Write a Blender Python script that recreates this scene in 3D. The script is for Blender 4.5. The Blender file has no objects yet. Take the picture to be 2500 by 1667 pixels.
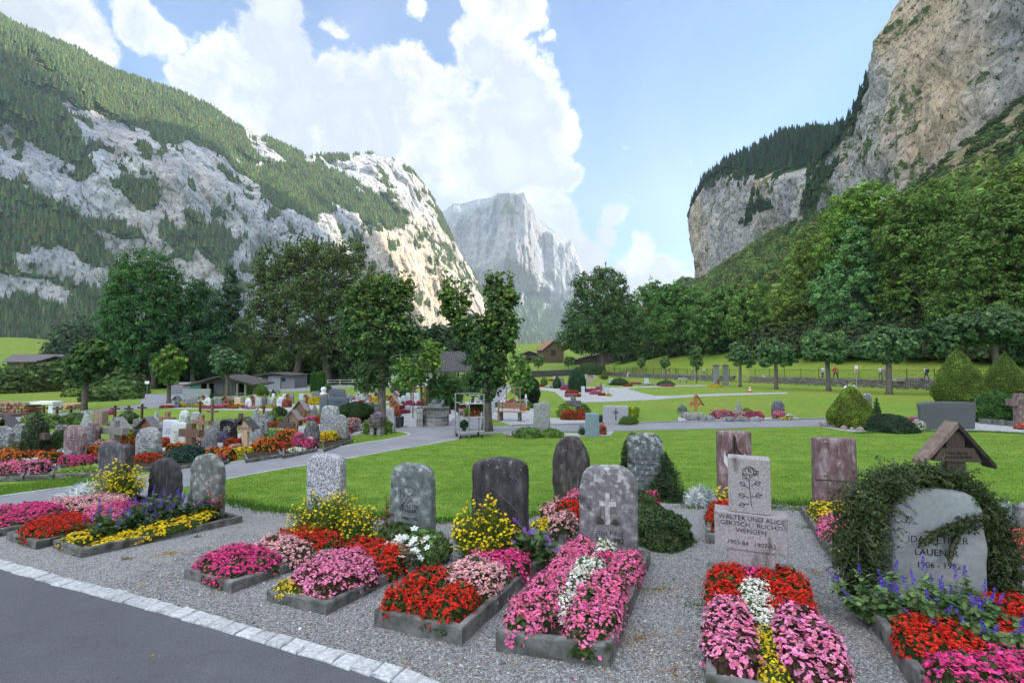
import bpy, math, random
import numpy as np
from mathutils import Vector, Matrix, geometry as mgeo
random.seed(7); RNG=np.random.default_rng(11)
sc=bpy.context.scene; COL=sc.collection
W0,H0=2500.0,1667.0; F=1180.0; HOR=885.0; CZ=1.65
PITCH=math.atan((HOR-H0/2)/F); PS,PC=math.sin(PITCH),math.cos(PITCH)
cam=bpy.data.cameras.new('camera'); camo=bpy.data.objects.new('camera',cam); COL.objects.link(camo)
camo.location=(0,0,CZ); camo.rotation_euler=(math.pi/2+PITCH,0,0)
cam.sensor_width=36; cam.lens=F/W0*36; cam.clip_end=30000; cam.clip_start=.05; sc.camera=camo
# ---------- pixel <-> world
def ray(px,py):
    u=(px-W0/2)/F; v=(H0/2-py)/F
    d=np.array([u,PC-v*PS,PS+v*PC]); return d/d[1]
def proj(P):
    P=np.asarray(P,float); x=P[...,0]; y=P[...,1]; z=P[...,2]-CZ
    f=y*PC+z*PS; f=np.where(np.abs(f)<1e-6,1e-6,f); up=-y*PS+z*PC
    return W0/2+F*x/f, H0/2-F*up/f
def PY(px,py,Y):
    d=ray(px,py); return Vector((d[0]*Y,Y,CZ+d[2]*Y))
def sstep(a,b,x):
    t=np.clip((np.asarray(x,float)-a)/(b-a),0,1); return t*t*(3-2*t)
# ---------- vectorised value noise
def _h(i,j,k,s):
    n=(i.astype(np.int64)*374761393+j.astype(np.int64)*668265263+k.astype(np.int64)*2147483647*3+s*974634777)&0x7fffffff
    n=((n^(n>>13))*1274126177)&0x7fffffff
    n=((n^(n>>16))*374761393)&0x7fffffff
    return ((n^(n>>15))&0xffffff)/float(0xffffff)
def vn(x,y,z=0.0,s=0):
    x,y,z=np.broadcast_arrays(np.asarray(x,float),np.asarray(y,float),np.asarray(z,float))
    xi,yi,zi=np.floor(x),np.floor(y),np.floor(z); a,b,c=x-xi,y-yi,z-zi
    a=a*a*(3-2*a); b=b*b*(3-2*b); c=c*c*(3-2*c); r=0
    for dx in (0,1):
        for dy in (0,1):
            for dz in (0,1):
                r=r+_h(xi+dx,yi+dy,zi+dz,s)*(a if dx else 1-a)*(b if dy else 1-b)*(c if dz else 1-c)
    return r
def fbm(x,y,z=0.0,o=4,s=0,ridge=False):
    t=0; A=1; n=0
    for i in range(o):
        q=vn(np.asarray(x)*2**i,np.asarray(y)*2**i,np.asarray(z)*2**i,s+i)
        if ridge: q=1-np.abs(2*q-1)
        t=t+A*q; n+=A; A*=.5
    return t/n
# ---------- terrain
_by=np.array([-60,0,1,3,6,9,12,30,55,85,114,200,6000.]); _bz=np.array([.3,0,-.04,-.21,-.5,-.76,-.93,-1.2,-1.47,-1.78,-1.95,-2.2,-2.2])
_ty=np.linspace(-60,300,3601); _tz=np.interp(_ty,_by,_bz); _k=np.ones(21)/21
_tz=np.convolve(np.pad(_tz,10,'edge'),_k,'valid')
def wd(x,y): return (x-46)*.955+(y-52)*.297
def H(x,y):
    x=np.asarray(x,float); y=np.asarray(y,float)
    z=np.interp(y,_ty,_tz)
    z=z-1.3*sstep(8,60,-x)*sstep(15,60,y)
    z=z+3.6*sstep(95,158,y)*sstep(27,17,x)*sstep(-60,-20,x)
    d=wd(x,y)
    z=z+1.0*sstep(.1,.55,d)*sstep(150,130,y)
    z=z+.30*np.maximum(0,d-8)*sstep(8,14,d)*np.where(d<60,1,60/np.maximum(d,60))
    top=160+30*sstep(352,315,y)+10*np.sin(y*.013)
    tal=top*np.clip((x-72)/273,0,1.02)**1.25-1
    z=np.where(x>60,np.maximum(z,tal),z)
    z=z+20*np.exp(-(((x+300)/75)**2+((y-290)/60)**2))
    return z
def G(px,py,dz=0.0):
    d=ray(px,py); Y=np.concatenate([np.linspace(.6,20,800),np.linspace(20,160,1500)[1:],np.linspace(160,1500,1500)[1:]])
    z=CZ+d[2]*Y-(H(d[0]*Y,Y)+dz); i=np.argmax(z<0)
    if z[i]>=0: i=len(Y)-1
    if i>0:
        t=z[i-1]/(z[i-1]-z[i]) if z[i-1]>z[i] else 0; y=Y[i-1]+t*(Y[i]-Y[i-1])
    else: y=Y[0]
    return Vector((d[0]*y,y,CZ+d[2]*y))
def gz(x,y): return float(H(x,y))
def mpp(Y): return Y/F      # metres per photo pixel at depth Y
# ---------- mesh batch
class MB:
    def __init__(s): s.v=[];s.f=[];s.m=[];s.c=[];s.n=0
    def add(s,v,f,m=0,c=None):
        v=np.asarray(v,float).reshape(-1,3); 
        f=[tuple(int(i)+s.n for i in q) for q in f]
        s.v.append(v); s.f+=f; s.m+=[m]*len(f) if not hasattr(m,'__len__') else list(m)
        s.c.append(np.tile(np.array(c if c is not None else (1,1,1),float),(len(v),1)) if c is None or np.ndim(c)==1 else np.asarray(c,float))
        s.n+=len(v); return s
    def box(s,x0,x1,y0,y1,z0,z1,m=0,c=None,rz=0,o=(0,0,0)):
        v=np.array([(x,y,z) for z in (z0,z1) for x,y in ((x0,y0),(x1,y0),(x1,y1),(x0,y1))],float)
        if rz: v=rot(v,rz)
        return s.add(v+np.array(o),[(0,3,2,1),(4,5,6,7),(0,1,5,4),(1,2,6,5),(2,3,7,6),(3,0,4,7)],m,c)
    def tube(s,pts,r,n=8,m=0,c=None,cap=True):
        pts=[Vector(p) for p in pts]; r=r if hasattr(r,'__len__') else [r]*len(pts); V=[];Fc=[]
        for i,p in enumerate(pts):
            d=(pts[min(i+1,len(pts)-1)]-pts[max(i-1,0)]).normalized()
            a=d.orthogonal().normalized() if i==0 else (a-d*a.dot(d)).normalized()
            b=d.cross(a)
            for k in range(n):
                t=2*math.pi*k/n; V.append(p+(a*math.cos(t)+b*math.sin(t))*r[i])
        for i in range(len(pts)-1):
            for k in range(n):
                Fc.append((i*n+k,i*n+(k+1)%n,(i+1)*n+(k+1)%n,(i+1)*n+k))
        if cap: Fc.append(tuple(range(n))[::-1]); Fc.append(tuple((len(pts)-1)*n+k for k in range(n)))
        return s.add([tuple(p) for p in V],Fc,m,c)
    def lathe(s,prof,n=16,m=0,c=None,o=(0,0,0),sq=1.0):
        V=[];Fc=[]
        for r,z in prof:
            for k in range(n):
                t=2*math.pi*k/n; V.append((r*math.cos(t)+o[0],r*math.sin(t)*sq+o[1],z+o[2]))
        for i in range(len(prof)-1):
            for k in range(n): Fc.append((i*n+k,i*n+(k+1)%n,(i+1)*n+(k+1)%n,(i+1)*n+k))
        Fc.append(tuple(range(n))[::-1]); Fc.append(tuple((len(prof)-1)*n+k for k in range(n)))
        return s.add(V,Fc,m,c)
    def prism(s,poly,y0,y1,m=0,c=None):   # polygon in x,z, extruded along y
        n=len(poly); V=[(x,y0,z) for x,z in poly]+[(x,y1,z) for x,z in poly]
        Fc=[tuple(range(n)),tuple(range(2*n-1,n-1,-1))]+[(i,i+n,(i+1)%n+n,(i+1)%n) for i in range(n)]
        return s.add(V,Fc,m,c)
    def build(s,name,mat,parent=None,smooth=False,loc=None,rz=0):
        V=np.concatenate(s.v) if s.v else np.zeros((0,3)); Cc=np.concatenate(s.c)
        return mesh_np(name,V,s.f,mat,parent,Cc,s.m,smooth,loc,rz)
def rot(v,a):
    v=np.asarray(v,float); c,q=math.cos(a),math.sin(a)
    return np.stack([v[...,0]*c-v[...,1]*q,v[...,0]*q+v[...,1]*c,v[...,2]],-1)
def mesh_np(name,V,Fc,mat,parent=None,C=None,mi=None,smooth=False,loc=None,rz=0,attrs=None):
    V=np.asarray(V,np.float32); me=bpy.data.meshes.new(name)
    me.vertices.add(len(V)); me.vertices.foreach_set('co',V.ravel())
    if isinstance(Fc,np.ndarray):
        k=Fc.shape[1]; idx=Fc.ravel().astype(np.int32); st=np.arange(len(Fc),dtype=np.int32)*k
    else:
        L=np.fromiter((len(q) for q in Fc),np.int32,len(Fc)); st=np.concatenate([[0],np.cumsum(L)[:-1]]).astype(np.int32) if len(L) else L
        idx=np.fromiter((i for q in Fc for i in q),np.int32,int(L.sum()))
    me.loops.add(len(idx)); me.loops.foreach_set('vertex_index',idx)
    me.polygons.add(len(st)); me.polygons.foreach_set('loop_start',st)
    if mi is not None: me.polygons.foreach_set('material_index',np.asarray(mi,np.int32))
    me.polygons.foreach_set('use_smooth',np.full(len(st),bool(smooth)))
    me.update(calc_edges=True)
    if C is not None:
        a=me.attributes.new('tint','FLOAT_COLOR','POINT'); a.data.foreach_set('color',np.hstack([C,np.ones((len(C),1))]).astype(np.float32).ravel())
    for k,val in (attrs or {}).items():
        a=me.attributes.new(k,'FLOAT','POINT'); a.data.foreach_set('value',np.asarray(val,np.float32).ravel())
    for m in (mat if isinstance(mat,(list,tuple)) else [mat]): me.materials.append(m)
    o=bpy.data.objects.new(name,me); COL.objects.link(o)
    if parent: o.parent=parent
    if loc is not None: o.location=loc
    if rz: o.rotation_euler=(0,0,rz)
    return o
def thing(name,label,cat,loc=(0,0,0),rz=0,group=None):
    o=bpy.data.objects.new(name,None); COL.objects.link(o); o.empty_display_size=.1
    o.location=loc; o.rotation_euler=(0,0,rz); return tag(o,label,cat,group)
def tag(o,label,cat,group=None,kind=None):
    if label: o['label']=label
    if cat: o['category']=cat
    if group: o['group']=group
    if kind: o['kind']=kind
    return o
def struct(o): o['kind']='structure'; return o
# scatter a template: T (n,3), faces (m,k) array; pos (N,3); basis by euler or normal
def scatter(T,Fc,pos,nrm=None,spin=None,scale=None,aniso=None):
    T=np.asarray(T,float); Fc=np.asarray(Fc); N=len(pos); n=len(T)
    if nrm is None: nrm=np.tile([0,0,1.],(N,1))
    nrm=nrm/np.maximum(np.linalg.norm(nrm,axis=1,keepdims=True),1e-9)
    ref=np.where(np.abs(nrm[:,2:3])<.9,np.array([[0,0,1.]]),np.array([[1.,0,0]]))
    a=np.cross(ref,nrm); a/=np.maximum(np.linalg.norm(a,axis=1,keepdims=True),1e-9); b=np.cross(nrm,a)
    if spin is None: spin=RNG.uniform(0,2*np.pi,N)
    c,s=np.cos(spin)[:,None],np.sin(spin)[:,None]
    A=a*c+b*s; B=-a*s+b*c
    if scale is None: scale=np.ones(N)
    sc_=np.asarray(scale).reshape(N,1,1)
    V=(T[None,:,0:1]*A[:,None,:]+T[None,:,1:2]*B[:,None,:]+T[None,:,2:3]*nrm[:,None,:])*sc_+pos[:,None,:]
    FF=(Fc[None]+ (np.arange(N)*n)[:,None,None]).reshape(-1,Fc.shape[1])
    return V.reshape(-1,3),FF
def jitcol(base,N,n,amt=.25,hue=.12):
    base=np.asarray(base,float)
    if base.ndim==1: base=np.tile(base,(N,1))
    k=np.exp(RNG.normal(0,amt,(N,1))); h=np.exp(RNG.normal(0,hue,(N,3)))
    return np.repeat(np.clip(base*k*h,0,1),n,axis=0)
class NB:   # numpy batch of equal-size faces (tris padded separately)
    def __init__(s): s.V=[];s.F={3:[],4:[]};s.C=[];s.M={3:[],4:[]};s.n=0
    def add(s,V,Fc,C,m=0):
        Fc=np.asarray(Fc); s.V.append(V); s.F[Fc.shape[1]].append(Fc+s.n); s.M[Fc.shape[1]].append(np.full(len(Fc),m)); 
        C=np.asarray(C,float); s.C.append(np.tile(C,(len(V),1)) if C.ndim==1 else C); s.n+=len(V)
    def build(s,name,mat,parent=None,smooth=False,loc=None,**k):
        V=np.concatenate(s.V); C=np.concatenate(s.C)
        t=np.concatenate(s.F[3]) if s.F[3] else np.zeros((0,3),int); q=np.concatenate(s.F[4]) if s.F[4] else np.zeros((0,4),int)
        mi=np.concatenate(s.M[3]+s.M[4])
        me_v=V-np.array(loc) if loc is not None and parent is None else V
        idx=np.concatenate([t.ravel(),q.ravel()]).astype(np.int32)
        L=np.concatenate([np.full(len(t),3),np.full(len(q),4)]); st=np.concatenate([[0],np.cumsum(L)[:-1]]).astype(np.int32)
        me=bpy.data.meshes.new(name); me.vertices.add(len(V)); me.vertices.foreach_set('co',me_v.astype(np.float32).ravel())
        me.loops.add(len(idx)); me.loops.foreach_set('vertex_index',idx); me.polygons.add(len(st)); me.polygons.foreach_set('loop_start',st)
        me.polygons.foreach_set('material_index',mi.astype(np.int32)); me.polygons.foreach_set('use_smooth',np.full(len(st),bool(smooth)))
        me.update(calc_edges=True)
        a=me.attributes.new('tint','FLOAT_COLOR','POINT'); a.data.foreach_set('color',np.hstack([C,np.ones((len(C),1))]).astype(np.float32).ravel())
        for m in (mat if isinstance(mat,(list,tuple)) else [mat]): me.materials.append(m)
        o=bpy.data.objects.new(name,me); COL.objects.link(o)
        if parent: o.parent=parent
        elif loc is not None: o.location=loc
        return o
# ---------- materials
class NT:
    def __init__(s,m): s.t=m.node_tree; s.N=s.t.nodes; s.L=s.t.links
    def n(s,ty,**k):
        x=s.N.new(ty)
        for a,b in k.items(): setattr(x,a,b)
        return x
    def i(s,node,**k):
        for a,b in k.items():
            key=int(a[1:]) if a[0]=='_' and a[1:].isdigit() else a.replace('_',' ')
            if hasattr(b,'is_output') : s.L.new(b,node.inputs[key])
            else: node.inputs[key].default_value=b
        return node
    def math(s,op,a,b=0.0,c=None,clamp=False):
        x=s.n('ShaderNodeMath',operation=op); x.use_clamp=clamp; s.i(x,_0=a,_1=b)
        if c is not None: s.i(x,_2=c)
        return x.outputs[0]
    def noise(s,scale,detail=5,rough=.55,vec=None,dist=0):
        x=s.n('ShaderNodeTexNoise'); s.i(x,Scale=scale,Detail=detail,Roughness=rough,Distortion=dist)
        if vec is not None: s.L.new(vec,x.inputs['Vector'])
        return x.outputs['Fac']
    def ramp(s,fac,pts):
        x=s.n('ShaderNodeValToRGB'); e=x.color_ramp.elements
        while len(e)<len(pts): e.new(.5)
        for k,(p,c) in zip(e,pts): k.position=p; k.color=(*c,1) if len(c)==3 else c
        s.L.new(fac,x.inputs[0]); return x.outputs[0]
    def mix(s,fac,a,b,bt='MIX'):
        x=s.n('ShaderNodeMix',data_type='RGBA',blend_type=bt)
        for k,val in ((0,fac),(6,a),(7,b)):
            if hasattr(val,'is_output'): s.L.new(val,x.inputs[k])
            else: x.inputs[k].default_value=(*val,1) if k and len(val)==3 else val
        return x.outputs[2]
    def bump(s,h,strength=.5,dist=.01,nrm=None):
        x=s.n('ShaderNodeBump'); s.i(x,Height=h,Strength=strength,Distance=dist)
        if nrm is not None: s.L.new(nrm,x.inputs['Normal'])
        return x.outputs[0]
    def attr(s,name,out='Color'): return s.n('ShaderNodeAttribute',attribute_name=name).outputs[out]
    def scl(s,vec,v):
        x=s.n('ShaderNodeMapping'); s.L.new(vec,x.inputs[0]); x.inputs['Scale'].default_value=v; return x.outputs[0]
def newmat(name):
    m=bpy.data.materials.new(name); m.use_nodes=True; n=NT(m); b=n.N['Principled BSDF']; 
    co=n.n('ShaderNodeTexCoord').outputs['Object']; return m,n,b,co
def matc(name,pts,scale=6,detail=6,rough=.8,bump=.3,bd=.01,bscale=None,tint=True,stretch=None,spec=.3,sub=0,trans=0,stain=None,metal=0,geo=False,lichen=None):
    m,n,b,co=newmat(name)
    if geo: co=n.n('ShaderNodeNewGeometry').outputs['Position']
    v=n.scl(co,stretch) if stretch else co
    f=n.noise(scale,detail,.6,v); c=n.ramp(f,pts)
    if stain:
        s=n.noise(stain[0],4,.6,n.scl(co,stain[3]) if len(stain)>3 else co); k=n.ramp(s,[(stain[2],(0,0,0)),(min(1,stain[2]+.15),(1,1,1))])
        c=n.mix(k,c,stain[1])
    if tint: c=n.mix(1.0,c,n.attr('tint'),'MULTIPLY')
    if lichen:
        sz=n.n('ShaderNodeSeparateXYZ'); n.L.new(co,sz.inputs[0]); q=n.math('ADD',n.noise(11,9,.72,co),n.math('MULTIPLY',n.math('MINIMUM',sz.outputs[2],1.1),lichen[0])); k=n.ramp(q,[(lichen[1],(0,0,0)),(min(1,lichen[1]+.05),(1,1,1))]); c=n.mix(n.math('MULTIPLY',k,lichen[2]),c,lichen[3])
        k2=n.ramp(n.noise(70,3,.6,co),[(.60,(0,0,0)),(.66,(1,1,1))]); c=n.mix(n.math('MULTIPLY',k2,.22),c,(.42,.42,.40)); k3=n.ramp(n.noise(45,4,.7,co),[(.30,(1,1,1)),(.40,(0,0,0))]); c=n.mix(n.math('MULTIPLY',k3,.6),c,(.05,.05,.05))
    n.L.new(c,b.inputs['Base Color']); n.i(b,Roughness=rough,Metallic=metal); b.inputs['Specular IOR Level'].default_value=spec
    if bump:
        h=n.noise(bscale or scale*4,8,.65,v); n.L.new(n.bump(h,bump,bd),b.inputs['Normal'])
    if trans:
        tr=n.n('ShaderNodeBsdfTranslucent'); n.L.new(c,tr.inputs[0]); mx=n.n('ShaderNodeMixShader'); mx.inputs[0].default_value=trans
        n.L.new(b.outputs[0],mx.inputs[1]); n.L.new(tr.outputs[0],mx.inputs[2]); n.L.new(mx.outputs[0],n.N['Material Output'].inputs[0])
    return m
W1=(1,1,1)
M={}
HAZE=0.00012
# ---------- sun, sky, clouds
SUN_AZ=math.radians(84); SUN_EL=math.radians(24)   # azimuth from +Y towards +X
SD=np.array([math.sin(SUN_AZ)*math.cos(SUN_EL),math.cos(SUN_AZ)*math.cos(SUN_EL),math.sin(SUN_EL)])
sl=bpy.data.lights.new('sun','SUN'); sl.energy=5.0; sl.angle=math.radians(.5); sl.color=(1,.88,.72)
so=bpy.data.objects.new('sun',sl); COL.objects.link(so); so.rotation_euler=Vector(SD).to_track_quat('Z','Y').to_euler()
wo=bpy.data.worlds.new('World'); sc.world=wo; wo.use_nodes=True
n=NT(wo); bg=n.N['Background']; sky=n.n('ShaderNodeTexSky',sky_type='NISHITA'); sky.sun_disc=False
sky.sun_elevation=SUN_EL; sky.sun_rotation=SUN_AZ; sky.altitude=800; sky.air_density=1.0; sky.dust_density=.6; sky.ozone_density=1.2
tc=n.n('ShaderNodeTexCoord').outputs['Generated']
nt=n.n('ShaderNodeTexNoise'); n.i(nt,Scale=9.0,Detail=7.0,Roughness=.6); n.L.new(tc,nt.inputs['Vector'])
vs=n.n('ShaderNodeVectorMath',operation='SUBTRACT'); n.L.new(nt.outputs['Color'],vs.inputs[0]); vs.inputs[1].default_value=(.5,.5,.5)
vm=n.n('ShaderNodeVectorMath',operation='SCALE'); n.L.new(vs.outputs[0],vm.inputs[0]); vm.inputs['Scale'].default_value=.11
va=n.n('ShaderNodeVectorMath',operation='ADD'); n.L.new(tc,va.inputs[0]); n.L.new(vm.outputs[0],va.inputs[1]); dv=va.outputs[0]
BL=[(560,190,115),(500,205,75),(680,160,120),(700,40,75),(660,-30,70),(820,85,32),(790,60,30),(700,270,150),(850,260,120),(960,210,90),(1010,160,65),(1070,300,150),(1190,110,100),(1240,30,95),(1160,-10,50),(1330,110,25),
 (1270,210,85),(1250,330,160),(1350,345,85),(1290,470,130),(1385,430,40),(1340,540,100),(1400,640,85),(1100,430,150),(900,350,130),(1500,545,38),(1480,580,30),(1575,615,50),(1600,685,100),(1665,715,75),(1520,730,100),(1450,730,100),
 (140,40,105),(60,-20,120),(215,95,70),(240,130,50),(350,45,65),(400,85,60),(300,10,40),(1515,372,13),(1690,375,12),(1532,492,11),(1000,0,32)]
D=None
def blob(c,r):
    global D
    x=n.n('ShaderNodeVectorMath',operation='DISTANCE'); n.L.new(dv,x.inputs[0]); x.inputs[1].default_value=c
    q=n.math('MULTIPLY_ADD',x.outputs['Value'],-1.0/r,1.0)
    q=n.math('MULTIPLY',q,min(1.0,r/.06))
    D=q if D is None else n.math('SMOOTH_MAX',D,q,.06)
for px,py,r in BL:
    d=Vector(ray(px,py)).normalized(); blob(tuple(d),r/F*d[1]*.97)
for az,el,r in ((170,35,.42),(215,42,.5),(262,32,.42),(130,60,.35),(300,58,.38),(20,78,.30),(230,75,.40),(180,70,.4)):  # unseen clouds overhead and behind the camera, added as fill light
    a=math.radians(az); e=math.radians(el); blob((math.sin(a)*math.cos(e),math.cos(a)*math.cos(e),math.sin(e)),r)
fine=n.noise(26,10,.62,tc); D=n.math('ADD',D,n.math('MULTIPLY_ADD',fine,.7,-.35))
al=n.n('ShaderNodeMapRange',interpolation_type='SMOOTHSTEP'); n.i(al,_0=D,_1=-.02,_2=.20)
shn=n.noise(7,8,.6,dv); soft=n.math('MULTIPLY_ADD',n.math('MINIMUM',D,.5),.25,shn)
ccol=n.ramp(soft,[(.44,(4.6,4.6,4.5)),(.53,(3.6,3.6,3.62)),(.63,(2.45,2.6,2.85)),(.75,(3.1,3.2,3.3))])
skc=n.mix(1.0,sky.outputs[0],(.62,.82,1.02),'MULTIPLY')
wisp=n.n('ShaderNodeMapRange'); n.i(wisp,_0=n.noise(2.3,6,.6,dv,1.0),_1=.45,_2=.85); 
skc=n.mix(n.math('MULTIPLY',wisp.outputs[0],.22),skc,(4.2,4.5,5.0))
CLOUDK=1.0
sx=n.n('ShaderNodeSeparateXYZ'); n.L.new(tc,sx.inputs[0])
bk1=n.n('ShaderNodeMapRange',interpolation_type='SMOOTHSTEP'); n.i(bk1,_0=sx.outputs[1],_1=.25,_2=-.15)
bk2=n.n('ShaderNodeMapRange',interpolation_type='SMOOTHSTEP'); n.i(bk2,_0=sx.outputs[2],_1=.66,_2=.80)
bright=n.math('MULTIPLY_ADD',n.math('MAXIMUM',bk1.outputs[0],bk2.outputs[0]),2.1,1.0); cb=n.n('ShaderNodeVectorMath',operation='SCALE'); n.L.new(ccol,cb.inputs[0]); n.L.new(bright,cb.inputs['Scale'])  # extra cloud brightness behind and overhead, added to raise the ambient light
fin=n.mix(al.outputs[0],skc,cb.outputs[0]); n.L.new(fin,bg.inputs[0]); bg.inputs[1].default_value=.122
sc.view_settings.view_transform='Standard'; sc.view_settings.look='None'; sc.view_settings.exposure=1.3; sc.view_settings.gamma=1
sc.cycles.use_denoising=True; sc.cycles.max_bounces=6; sc.cycles.diffuse_bounces=3; sc.cycles.transmission_bounces=4; sc.cycles.volume_bounces=0
sc.cycles.sample_clamp_indirect=6; sc.cycles.transparent_max_bounces=4; sc.cycles.use_adaptive_sampling=True; sc.cycles.adaptive_threshold=.02
# ---------- land materials
def rockmat(name,cols,s,warm,bd,vegc=((.05,.09,.025),(.09,.13,.035)),st=(1,1,.35),stainz=None):
    m,n,b,_=newmat(name); co=n.n('ShaderNodeNewGeometry').outputs['Position']; v=n.scl(co,st)
    a=n.noise(s,10,.62,v,.6); c=n.ramp(a,[(.28,cols[0]),(.45,cols[1]),(.6,cols[2]),(.75,cols[3])])
    w=n.noise(s*.32,5,.55,v); c=n.mix(n.math('MULTIPLY',n.ramp(w,[(.48,(0,0,0)),(.62,(1,1,1))]),warm[3]),c,warm[:3])
    st2=n.noise(s*7,6,.7,n.scl(co,(1,1,.12))); c=n.mix(n.math('MULTIPLY',n.ramp(st2,[(.30,(1,1,1)),(.46,(0,0,0))]),.55),c,tuple(x*.42 for x in cols[0]))
    fd=n.noise(s*13,8,.75,n.scl(co,(1,1,.55)),1.2); c=n.mix(n.ramp(fd,[(.36,(1,1,1)),(.47,(0,0,0))]),c,tuple(x*.40 for x in cols[1])); c=n.mix(.75,c,n.ramp(fd,[(.30,(.62,.62,.64)),(.70,(1.32,1.32,1.30))]),'MULTIPLY')
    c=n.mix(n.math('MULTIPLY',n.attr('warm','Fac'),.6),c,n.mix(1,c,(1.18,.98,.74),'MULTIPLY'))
    tuft=n.noise(s*8,9,.75,n.scl(co,(1,1,.8))); c=n.mix(n.ramp(tuft,[(.575,(0,0,0)),(.60,(1,1,1))]),c,vegc[0])
    cr=n.n('ShaderNodeTexVoronoi',feature='DISTANCE_TO_EDGE'); n.i(cr,Scale=s*3.2); n.L.new(n.scl(co,(1,1,.55)),cr.inputs['Vector'])
    vg=n.noise(s*2.2,6,.6,co); vc=n.ramp(vg,[(.35,vegc[0]),(.65,vegc[1])])
    mk=n.attr('veg','Fac'); mk=n.math('ADD',mk,n.math('MULTIPLY_ADD',n.noise(s*5,8,.7,co),.9,-.45)); k=n.ramp(mk,[(.45,(0,0,0)),(.55,(1,1,1))])
    n.L.new(n.mix(k,c,vc),b.inputs['Base Color']); b.inputs['Roughness'].default_value=.95; b.inputs['Specular IOR Level'].default_value=.1
    cv=n.n('ShaderNodeTexVoronoi',feature='DISTANCE_TO_EDGE'); n.i(cv,Scale=s*5.5); mp=n.n('ShaderNodeMapping'); n.L.new(co,mp.inputs[0]); mp.inputs['Rotation'].default_value=(.35,.5,.2); mp.inputs['Scale'].default_value=(1,.8,.38)
    wz=n.n('ShaderNodeTexNoise'); n.i(wz,Scale=s*6,Detail=6.0,Roughness=.7); n.L.new(co,wz.inputs['Vector']); wa=n.n('ShaderNodeVectorMath',operation='MULTIPLY_ADD'); n.L.new(wz.outputs['Color'],wa.inputs[0]); wa.inputs[1].default_value=(.35/s,)*3; n.L.new(mp.outputs[0],wa.inputs[2]); n.L.new(wa.outputs[0],cv.inputs['Vector'])
    ck=n.ramp(cv.outputs[0],[(.0,(1,1,1)),(.035,(0,0,0))]); c=n.mix(n.math('MULTIPLY',ck,.62),c,tuple(x*.28 for x in cols[1]))
    sk=n.noise(s*4,7,.65,n.scl(co,(1,1,.10)),.4); c=n.mix(.8,c,n.ramp(sk,[(.34,(.58,.58,.62)),(.5,(1,1,1)),(.66,(1.28,1.24,1.18))]),'MULTIPLY')
    h=n.math('ADD',n.noise(s*2.5,12,.7,v,.5),n.math('MULTIPLY',n.math('MINIMUM',cr.outputs[0],.12),2.0))
    n.L.new(n.bump(h,.9,bd),b.inputs['Normal']); return m
def gridmesh(name,P,mat,attrs=None,smooth=True):
    r,c=P.shape[:2]; i=np.arange(r*c).reshape(r,c)
    Fc=np.stack([i[:-1,:-1],i[:-1,1:],i[1:,1:],i[1:,:-1]],-1).reshape(-1,4)
    return mesh_np(name,P.reshape(-1,3),Fc,mat,smooth=smooth,attrs=attrs)
def inpoly(x,y,poly):
    x=np.asarray(x);y=np.asarray(y);r=np.zeros(x.shape,bool);n_=len(poly)
    for i in range(n_):
        x1,y1=poly[i];x2,y2=poly[(i+1)%n_]
        if y1==y2: continue
        c=((y1>y)!=(y2>y))&(x<(x2-x1)*(y-y1)/(y2-y1)+x1); r^=c
    return r
# conifer templates
def conifer_template(k=7,tiers=3,seed=0):
    r=random.Random(seed); V=[];Fc=[]
    for t in range(tiers):
        z0=.08+.8*t/tiers; z1=min(1,z0+.95/tiers+.12); R=.19*(1-t/(tiers+.3)); b=len(V)
        for j in range(k):
            a=2*math.pi*j/k+r.random()*.5; q=R*r.uniform(.65,1.2); V.append((q*math.cos(a),q*math.sin(a),z0-r.uniform(0,.05)))
        V.append((r.uniform(-.01,.01),0,z1))
        for j in range(k): Fc.append((b+j,b+(j+1)%k,b+k))
    return np.array(V),np.array(Fc)
CT=[conifer_template(6,3,i) for i in range(4)]
def leafblob(N,seed,flat=.8,size=.30):
    g=np.random.default_rng(seed); d=g.normal(0,1,(N,3)); d/=np.linalg.norm(d,axis=1,keepdims=True); d[:,2]=np.abs(d[:,2])*1.3-.35
    r=g.uniform(.55,1,(N,1))**.6*(1+.22*np.sin(5*np.arctan2(d[:,1:2],d[:,0:1])+seed)); p=d*r*np.array([[.5,.5,.5*flat]])+np.array([[0,0,.55]])
    T=np.array([(-.5,-.4,0),(.5,-.5,.08),(.45,.5,0),(-.5,.45,-.08)])*size
    global RNG; V,Fc=scatter(T,np.array([[0,1,2,3]]),p,nrm=d+g.normal(0,.55,d.shape),scale=g.uniform(.5,1.1,N)); return V,Fc
LB=[leafblob(150,i,.95,.17) for i in range(4)]
M['conifer']=matc('conifer_needles',[(.3,(.65,.65,.65)),(.7,(1.1,1.1,1.1))],scale=.4,rough=.95,bump=0,spec=.1,trans=.15,geo=True)
M['farleaf']=matc('far_foliage',[(.3,(.6,.65,.6)),(.7,(1.2,1.15,1.0))],scale=.25,rough=.9,bump=0,spec=.15,trans=.25,geo=True)
def forest(name,label,pos,hts,templ,mat,col,amt=.28,widen=1.0,cat='forest'):
    nb=NB(); pos=np.asarray(pos); hts=np.asarray(hts); k=RNG.integers(0,len(templ),len(pos)); col=np.asarray(col,float)
    for j,(T,Fc) in enumerate(templ):
        s=k==j
        if not s.any(): continue
        T2=T*np.array([widen,widen,1]); V,FF=scatter(T2,Fc,pos[s],scale=hts[s]); c=col[s] if col.ndim==2 else col
        nb.add(V,FF,jitcol(c,int(s.sum()),len(T),amt,.10))
    o=nb.build(name,mat); return tag(o,label,cat,None,'stuff')
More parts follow.
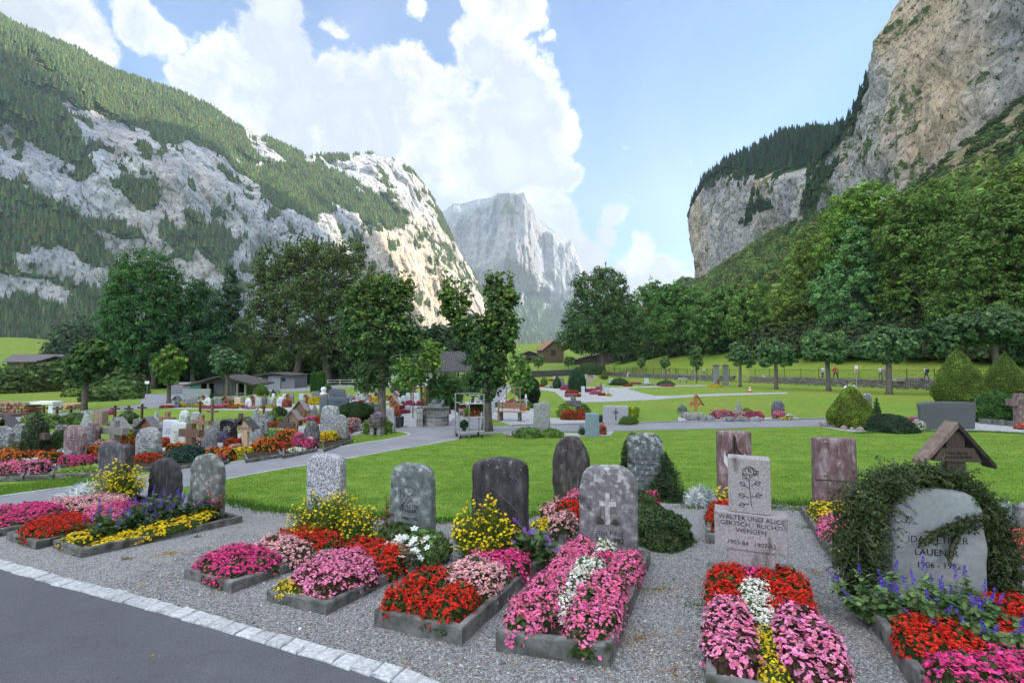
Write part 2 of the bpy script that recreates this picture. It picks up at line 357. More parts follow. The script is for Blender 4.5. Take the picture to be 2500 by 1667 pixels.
def grid_sampler(P,mask,N,seed=1):
    g=np.random.default_rng(seed); a=P[:-1,:-1];b=P[:-1,1:];c=P[1:,:-1]; A=np.linalg.norm(np.cross(b-a,c-a),axis=2)[...,None][...,0]
    nz=np.abs(np.cross(b-a,c-a)[...,2])/np.maximum(A,1e-9); w=A*np.clip(nz+.25,0,1)*mask[:-1,:-1]; w=w.ravel(); w/=w.sum()
    i=g.choice(len(w),N,p=w); u,v=g.random((2,N,1)); r,cc=np.unravel_index(i,A.shape)
    return a[r,cc]+(b[r,cc]-a[r,cc])*u+(c[r,cc]-a[r,cc])*v
# ---------- left mountain
def left_mountain():
    NV=300; px=np.concatenate([np.linspace(-2000,-110,150),np.linspace(-100,1262,700)]); NX=len(px); X,Vv=np.meshgrid(px,np.linspace(0,1.25,NV))
    k=(X-1250)/F; t=(-700-650*k)/(1550*k-680); Yb=650+1550*t
    kk=np.interp(X,[-2000,-700,-400,0,600,900,1100,1262],[2.4,2.1,2.0,1.75,1.6,1.42,1.27,1.14])
    sy=np.interp(X,[-2000,-700,-400,0,75,150,250,350,430,500,560,640,700,735,830,905,960,1000,1030,1060,1090,1120,1150,1180,1210,1240,1262],
       [-620,-330,-210,28,58,88,148,183,208,243,288,318,348,362,366,360,378,403,438,478,538,606,655,704,752,800,835])
    Yr=Yb*kk; zr=(HOR-sy)/F*Yr
    v=np.clip(Vv,0,1)
    A=np.interp(v,[0,.12,.30,.5,.62,.8,1],[0,.10,.20,.36,.52,.76,1]); B=np.interp(v,[0,.12,.30,.5,.62,.8,1],[0,.09,.30,.56,.68,.85,1])
    w=.5+.5*sstep(600,900,X)   # steeper spur to the right
    B=B*(1-.0*w); A=A
    bk=np.maximum(Vv-1,0); f=1+(kk-1)*A+bk*1.2; Z=zr*B-bk*zr*2.2
    Y=Yb*f; Xw=k*Y; sw=sstep(.02,.2,Vv)*(1-.75*sstep(.85,1.0,Vv))
    n1=fbm(Xw/260,Y/260,Z/330,5,3,True)-.5; n2=fbm(Xw/70,Y/70,Z/200,5,9,True)-.5; n3=fbm(Xw/22,Y/22,Z/45,4,19)-.5
    disp=(n1*150+n2*62+n3*22)*sw
    Y=Y+disp*.8; Xw=Xw-disp*.45; Z=Z+ (n3*22+n2*18)*sw
    P=np.stack([Xw,Y,Z-3],-1); qx,qy=proj(P)
    jx=(fbm(Xw/60,Y/60,Z/60,4,31)-.5)*90; jy=(fbm(Xw/60,Y/60,Z/60,4,37)-.5)*80; qx=qx+jx; qy=qy+jy
    rocks=[[(-700,500),(0,315),(60,320),(115,375),(200,430),(250,520),(150,510),(-20,410),(-700,660)],
     [(175,255),(250,280),(390,335),(395,410),(340,400),(310,450),(340,540),(250,450),(195,350)],
     [(90,420),(240,430),(285,385),(390,390),(400,355),(460,340),(540,368),(600,425),(660,485),(720,530),(780,540),(810,500),(880,540),(900,550),(960,525),(1010,545),(1060,600),(1120,660),(1200,740),(1260,860),(880,960),(420,960),(300,690),(240,560)],
     [(725,362),(800,398),(870,385),(905,362),(960,385),(1010,430),(1060,500),(1110,580),(1180,690),(1150,680),(1040,570),(960,500),(910,480),(850,430),(735,385)],
     [(45,590),(160,600),(260,650),(250,715),(150,690),(60,650)],[(-60,670),(100,680),(175,730),(160,770),(60,730),(-60,720)],
     [(595,330),(665,345),(690,410),(640,400)],[(-700,900),(-700,700),(-100,640),(-80,760),(-300,800)]]
    islands=[[(310,425),(390,440),(395,500),(350,520),(310,480)],[(445,520),(480,530),(575,600),(570,650),(540,660),(470,600)],[(270,550),(350,580),(360,610),(300,590)],[(395,590),(450,560),(470,640),(420,640)],[(900,455),(960,490),(1010,540),(900,550),(850,520),(830,470)]]
    rock=np.zeros(X.shape,bool)
    for q in rocks: rock|=inpoly(qx,qy,q)
    for q in islands: rock&=~inpoly(qx,qy,q)
    patch=fbm(Xw/45,Y/45,Z/45,4,55)
    rock&=~((patch>.68)&rock); veg=np.where(rock,.0,1.); veg[(patch>.60)&rock]=.42
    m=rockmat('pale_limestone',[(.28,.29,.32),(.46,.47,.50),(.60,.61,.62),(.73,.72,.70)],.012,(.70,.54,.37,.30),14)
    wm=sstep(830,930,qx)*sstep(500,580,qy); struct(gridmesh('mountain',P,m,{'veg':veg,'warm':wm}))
    msk=(veg>.9)&(Vv<1.03); 
    pts=grid_sampler(P,msk.astype(float)*np.where(px>-100,1,np.where(px>-900,.35,0))[None,:],38000,5); pts[:,2]-=3
    sx,sy2=proj(pts); base=np.where(RNG.random((len(pts),1))<.35,np.array([[.17,.22,.075]]),np.array([[.11,.165,.07]]))
    forest('forest','dense conifer forest covering the ledges and top of the pale left mountain',pts,RNG.uniform(9,21,len(pts)),CT,M['conifer'],base,.2,1.2)
    pts=grid_sampler(P,((veg<.5)&(veg>.2)).astype(float),450,8)
    forest('scattered_trees','loose dark trees and scrub rooted on the ledges of the limestone cliff',pts,RNG.uniform(7,15,len(pts)),CT,M['conifer'],(.05,.09,.03),.3,1.5,'trees')
    return P,Vv
PL,VL=left_mountain()
# ---------- distant central mountain
def far_mountain():
    NX,NV=420,260; px=np.linspace(1000,1640,NX); X,Vv=np.meshgrid(px,np.linspace(0,1.2,NV)); k=(X-1250)/F
    sy=np.interp(X,[1000,1060,1088,1105,1125,1165,1200,1215,1240,1280,1290,1305,1311,1325,1360,1378,1383,1396,1406,1416,1432,1447,1500,1560,1640],
       [560,520,505,490,491,480,475,466,470,478,500,505,522,537,562,574,592,580,602,632,668,702,760,800,850])
    Yr=5200+0*X; zr=(HOR-sy)/F*Yr; v=np.clip(Vv,0,1)
    A=np.interp(v,[0,.3,.45,.5,.85,1],[0,.5,.66,.72,.9,1]); B=np.interp(v,[0,.3,.45,.5,.85,1],[0,.2,.36,.42,.85,1])
    Yb=3600-500*np.exp(-((X-1250)/70)**2)+260*np.exp(-((X-1130)/60)**2)
    bk=np.maximum(Vv-1,0); Y=Yb+(Yr-Yb)*A+bk*3000; Z=zr*B-bk*zr*3; Xw=k*Y; sw=sstep(0,.15,Vv)*(1-.94*sstep(.84,1,Vv))
    n1=fbm(Xw/330,Y/700,Z/1300,5,71,True)-.5; n2=fbm(Xw/110,Y/160,Z/420,5,75,True)-.5
    butt=sstep(.45,.55,Vv)*sstep(.99,.85,Vv)
    Y=Y-(n1*520*(.3+butt)+n2*210)*sw - 350*butt*np.exp(-((X-1262)/55)**2); Z=Z+n2*60*sw
    Xw=k*Y; P=np.stack([Xw,Y,Z-3],-1); qx,qy=proj(P); qx=qx+(fbm(Xw/300,Z/300,0,4,5)-.5)*60; qy=qy+(fbm(Xw/300,Z/300,3,4,6)-.5)*50
    vegm=inpoly(qx,qy,[(1000,640),(1150,640),(1200,655),(1260,690),(1330,715),(1400,760),(1500,800),(1700,1000),(1000,1000)])
    vegm|=inpoly(qx,qy,[(1210,525),(1240,500),(1255,530),(1240,535)]); streak=fbm(Xw/60,Z/260,1,4,9)>.63
    veg=np.where(vegm&~(streak&(Z>500)),1.,0.)
    m=rockmat('grey_limestone',[(.22,.25,.29),(.32,.35,.39),(.42,.44,.47),(.52,.52,.52)],.0045,(.62,.42,.28,.25),60,((.07,.13,.04),(.14,.2,.06)))
    struct(gridmesh('far_mountain',P,m,{'veg':veg}))
    pts=grid_sampler(P,((veg>.9)&(Z<900)&(Vv<1)).astype(float),9000,3)
    base=np.where(RNG.random((len(pts),1))<.3,np.array([[.13,.19,.06]]),np.array([[.05,.1,.04]]))
    forest('far_forest','hazy blue green forest on the lower slopes of the distant mountain',pts,RNG.uniform(20,38,len(pts)),CT,M['conifer'],base,.3,1.2)
far_mountain()
# ---------- right cliff with plateau, and the high ridge behind it that keeps the valley floor in shade
def right_cliff():
    ys=[-1200,200,340,382,422,446,466,495,528,573,669,764,854,912]; zs=[340,345,342,335,318,275,260,239,228,237,274,316,324,299]
    # plan curve: along Y then turning away at the headland
    s=np.concatenate([np.linspace(-1200,200,60),np.linspace(200,912,760)[1:],912+np.linspace(0,380,110)[1:]])
    cx=np.where(s<=912,345.,345+np.maximum(0,s-912)*.92); cy=np.where(s<=912,s,912+(s-912)*.45*np.clip((s-912)/60,0,1))
    top=np.interp(np.minimum(s,912),ys,zs)
    NV=330; hv=np.linspace(0,1,NV)
    S,Hv=np.meshgrid(s,hv); Z=-10+(top[None,:]+10)*Hv; X=np.tile(cx,(NV,1)); Y=np.tile(cy,(NV,1))
    turn=sstep(880,960,S); nx=-(1-turn); ny=turn   # outward normal
    n1=fbm(Y/95,Z/160,X/95,5,3,True)-.5; n2=fbm(Y/30,Z/55,X/30,5,13,True)-.5; n3=fbm(Y/9,Z/14,X/9,4,23)-.5
    edge=1-.85*sstep(.93,1,Hv); n4=fbm(Y/16+Z/40,Z/70,X/16,5,33,True)-.5; d=(n1*34+n2*17+n3*6+n4*9)*edge
    ov=14*np.sin(np.clip(Hv,0,1)*math.pi)*sstep(820,912,S)   # headland hollow under the rim
    back=(d-ov); X=X+nx*back*-1*-1+(1-Hv)*-10; Y=Y+ny*back
    Y=np.where((S>820)&(S<=1300),Y-ov*.9,Y)
    P=np.stack([X,Y,Z],-1); qx,qy=proj(P)
    patch=fbm(Y/30,Z/22,0,4,44); veg=np.where(patch>.63,.5,0.)
    ledge=inpoly(qx+(fbm(Y/20,Z/20,0,3,8)-.5)*40,qy+(fbm(Y/20,Z/20,5,3,8)-.5)*40,[(1800,560),(1850,470),(1880,500),(1840,530)])|inpoly(qx,qy,[(1960,470),(2010,400),(2035,420),(2000,480),(1985,560),(1960,560)])
    veg[ledge]=1; veg[(Hv>.97)&(S>430)&(S<900)]=1
    m=rockmat('warm_cliff_rock',[(.25,.25,.27),(.40,.39,.39),(.53,.50,.47),(.64,.59,.52)],.03,(.68,.48,.28,.62),5,st=(1,1,.5))
    M['west']=m; struct(gridmesh('cliff',P,m,{'veg':veg}))
    # plateau behind the rim
    q=np.concatenate([[0],np.linspace(4,1300,60)]); Q,S2=np.meshgrid(q,s,indexing='ij'); t2=np.tile(top,(len(q),1))
    Xp=np.where(S2<=912,345,np.tile(cx,(len(q),1)))+Q; Yp=np.tile(cy,(len(q),1))-Q*.0
    mid=sstep(505,600,S2)*sstep(930,800,S2); slope=.12+.42*mid
    Zp=t2+np.minimum(Q,90)*slope+(np.maximum(Q-90,0))*.0
    Zp=np.where(S2>912,t2+(Zp-t2)*0.9,Zp)
    Pp=np.stack([Xp,Yp,Zp-.5],-1); struct(gridmesh('plateau',Pp,m,{'veg':np.ones(Q.shape)}))
    msk=((Q<170)&(S2>395)&(S2<930)).astype(float); pts=grid_sampler(Pp,msk,2600,4)
    rim=[]; 
    for yy in np.linspace(426,910,420):
        if RNG.random()<(.95 if yy>520 else .55): rim.append((343+RNG.uniform(-2,6),yy+RNG.uniform(-2,2),np.interp(yy,ys,zs)-2))
    pts=np.vstack([pts,np.array(rim)])
    forest('clifftop_forest','dark conifers lining the rim of the tall cliff above the valley',pts,RNG.uniform(9,24,len(pts)),CT,M['conifer'],(.03,.06,.028),.25,1.1)
    pts=grid_sampler(P,(ledge).astype(float)*(Hv<.96),260,6); pts[:,0]-=1
    rm=((Hv>.86)&(S>440)&(S<905)&(fbm(Y/22,Z/16,0,3,61)+.9*(Hv-.95)*4>.50)).astype(float); p2=grid_sampler(P,rm,700,9); p2[:,2]-=2; pts=np.vstack([pts,p2])
    forest('cliff_ledge_trees','small dark trees clinging to a green gully in the cliff face',pts,RNG.uniform(5,11,len(pts)),CT,M['conifer'],(.04,.075,.03),.25,1.5,'trees')
# height of the western ridge so that the evening shade ends where the photograph shows it
bnd=[(-500,-60),(0,110),(100,180),(200,250),(350,265),(430,290),(520,330),(620,390),(700,440),(760,500),(800,560),(840,640),(865,760)]
qx,qy=proj(PL); RY=[];RZ=[]; XR=2600.
for bx,by in bnd:
    e=(qx-bx)**2+(qy-by)**2+np.where(VL>1,1e9,0); i=np.unravel_index(np.argmin(e),e.shape); p=PL[i]; tt=(XR-p[0])/SD[0]
    RY.append(p[1]+SD[1]*tt); RZ.append(p[2]+SD[2]*tt)
o_=np.argsort(RY); RY=list(np.array(RY)[o_]); RZ=list(np.array(RZ)[o_]); 
print('ridge',[(round(a),round(b)) for a,b in zip(RY,RZ)])
RY=[-3000]+RY+[RY[-1]+260]; RZ=[RZ[0]]+RZ+[max(200,RZ[-1]-800)]
def west_ridge():
    ys=np.linspace(-2500,RY[-1],160); qs=np.linspace(-1,1,60); Q,Yg=np.meshgrid(qs,ys)
    Z=np.interp(Yg,RY,RZ)*(1-np.abs(Q))**.9-5; X=XR+Q*np.where(Q<0,1000,1400); Z=Z+(fbm(X/300,Yg/300,0,5,4)-.5)*160*(1-np.abs(Q))*np.abs(Q)*2
    struct(gridmesh('west_mountain',np.stack([X,Yg,Z],-1),M['west'],{'veg':np.ones(Q.shape)*.6}))
right_cliff(); west_ridge()
# ---------- ground sheet
def ground():
    a=np.linspace(-1,1,430); xs=np.sinh(a*6.2)/np.sinh(6.2)*1700-60*(1-np.abs(a)); xs=np.sort(xs)
    b=np.linspace(0,1,430); ys=-120+(np.exp(b*4.6)-1)/(math.exp(4.6)-1)*5600
    # finer near rows
    ys=np.unique(np.concatenate([np.linspace(-120,-3,40),np.linspace(-3,14,110),np.linspace(14,140,260),140+(np.exp(np.linspace(0,1,150)*3)-1)/(math.exp(3)-1)*5400]))
    xs=np.unique(np.concatenate([-np.exp(np.linspace(math.log(60),math.log(1700),90)),np.linspace(-60,62,420),np.exp(np.linspace(math.log(62.5),math.log(1500),110))]))
    X,Y=np.meshgrid(xs,ys); Z=H(X,Y)
    Z=Z+sstep(150,400,Y)*(fbm(X/60,Y/60,0,4,2)-.5)*6+sstep(60,90,X)*(fbm(X/18,Y/18,0,4,2)-.5)*5
    m,n,b,_=newmat('lawn'); co=n.n('ShaderNodeNewGeometry').outputs['Position']
    big=n.noise(.35,4,.6,co); mid=n.noise(3,6,.6,co); fi=n.noise(60,4,.7,n.scl(co,(1,.6,1)))
    c=n.ramp(big,[(.3,(.10,.21,.022)),(.7,(.18,.30,.035))]); c=n.mix(.5,c,n.ramp(mid,[(.3,(.09,.20,.022)),(.7,(.21,.31,.05))]))
    c=n.mix(.45,c,n.ramp(fi,[(.35,(.06,.15,.02)),(.65,(.2,.33,.06))]))
    wv=n.n('ShaderNodeTexWave',bands_direction='Y'); n.i(wv,Scale=.30,Distortion=1.6,Detail=2.0); n.L.new(co,wv.inputs['Vector'])
    c=n.mix(n.math('MULTIPLY',wv.outputs['Fac'],.30),c,(.24,.29,.07))
    sp=n.n('ShaderNodeSeparateXYZ'); n.L.new(co,sp.inputs[0]); hx=n.n('ShaderNodeMapRange'); n.i(hx,_0=sp.outputs[0],_1=120.0,_2=200.0)
    sc1=n.ramp(n.noise(.12,9,.7,co,1.0),[(.40,(.06,.10,.03)),(.5,(.12,.15,.06)),(.56,(.27,.22,.19)),(.7,(.36,.33,.30))]); c=n.mix(hx.outputs[0],c,sc1)
    pt=n.noise(2.2,9,.78,n.scl(co,(1,1.6,1))); c=n.mix(.9,c,n.ramp(pt,[(.36,(.50,.62,.45)),(.50,(.95,1,.9)),(.64,(1.40,1.22,1.1))]),'MULTIPLY')
    yl=n.n('ShaderNodeMapRange'); n.i(yl,_0=sp.outputs[1],_1=14.0,_2=34.0); yk=n.math('MULTIPLY',yl.outputs[0],n.ramp(n.noise(.10,5,.6,co),[(.38,(.15,.15,.15)),(.6,(.8,.8,.8))])); c=n.mix(yk,c,n.mix(1,c,(1.45,1.0,1.3),'MULTIPLY'))
    gr=n.noise(26,6,.8,n.scl(co,(1,.5,1))); c=n.mix(.7,c,n.ramp(gr,[(.36,(.55,.65,.5)),(.62,(1.3,1.25,1.1))]),'MULTIPLY')
    n.L.new(c,b.inputs['Base Color']); b.inputs['Roughness'].default_value=.9; b.inputs['Specular IOR Level'].default_value=.15
    n.L.new(n.bump(n.math('ADD',fi,mid),.6,.03),b.inputs['Normal']); M['lawn']=m
    o=gridmesh('ground',np.stack([X,Y,Z],-1),m); struct(o)
ground()
# ---------- air
if HAZE:
    mb=MB(); mb.box(-2600,2400,-1500,6800,-14,2300); m=bpy.data.materials.new('haze'); m.use_nodes=True; n=NT(m); n.N.remove(n.N['Principled BSDF'])
    v=n.n('ShaderNodeVolumePrincipled'); v.inputs['Color'].default_value=(.73,.87,1,1); v.inputs['Density'].default_value=HAZE; v.inputs['Anisotropy'].default_value=.2
    n.L.new(v.outputs[0],n.N['Material Output'].inputs['Volume']); o=mb.build('haze',m); tag(o,'thin pale blue haze filling the valley air','haze',None,'stuff')
# ---------- materials for built things
def simple(name,c,rough=.7,metal=0,bump=.15,scale=8,var=.18,bd=.004,tint=True,**k):
    lo=tuple(max(0,x*(1-var)) for x in c); hi=tuple(min(1,x*(1+var)) for x in c)
    return matc(name,[(.3,lo),(.7,hi)],scale=scale,rough=rough,bump=bump,bd=bd,metal=metal,tint=tint,**k)
M['leaf']=matc('leaf',[(.3,(.8,.8,.8)),(.7,(1.1,1.1,1.1))],scale=3,rough=.65,bump=0,spec=.3,trans=.30,geo=True)
M['petal']=matc('petal',[(.3,(.92,.92,.92)),(.7,(1.05,1.05,1.05))],scale=20,rough=.6,bump=0,spec=.25,trans=.18,geo=True)
M['core']=simple('inner_twigs',(.9,.9,.9),rough=1,bump=.6,scale=12,bd=.05)
M['bark']=matc('bark',[(.3,(.07,.055,.045)),(.55,(.16,.14,.12)),(.75,(.28,.27,.24))],scale=5,detail=8,rough=.95,bump=.9,bd=.03,stretch=(3,3,.8))
M['stone']=matc('weathered_stone',[(.30,(.26,.26,.26)),(.5,(.54,.54,.54)),(.68,(.95,.95,.93))],scale=11,lichen=(.12,.63,.7,(.50,.51,.49)),detail=10,rough=.9,bump=.8,bd=.012,bscale=22,stain=(5.0,(.10,.09,.085),.60))
M['speckle']=matc('speckled_granite',[(.38,(.12,.12,.13)),(.5,(.62,.62,.64)),(.6,(1.15,1.15,1.15))],scale=60,detail=6,rough=.85,bump=.6,bd=.006,bscale=60)
M['smooth']=matc('cut_stone',[(.3,(.82,.82,.82)),(.7,(1.1,1.1,1.1))],scale=30,rough=.6,bump=.2,bd=.002,stain=(4,(.16,.15,.14),.66,(1.5,1.5,.5)))
M['dark']=matc('dark_slate',[(.32,(.18,.17,.18)),(.5,(.50,.48,.50)),(.7,(1.25,1.2,1.18))],scale=9,lichen=(.14,.72,.6,(.34,.33,.33)),detail=10,rough=.7,bump=1.0,bd=.015,bscale=14,stretch=(1.5,1.5,.5))
M['reddish']=matc('reddish_stone',[(.32,(.34,.22,.22)),(.5,(.62,.48,.48)),(.66,(1.2,1.15,1.15))],scale=5,lichen=(.10,.72,.5,(.5,.48,.48)),detail=10,rough=.85,bump=.6,bd=.008,stretch=(2,2,.9),bscale=24,stain=(4,(.10,.06,.06),.58,(2,2,.5)))
M['polished']=simple('polished_stone',(1,1,1),rough=.12,bump=0,spec=.6)
M['concrete']=matc('old_concrete',[(.3,(.065,.065,.06)),(.5,(.135,.135,.128)),(.7,(.24,.24,.23))],scale=7,detail=10,rough=.95,bump=.8,bd=.006,bscale=50,stain=(6,(.045,.05,.03),.53))
M['soil']=matc('soil',[(.3,(.02,.013,.009)),(.7,(.07,.05,.035))],scale=20,detail=10,rough=1,bump=1,bd=.03)
M['wood']=matc('weathered_wood',[(.3,(.55,.55,.55)),(.5,(.9,.9,.9)),(.7,(1.2,1.2,1.2))],scale=10,detail=8,rough=.8,bump=.6,bd=.004,stretch=(6,6,.5))
M['woodh']=matc('weathered_boards',[(.3,(.55,.55,.55)),(.5,(.9,.9,.9)),(.7,(1.2,1.2,1.2))],scale=5,detail=8,rough=.85,bump=.6,bd=.01,stretch=(4,4,.25))
M['metal']=simple('galvanised_metal',(.42,.43,.44),rough=.45,metal=.8,bump=.1)
M['paint']=simple('paint',(1,1,1),rough=.5,bump=.05,var=.06)
M['plaster']=matc('white_plaster',[(.3,(.66,.66,.64)),(.7,(.80,.80,.78))],scale=2,rough=.9,bump=.2,bd=.01)
M['ink']=simple('engraving',(.05,.05,.05),rough=.9,bump=0)
M['inkw']=simple('pale_lettering',(.62,.6,.56),rough=.9,bump=0)
def brickmat(name,c1,c2,mortar,scale,w=.5,h=.25,ms=.02,roof=False):
    m,n,b,co=newmat(name); x=n.n('ShaderNodeTexBrick'); 
    sx=n.n('ShaderNodeSeparateXYZ'); n.L.new(co,sx.inputs[0]); cx=n.n('ShaderNodeCombineXYZ'); n.L.new(n.math('ADD',sx.outputs[0],sx.outputs[1]),cx.inputs[0]); n.L.new(sx.outputs[1 if roof else 2],cx.inputs[1])
    nz=n.n('ShaderNodeTexNoise'); n.i(nz,Scale=3.0,Detail=4.0); n.L.new(co,nz.inputs['Vector']); va=n.n('ShaderNodeVectorMath',operation='MULTIPLY_ADD'); n.L.new(nz.outputs['Color'],va.inputs[0]); va.inputs[1].default_value=(.06,.06,.06) if not roof else (.0,.0,.0); n.L.new(cx.outputs[0],va.inputs[2])
    n.L.new(va.outputs[0],x.inputs['Vector']); n.i(x,Color1=(*c1,1),Color2=(*c2,1),Mortar=(*mortar,1),Scale=scale); x.inputs['Mortar Size'].default_value=ms; x.inputs['Brick Width'].default_value=w; x.inputs['Row Height'].default_value=h; x.inputs['Bias'].default_value=0
    ns=n.noise(9,8,.6,co); c=n.mix(.55,x.outputs[0],n.ramp(ns,[(.3,(.3,.3,.3)),(.7,(1.3,1.3,1.3))]),'MULTIPLY'); n.L.new(c,b.inputs['Base Color']); b.inputs['Roughness'].default_value=.9
    hh=n.math('SUBTRACT',n.math('MULTIPLY',ns,.6),x.outputs[1]); n.L.new(n.bump(hh,.9,.03),b.inputs['Normal']); return m
M['rubble']=brickmat('rubble_masonry',(.13,.12,.105),(.34,.31,.27),(.07,.065,.06),1.0,.36,.17,.03)
M['block']=brickmat('stone_blocks',(.16,.17,.17),(.36,.37,.36),(.42,.42,.40),1.0,.26,.075,.012)
M['shingle']=brickmat('roof_shingles',(.06,.055,.06),(.12,.112,.12),(.02,.02,.02),1.0,.3,.22,.02,True)
M['glass']=simple('window_glass',(.03,.035,.04),rough=.1,bump=0,spec=.6)
def gravelmat(name,a,b2,sc_):
    m,n,b,_=newmat(name); co=n.n('ShaderNodeNewGeometry').outputs['Position']; v=n.n('ShaderNodeTexVoronoi'); n.i(v,Scale=sc_,Randomness=1.0); n.L.new(co,v.inputs['Vector'])
    sp=n.n('ShaderNodeSeparateColor'); n.L.new(v.outputs['Color'],sp.inputs[0]); c=n.ramp(sp.outputs[0],[(0,a),(.5,tuple((x+y)/2 for x,y in zip(a,b2))),(.95,b2)])
    c=n.mix(n.math('MULTIPLY',n.ramp(n.noise(1.3,6,.6,co),[(.5,(0,0,0)),(.75,(1,1,1))]),.45),c,(.24,.20,.14)); dk=n.ramp(v.outputs['Distance'],[(.45,(1,1,1)),(.8,(.35,.35,.35))]); c=n.mix(1,c,dk,'MULTIPLY')
    n.L.new(c,b.inputs['Base Color']); b.inputs['Roughness'].default_value=.9; n.L.new(n.bump(v.outputs['Distance'],.9,-.008),b.inputs['Normal']); return m
M['gravel']=gravelmat('gravel',(.13,.13,.135),(.46,.46,.465),95)
M['palegravel']=gravelmat('pale_gravel',(.28,.29,.31),(.60,.62,.64),40)
def asphaltm(name,a,b2):
    m,n,b,_=newmat(name); co=n.n('ShaderNodeNewGeometry').outputs['Position']; c=n.ramp(n.noise(120,5,.8,co),[(.35,a),(.6,b2),(.78,tuple(x*1.9 for x in b2))])
    c=n.mix(.5,c,n.ramp(n.noise(.9,9,.75,co),[(.35,(.62,.62,.64)),(.65,(1.25,1.25,1.27))]),'MULTIPLY'); n.L.new(c,b.inputs['Base Color']); b.inputs['Roughness'].default_value=.9
    n.L.new(n.bump(n.noise(160,6,.7,co),.6,.004),b.inputs['Normal']); return m
M['asphalt']=asphaltm('asphalt',(.045,.047,.056),(.125,.128,.145)); M['oldasphalt']=asphaltm('worn_asphalt',(.17,.175,.20),(.26,.265,.29))
# ---------- draped surfaces
def drape(name,polypx,mat,dz,step=None,world=False,kind='structure'):
    P=[tuple(p) for p in polypx] if world else [tuple(G(x,y)[:2]) for x,y in polypx]
    xs=[p[0] for p in P]; ys=[p[1] for p in P]; 
    area=max(xs)-min(xs),max(ys)-min(ys); step=step or max(.12,math.sqrt(area[0]*area[1]/9000))
    gx,gy=np.meshgrid(np.arange(min(xs),max(xs),step),np.arange(min(ys),max(ys),step)); gx=gx.ravel()+RNG.uniform(-.1,.1,gx.size)*step; gy=gy.ravel()+RNG.uniform(-.1,.1,gy.size)*step
    # densify outline
    O=[]
    for i in range(len(P)):
        a=np.array(P[i]);b=np.array(P[(i+1)%len(P)]); k=max(1,int(np.linalg.norm(b-a)/step)); O+= [tuple(a+(b-a)*t/k) for t in range(k)]
    ins=inpoly(gx,gy,O); pts=[Vector(p) for p in O]+[Vector((x,y)) for x,y in zip(gx[ins],gy[ins])]
    r=mgeo.delaunay_2d_cdt(pts,[(i,(i+1)%len(O)) for i in range(len(O))],[],1,1e-4)
    V=np.array([[v.x,v.y,0] for v in r[0]]); V[:,2]=H(V[:,0],V[:,1])+dz
    o=mesh_np(name,V,[tuple(f) for f in r[2]],mat,smooth=True,C=np.ones((len(V),3))); o['kind']=kind; return o
def resample(P,step):
    P=[np.array(p[:2],float) for p in P]; L=[0]
    for a,b in zip(P,P[1:]): L.append(L[-1]+np.linalg.norm(b-a))
    k=max(2,int(L[-1]/step)+1); t=np.linspace(0,L[-1],k); X=np.interp(t,L,[p[0] for p in P]); Y=np.interp(t,L,[p[1] for p in P]); return np.stack([X,Y],1)
def edging(name,pxs,w,hgt,step,mat,side=0,gap=.006,mb=None,col=(1,1,1),jit=.1):
    P=resample([G(x,y) for x,y in pxs],step); mb=mb or MB()
    for a,b in zip(P,P[1:]):
        m=(a+b)/2; d=b-a; l=np.linalg.norm(d); ang=math.atan2(d[1],d[0])+random.uniform(-.03,.03)*jit*10; z=gz(*m); k=random.uniform(.85,1.12)
        sl=math.atan2(gz(*b)-gz(*a),l); x0=l/2-gap/2; e=.010 if w>.08 else 0
        ww=w*random.uniform(1-jit,1+jit)/2; hh=hgt+random.uniform(-.004,.004); 
        v=np.array([(-x0,-ww,-.05),(x0,-ww,-.05),(x0,ww,-.05),(-x0,ww,-.05),(-x0,-ww,hh-e),(x0,-ww,hh-e),(x0,ww,hh-e),(-x0,ww,hh-e),(-x0+e,-ww+e,hh),(x0-e,-ww+e,hh),(x0-e,ww-e,hh),(-x0+e,ww-e,hh)])
        v[:,:2]+=np.array([[random.uniform(-1,1)*.007*jit*10 for _ in range(2)] for _ in range(12)]) if w>.08 else 0
        v[:,2]+=v[:,0]*math.tan(sl); v=rot(v,ang)+np.array([m[0],m[1],z])
        mb.add(v,[(0,1,5,4),(1,2,6,5),(2,3,7,6),(3,0,4,7),(4,5,9,8),(5,6,10,9),(6,7,11,10),(7,4,8,11),(8,9,10,11)],0,tuple(c*k for c in col))
    return mb
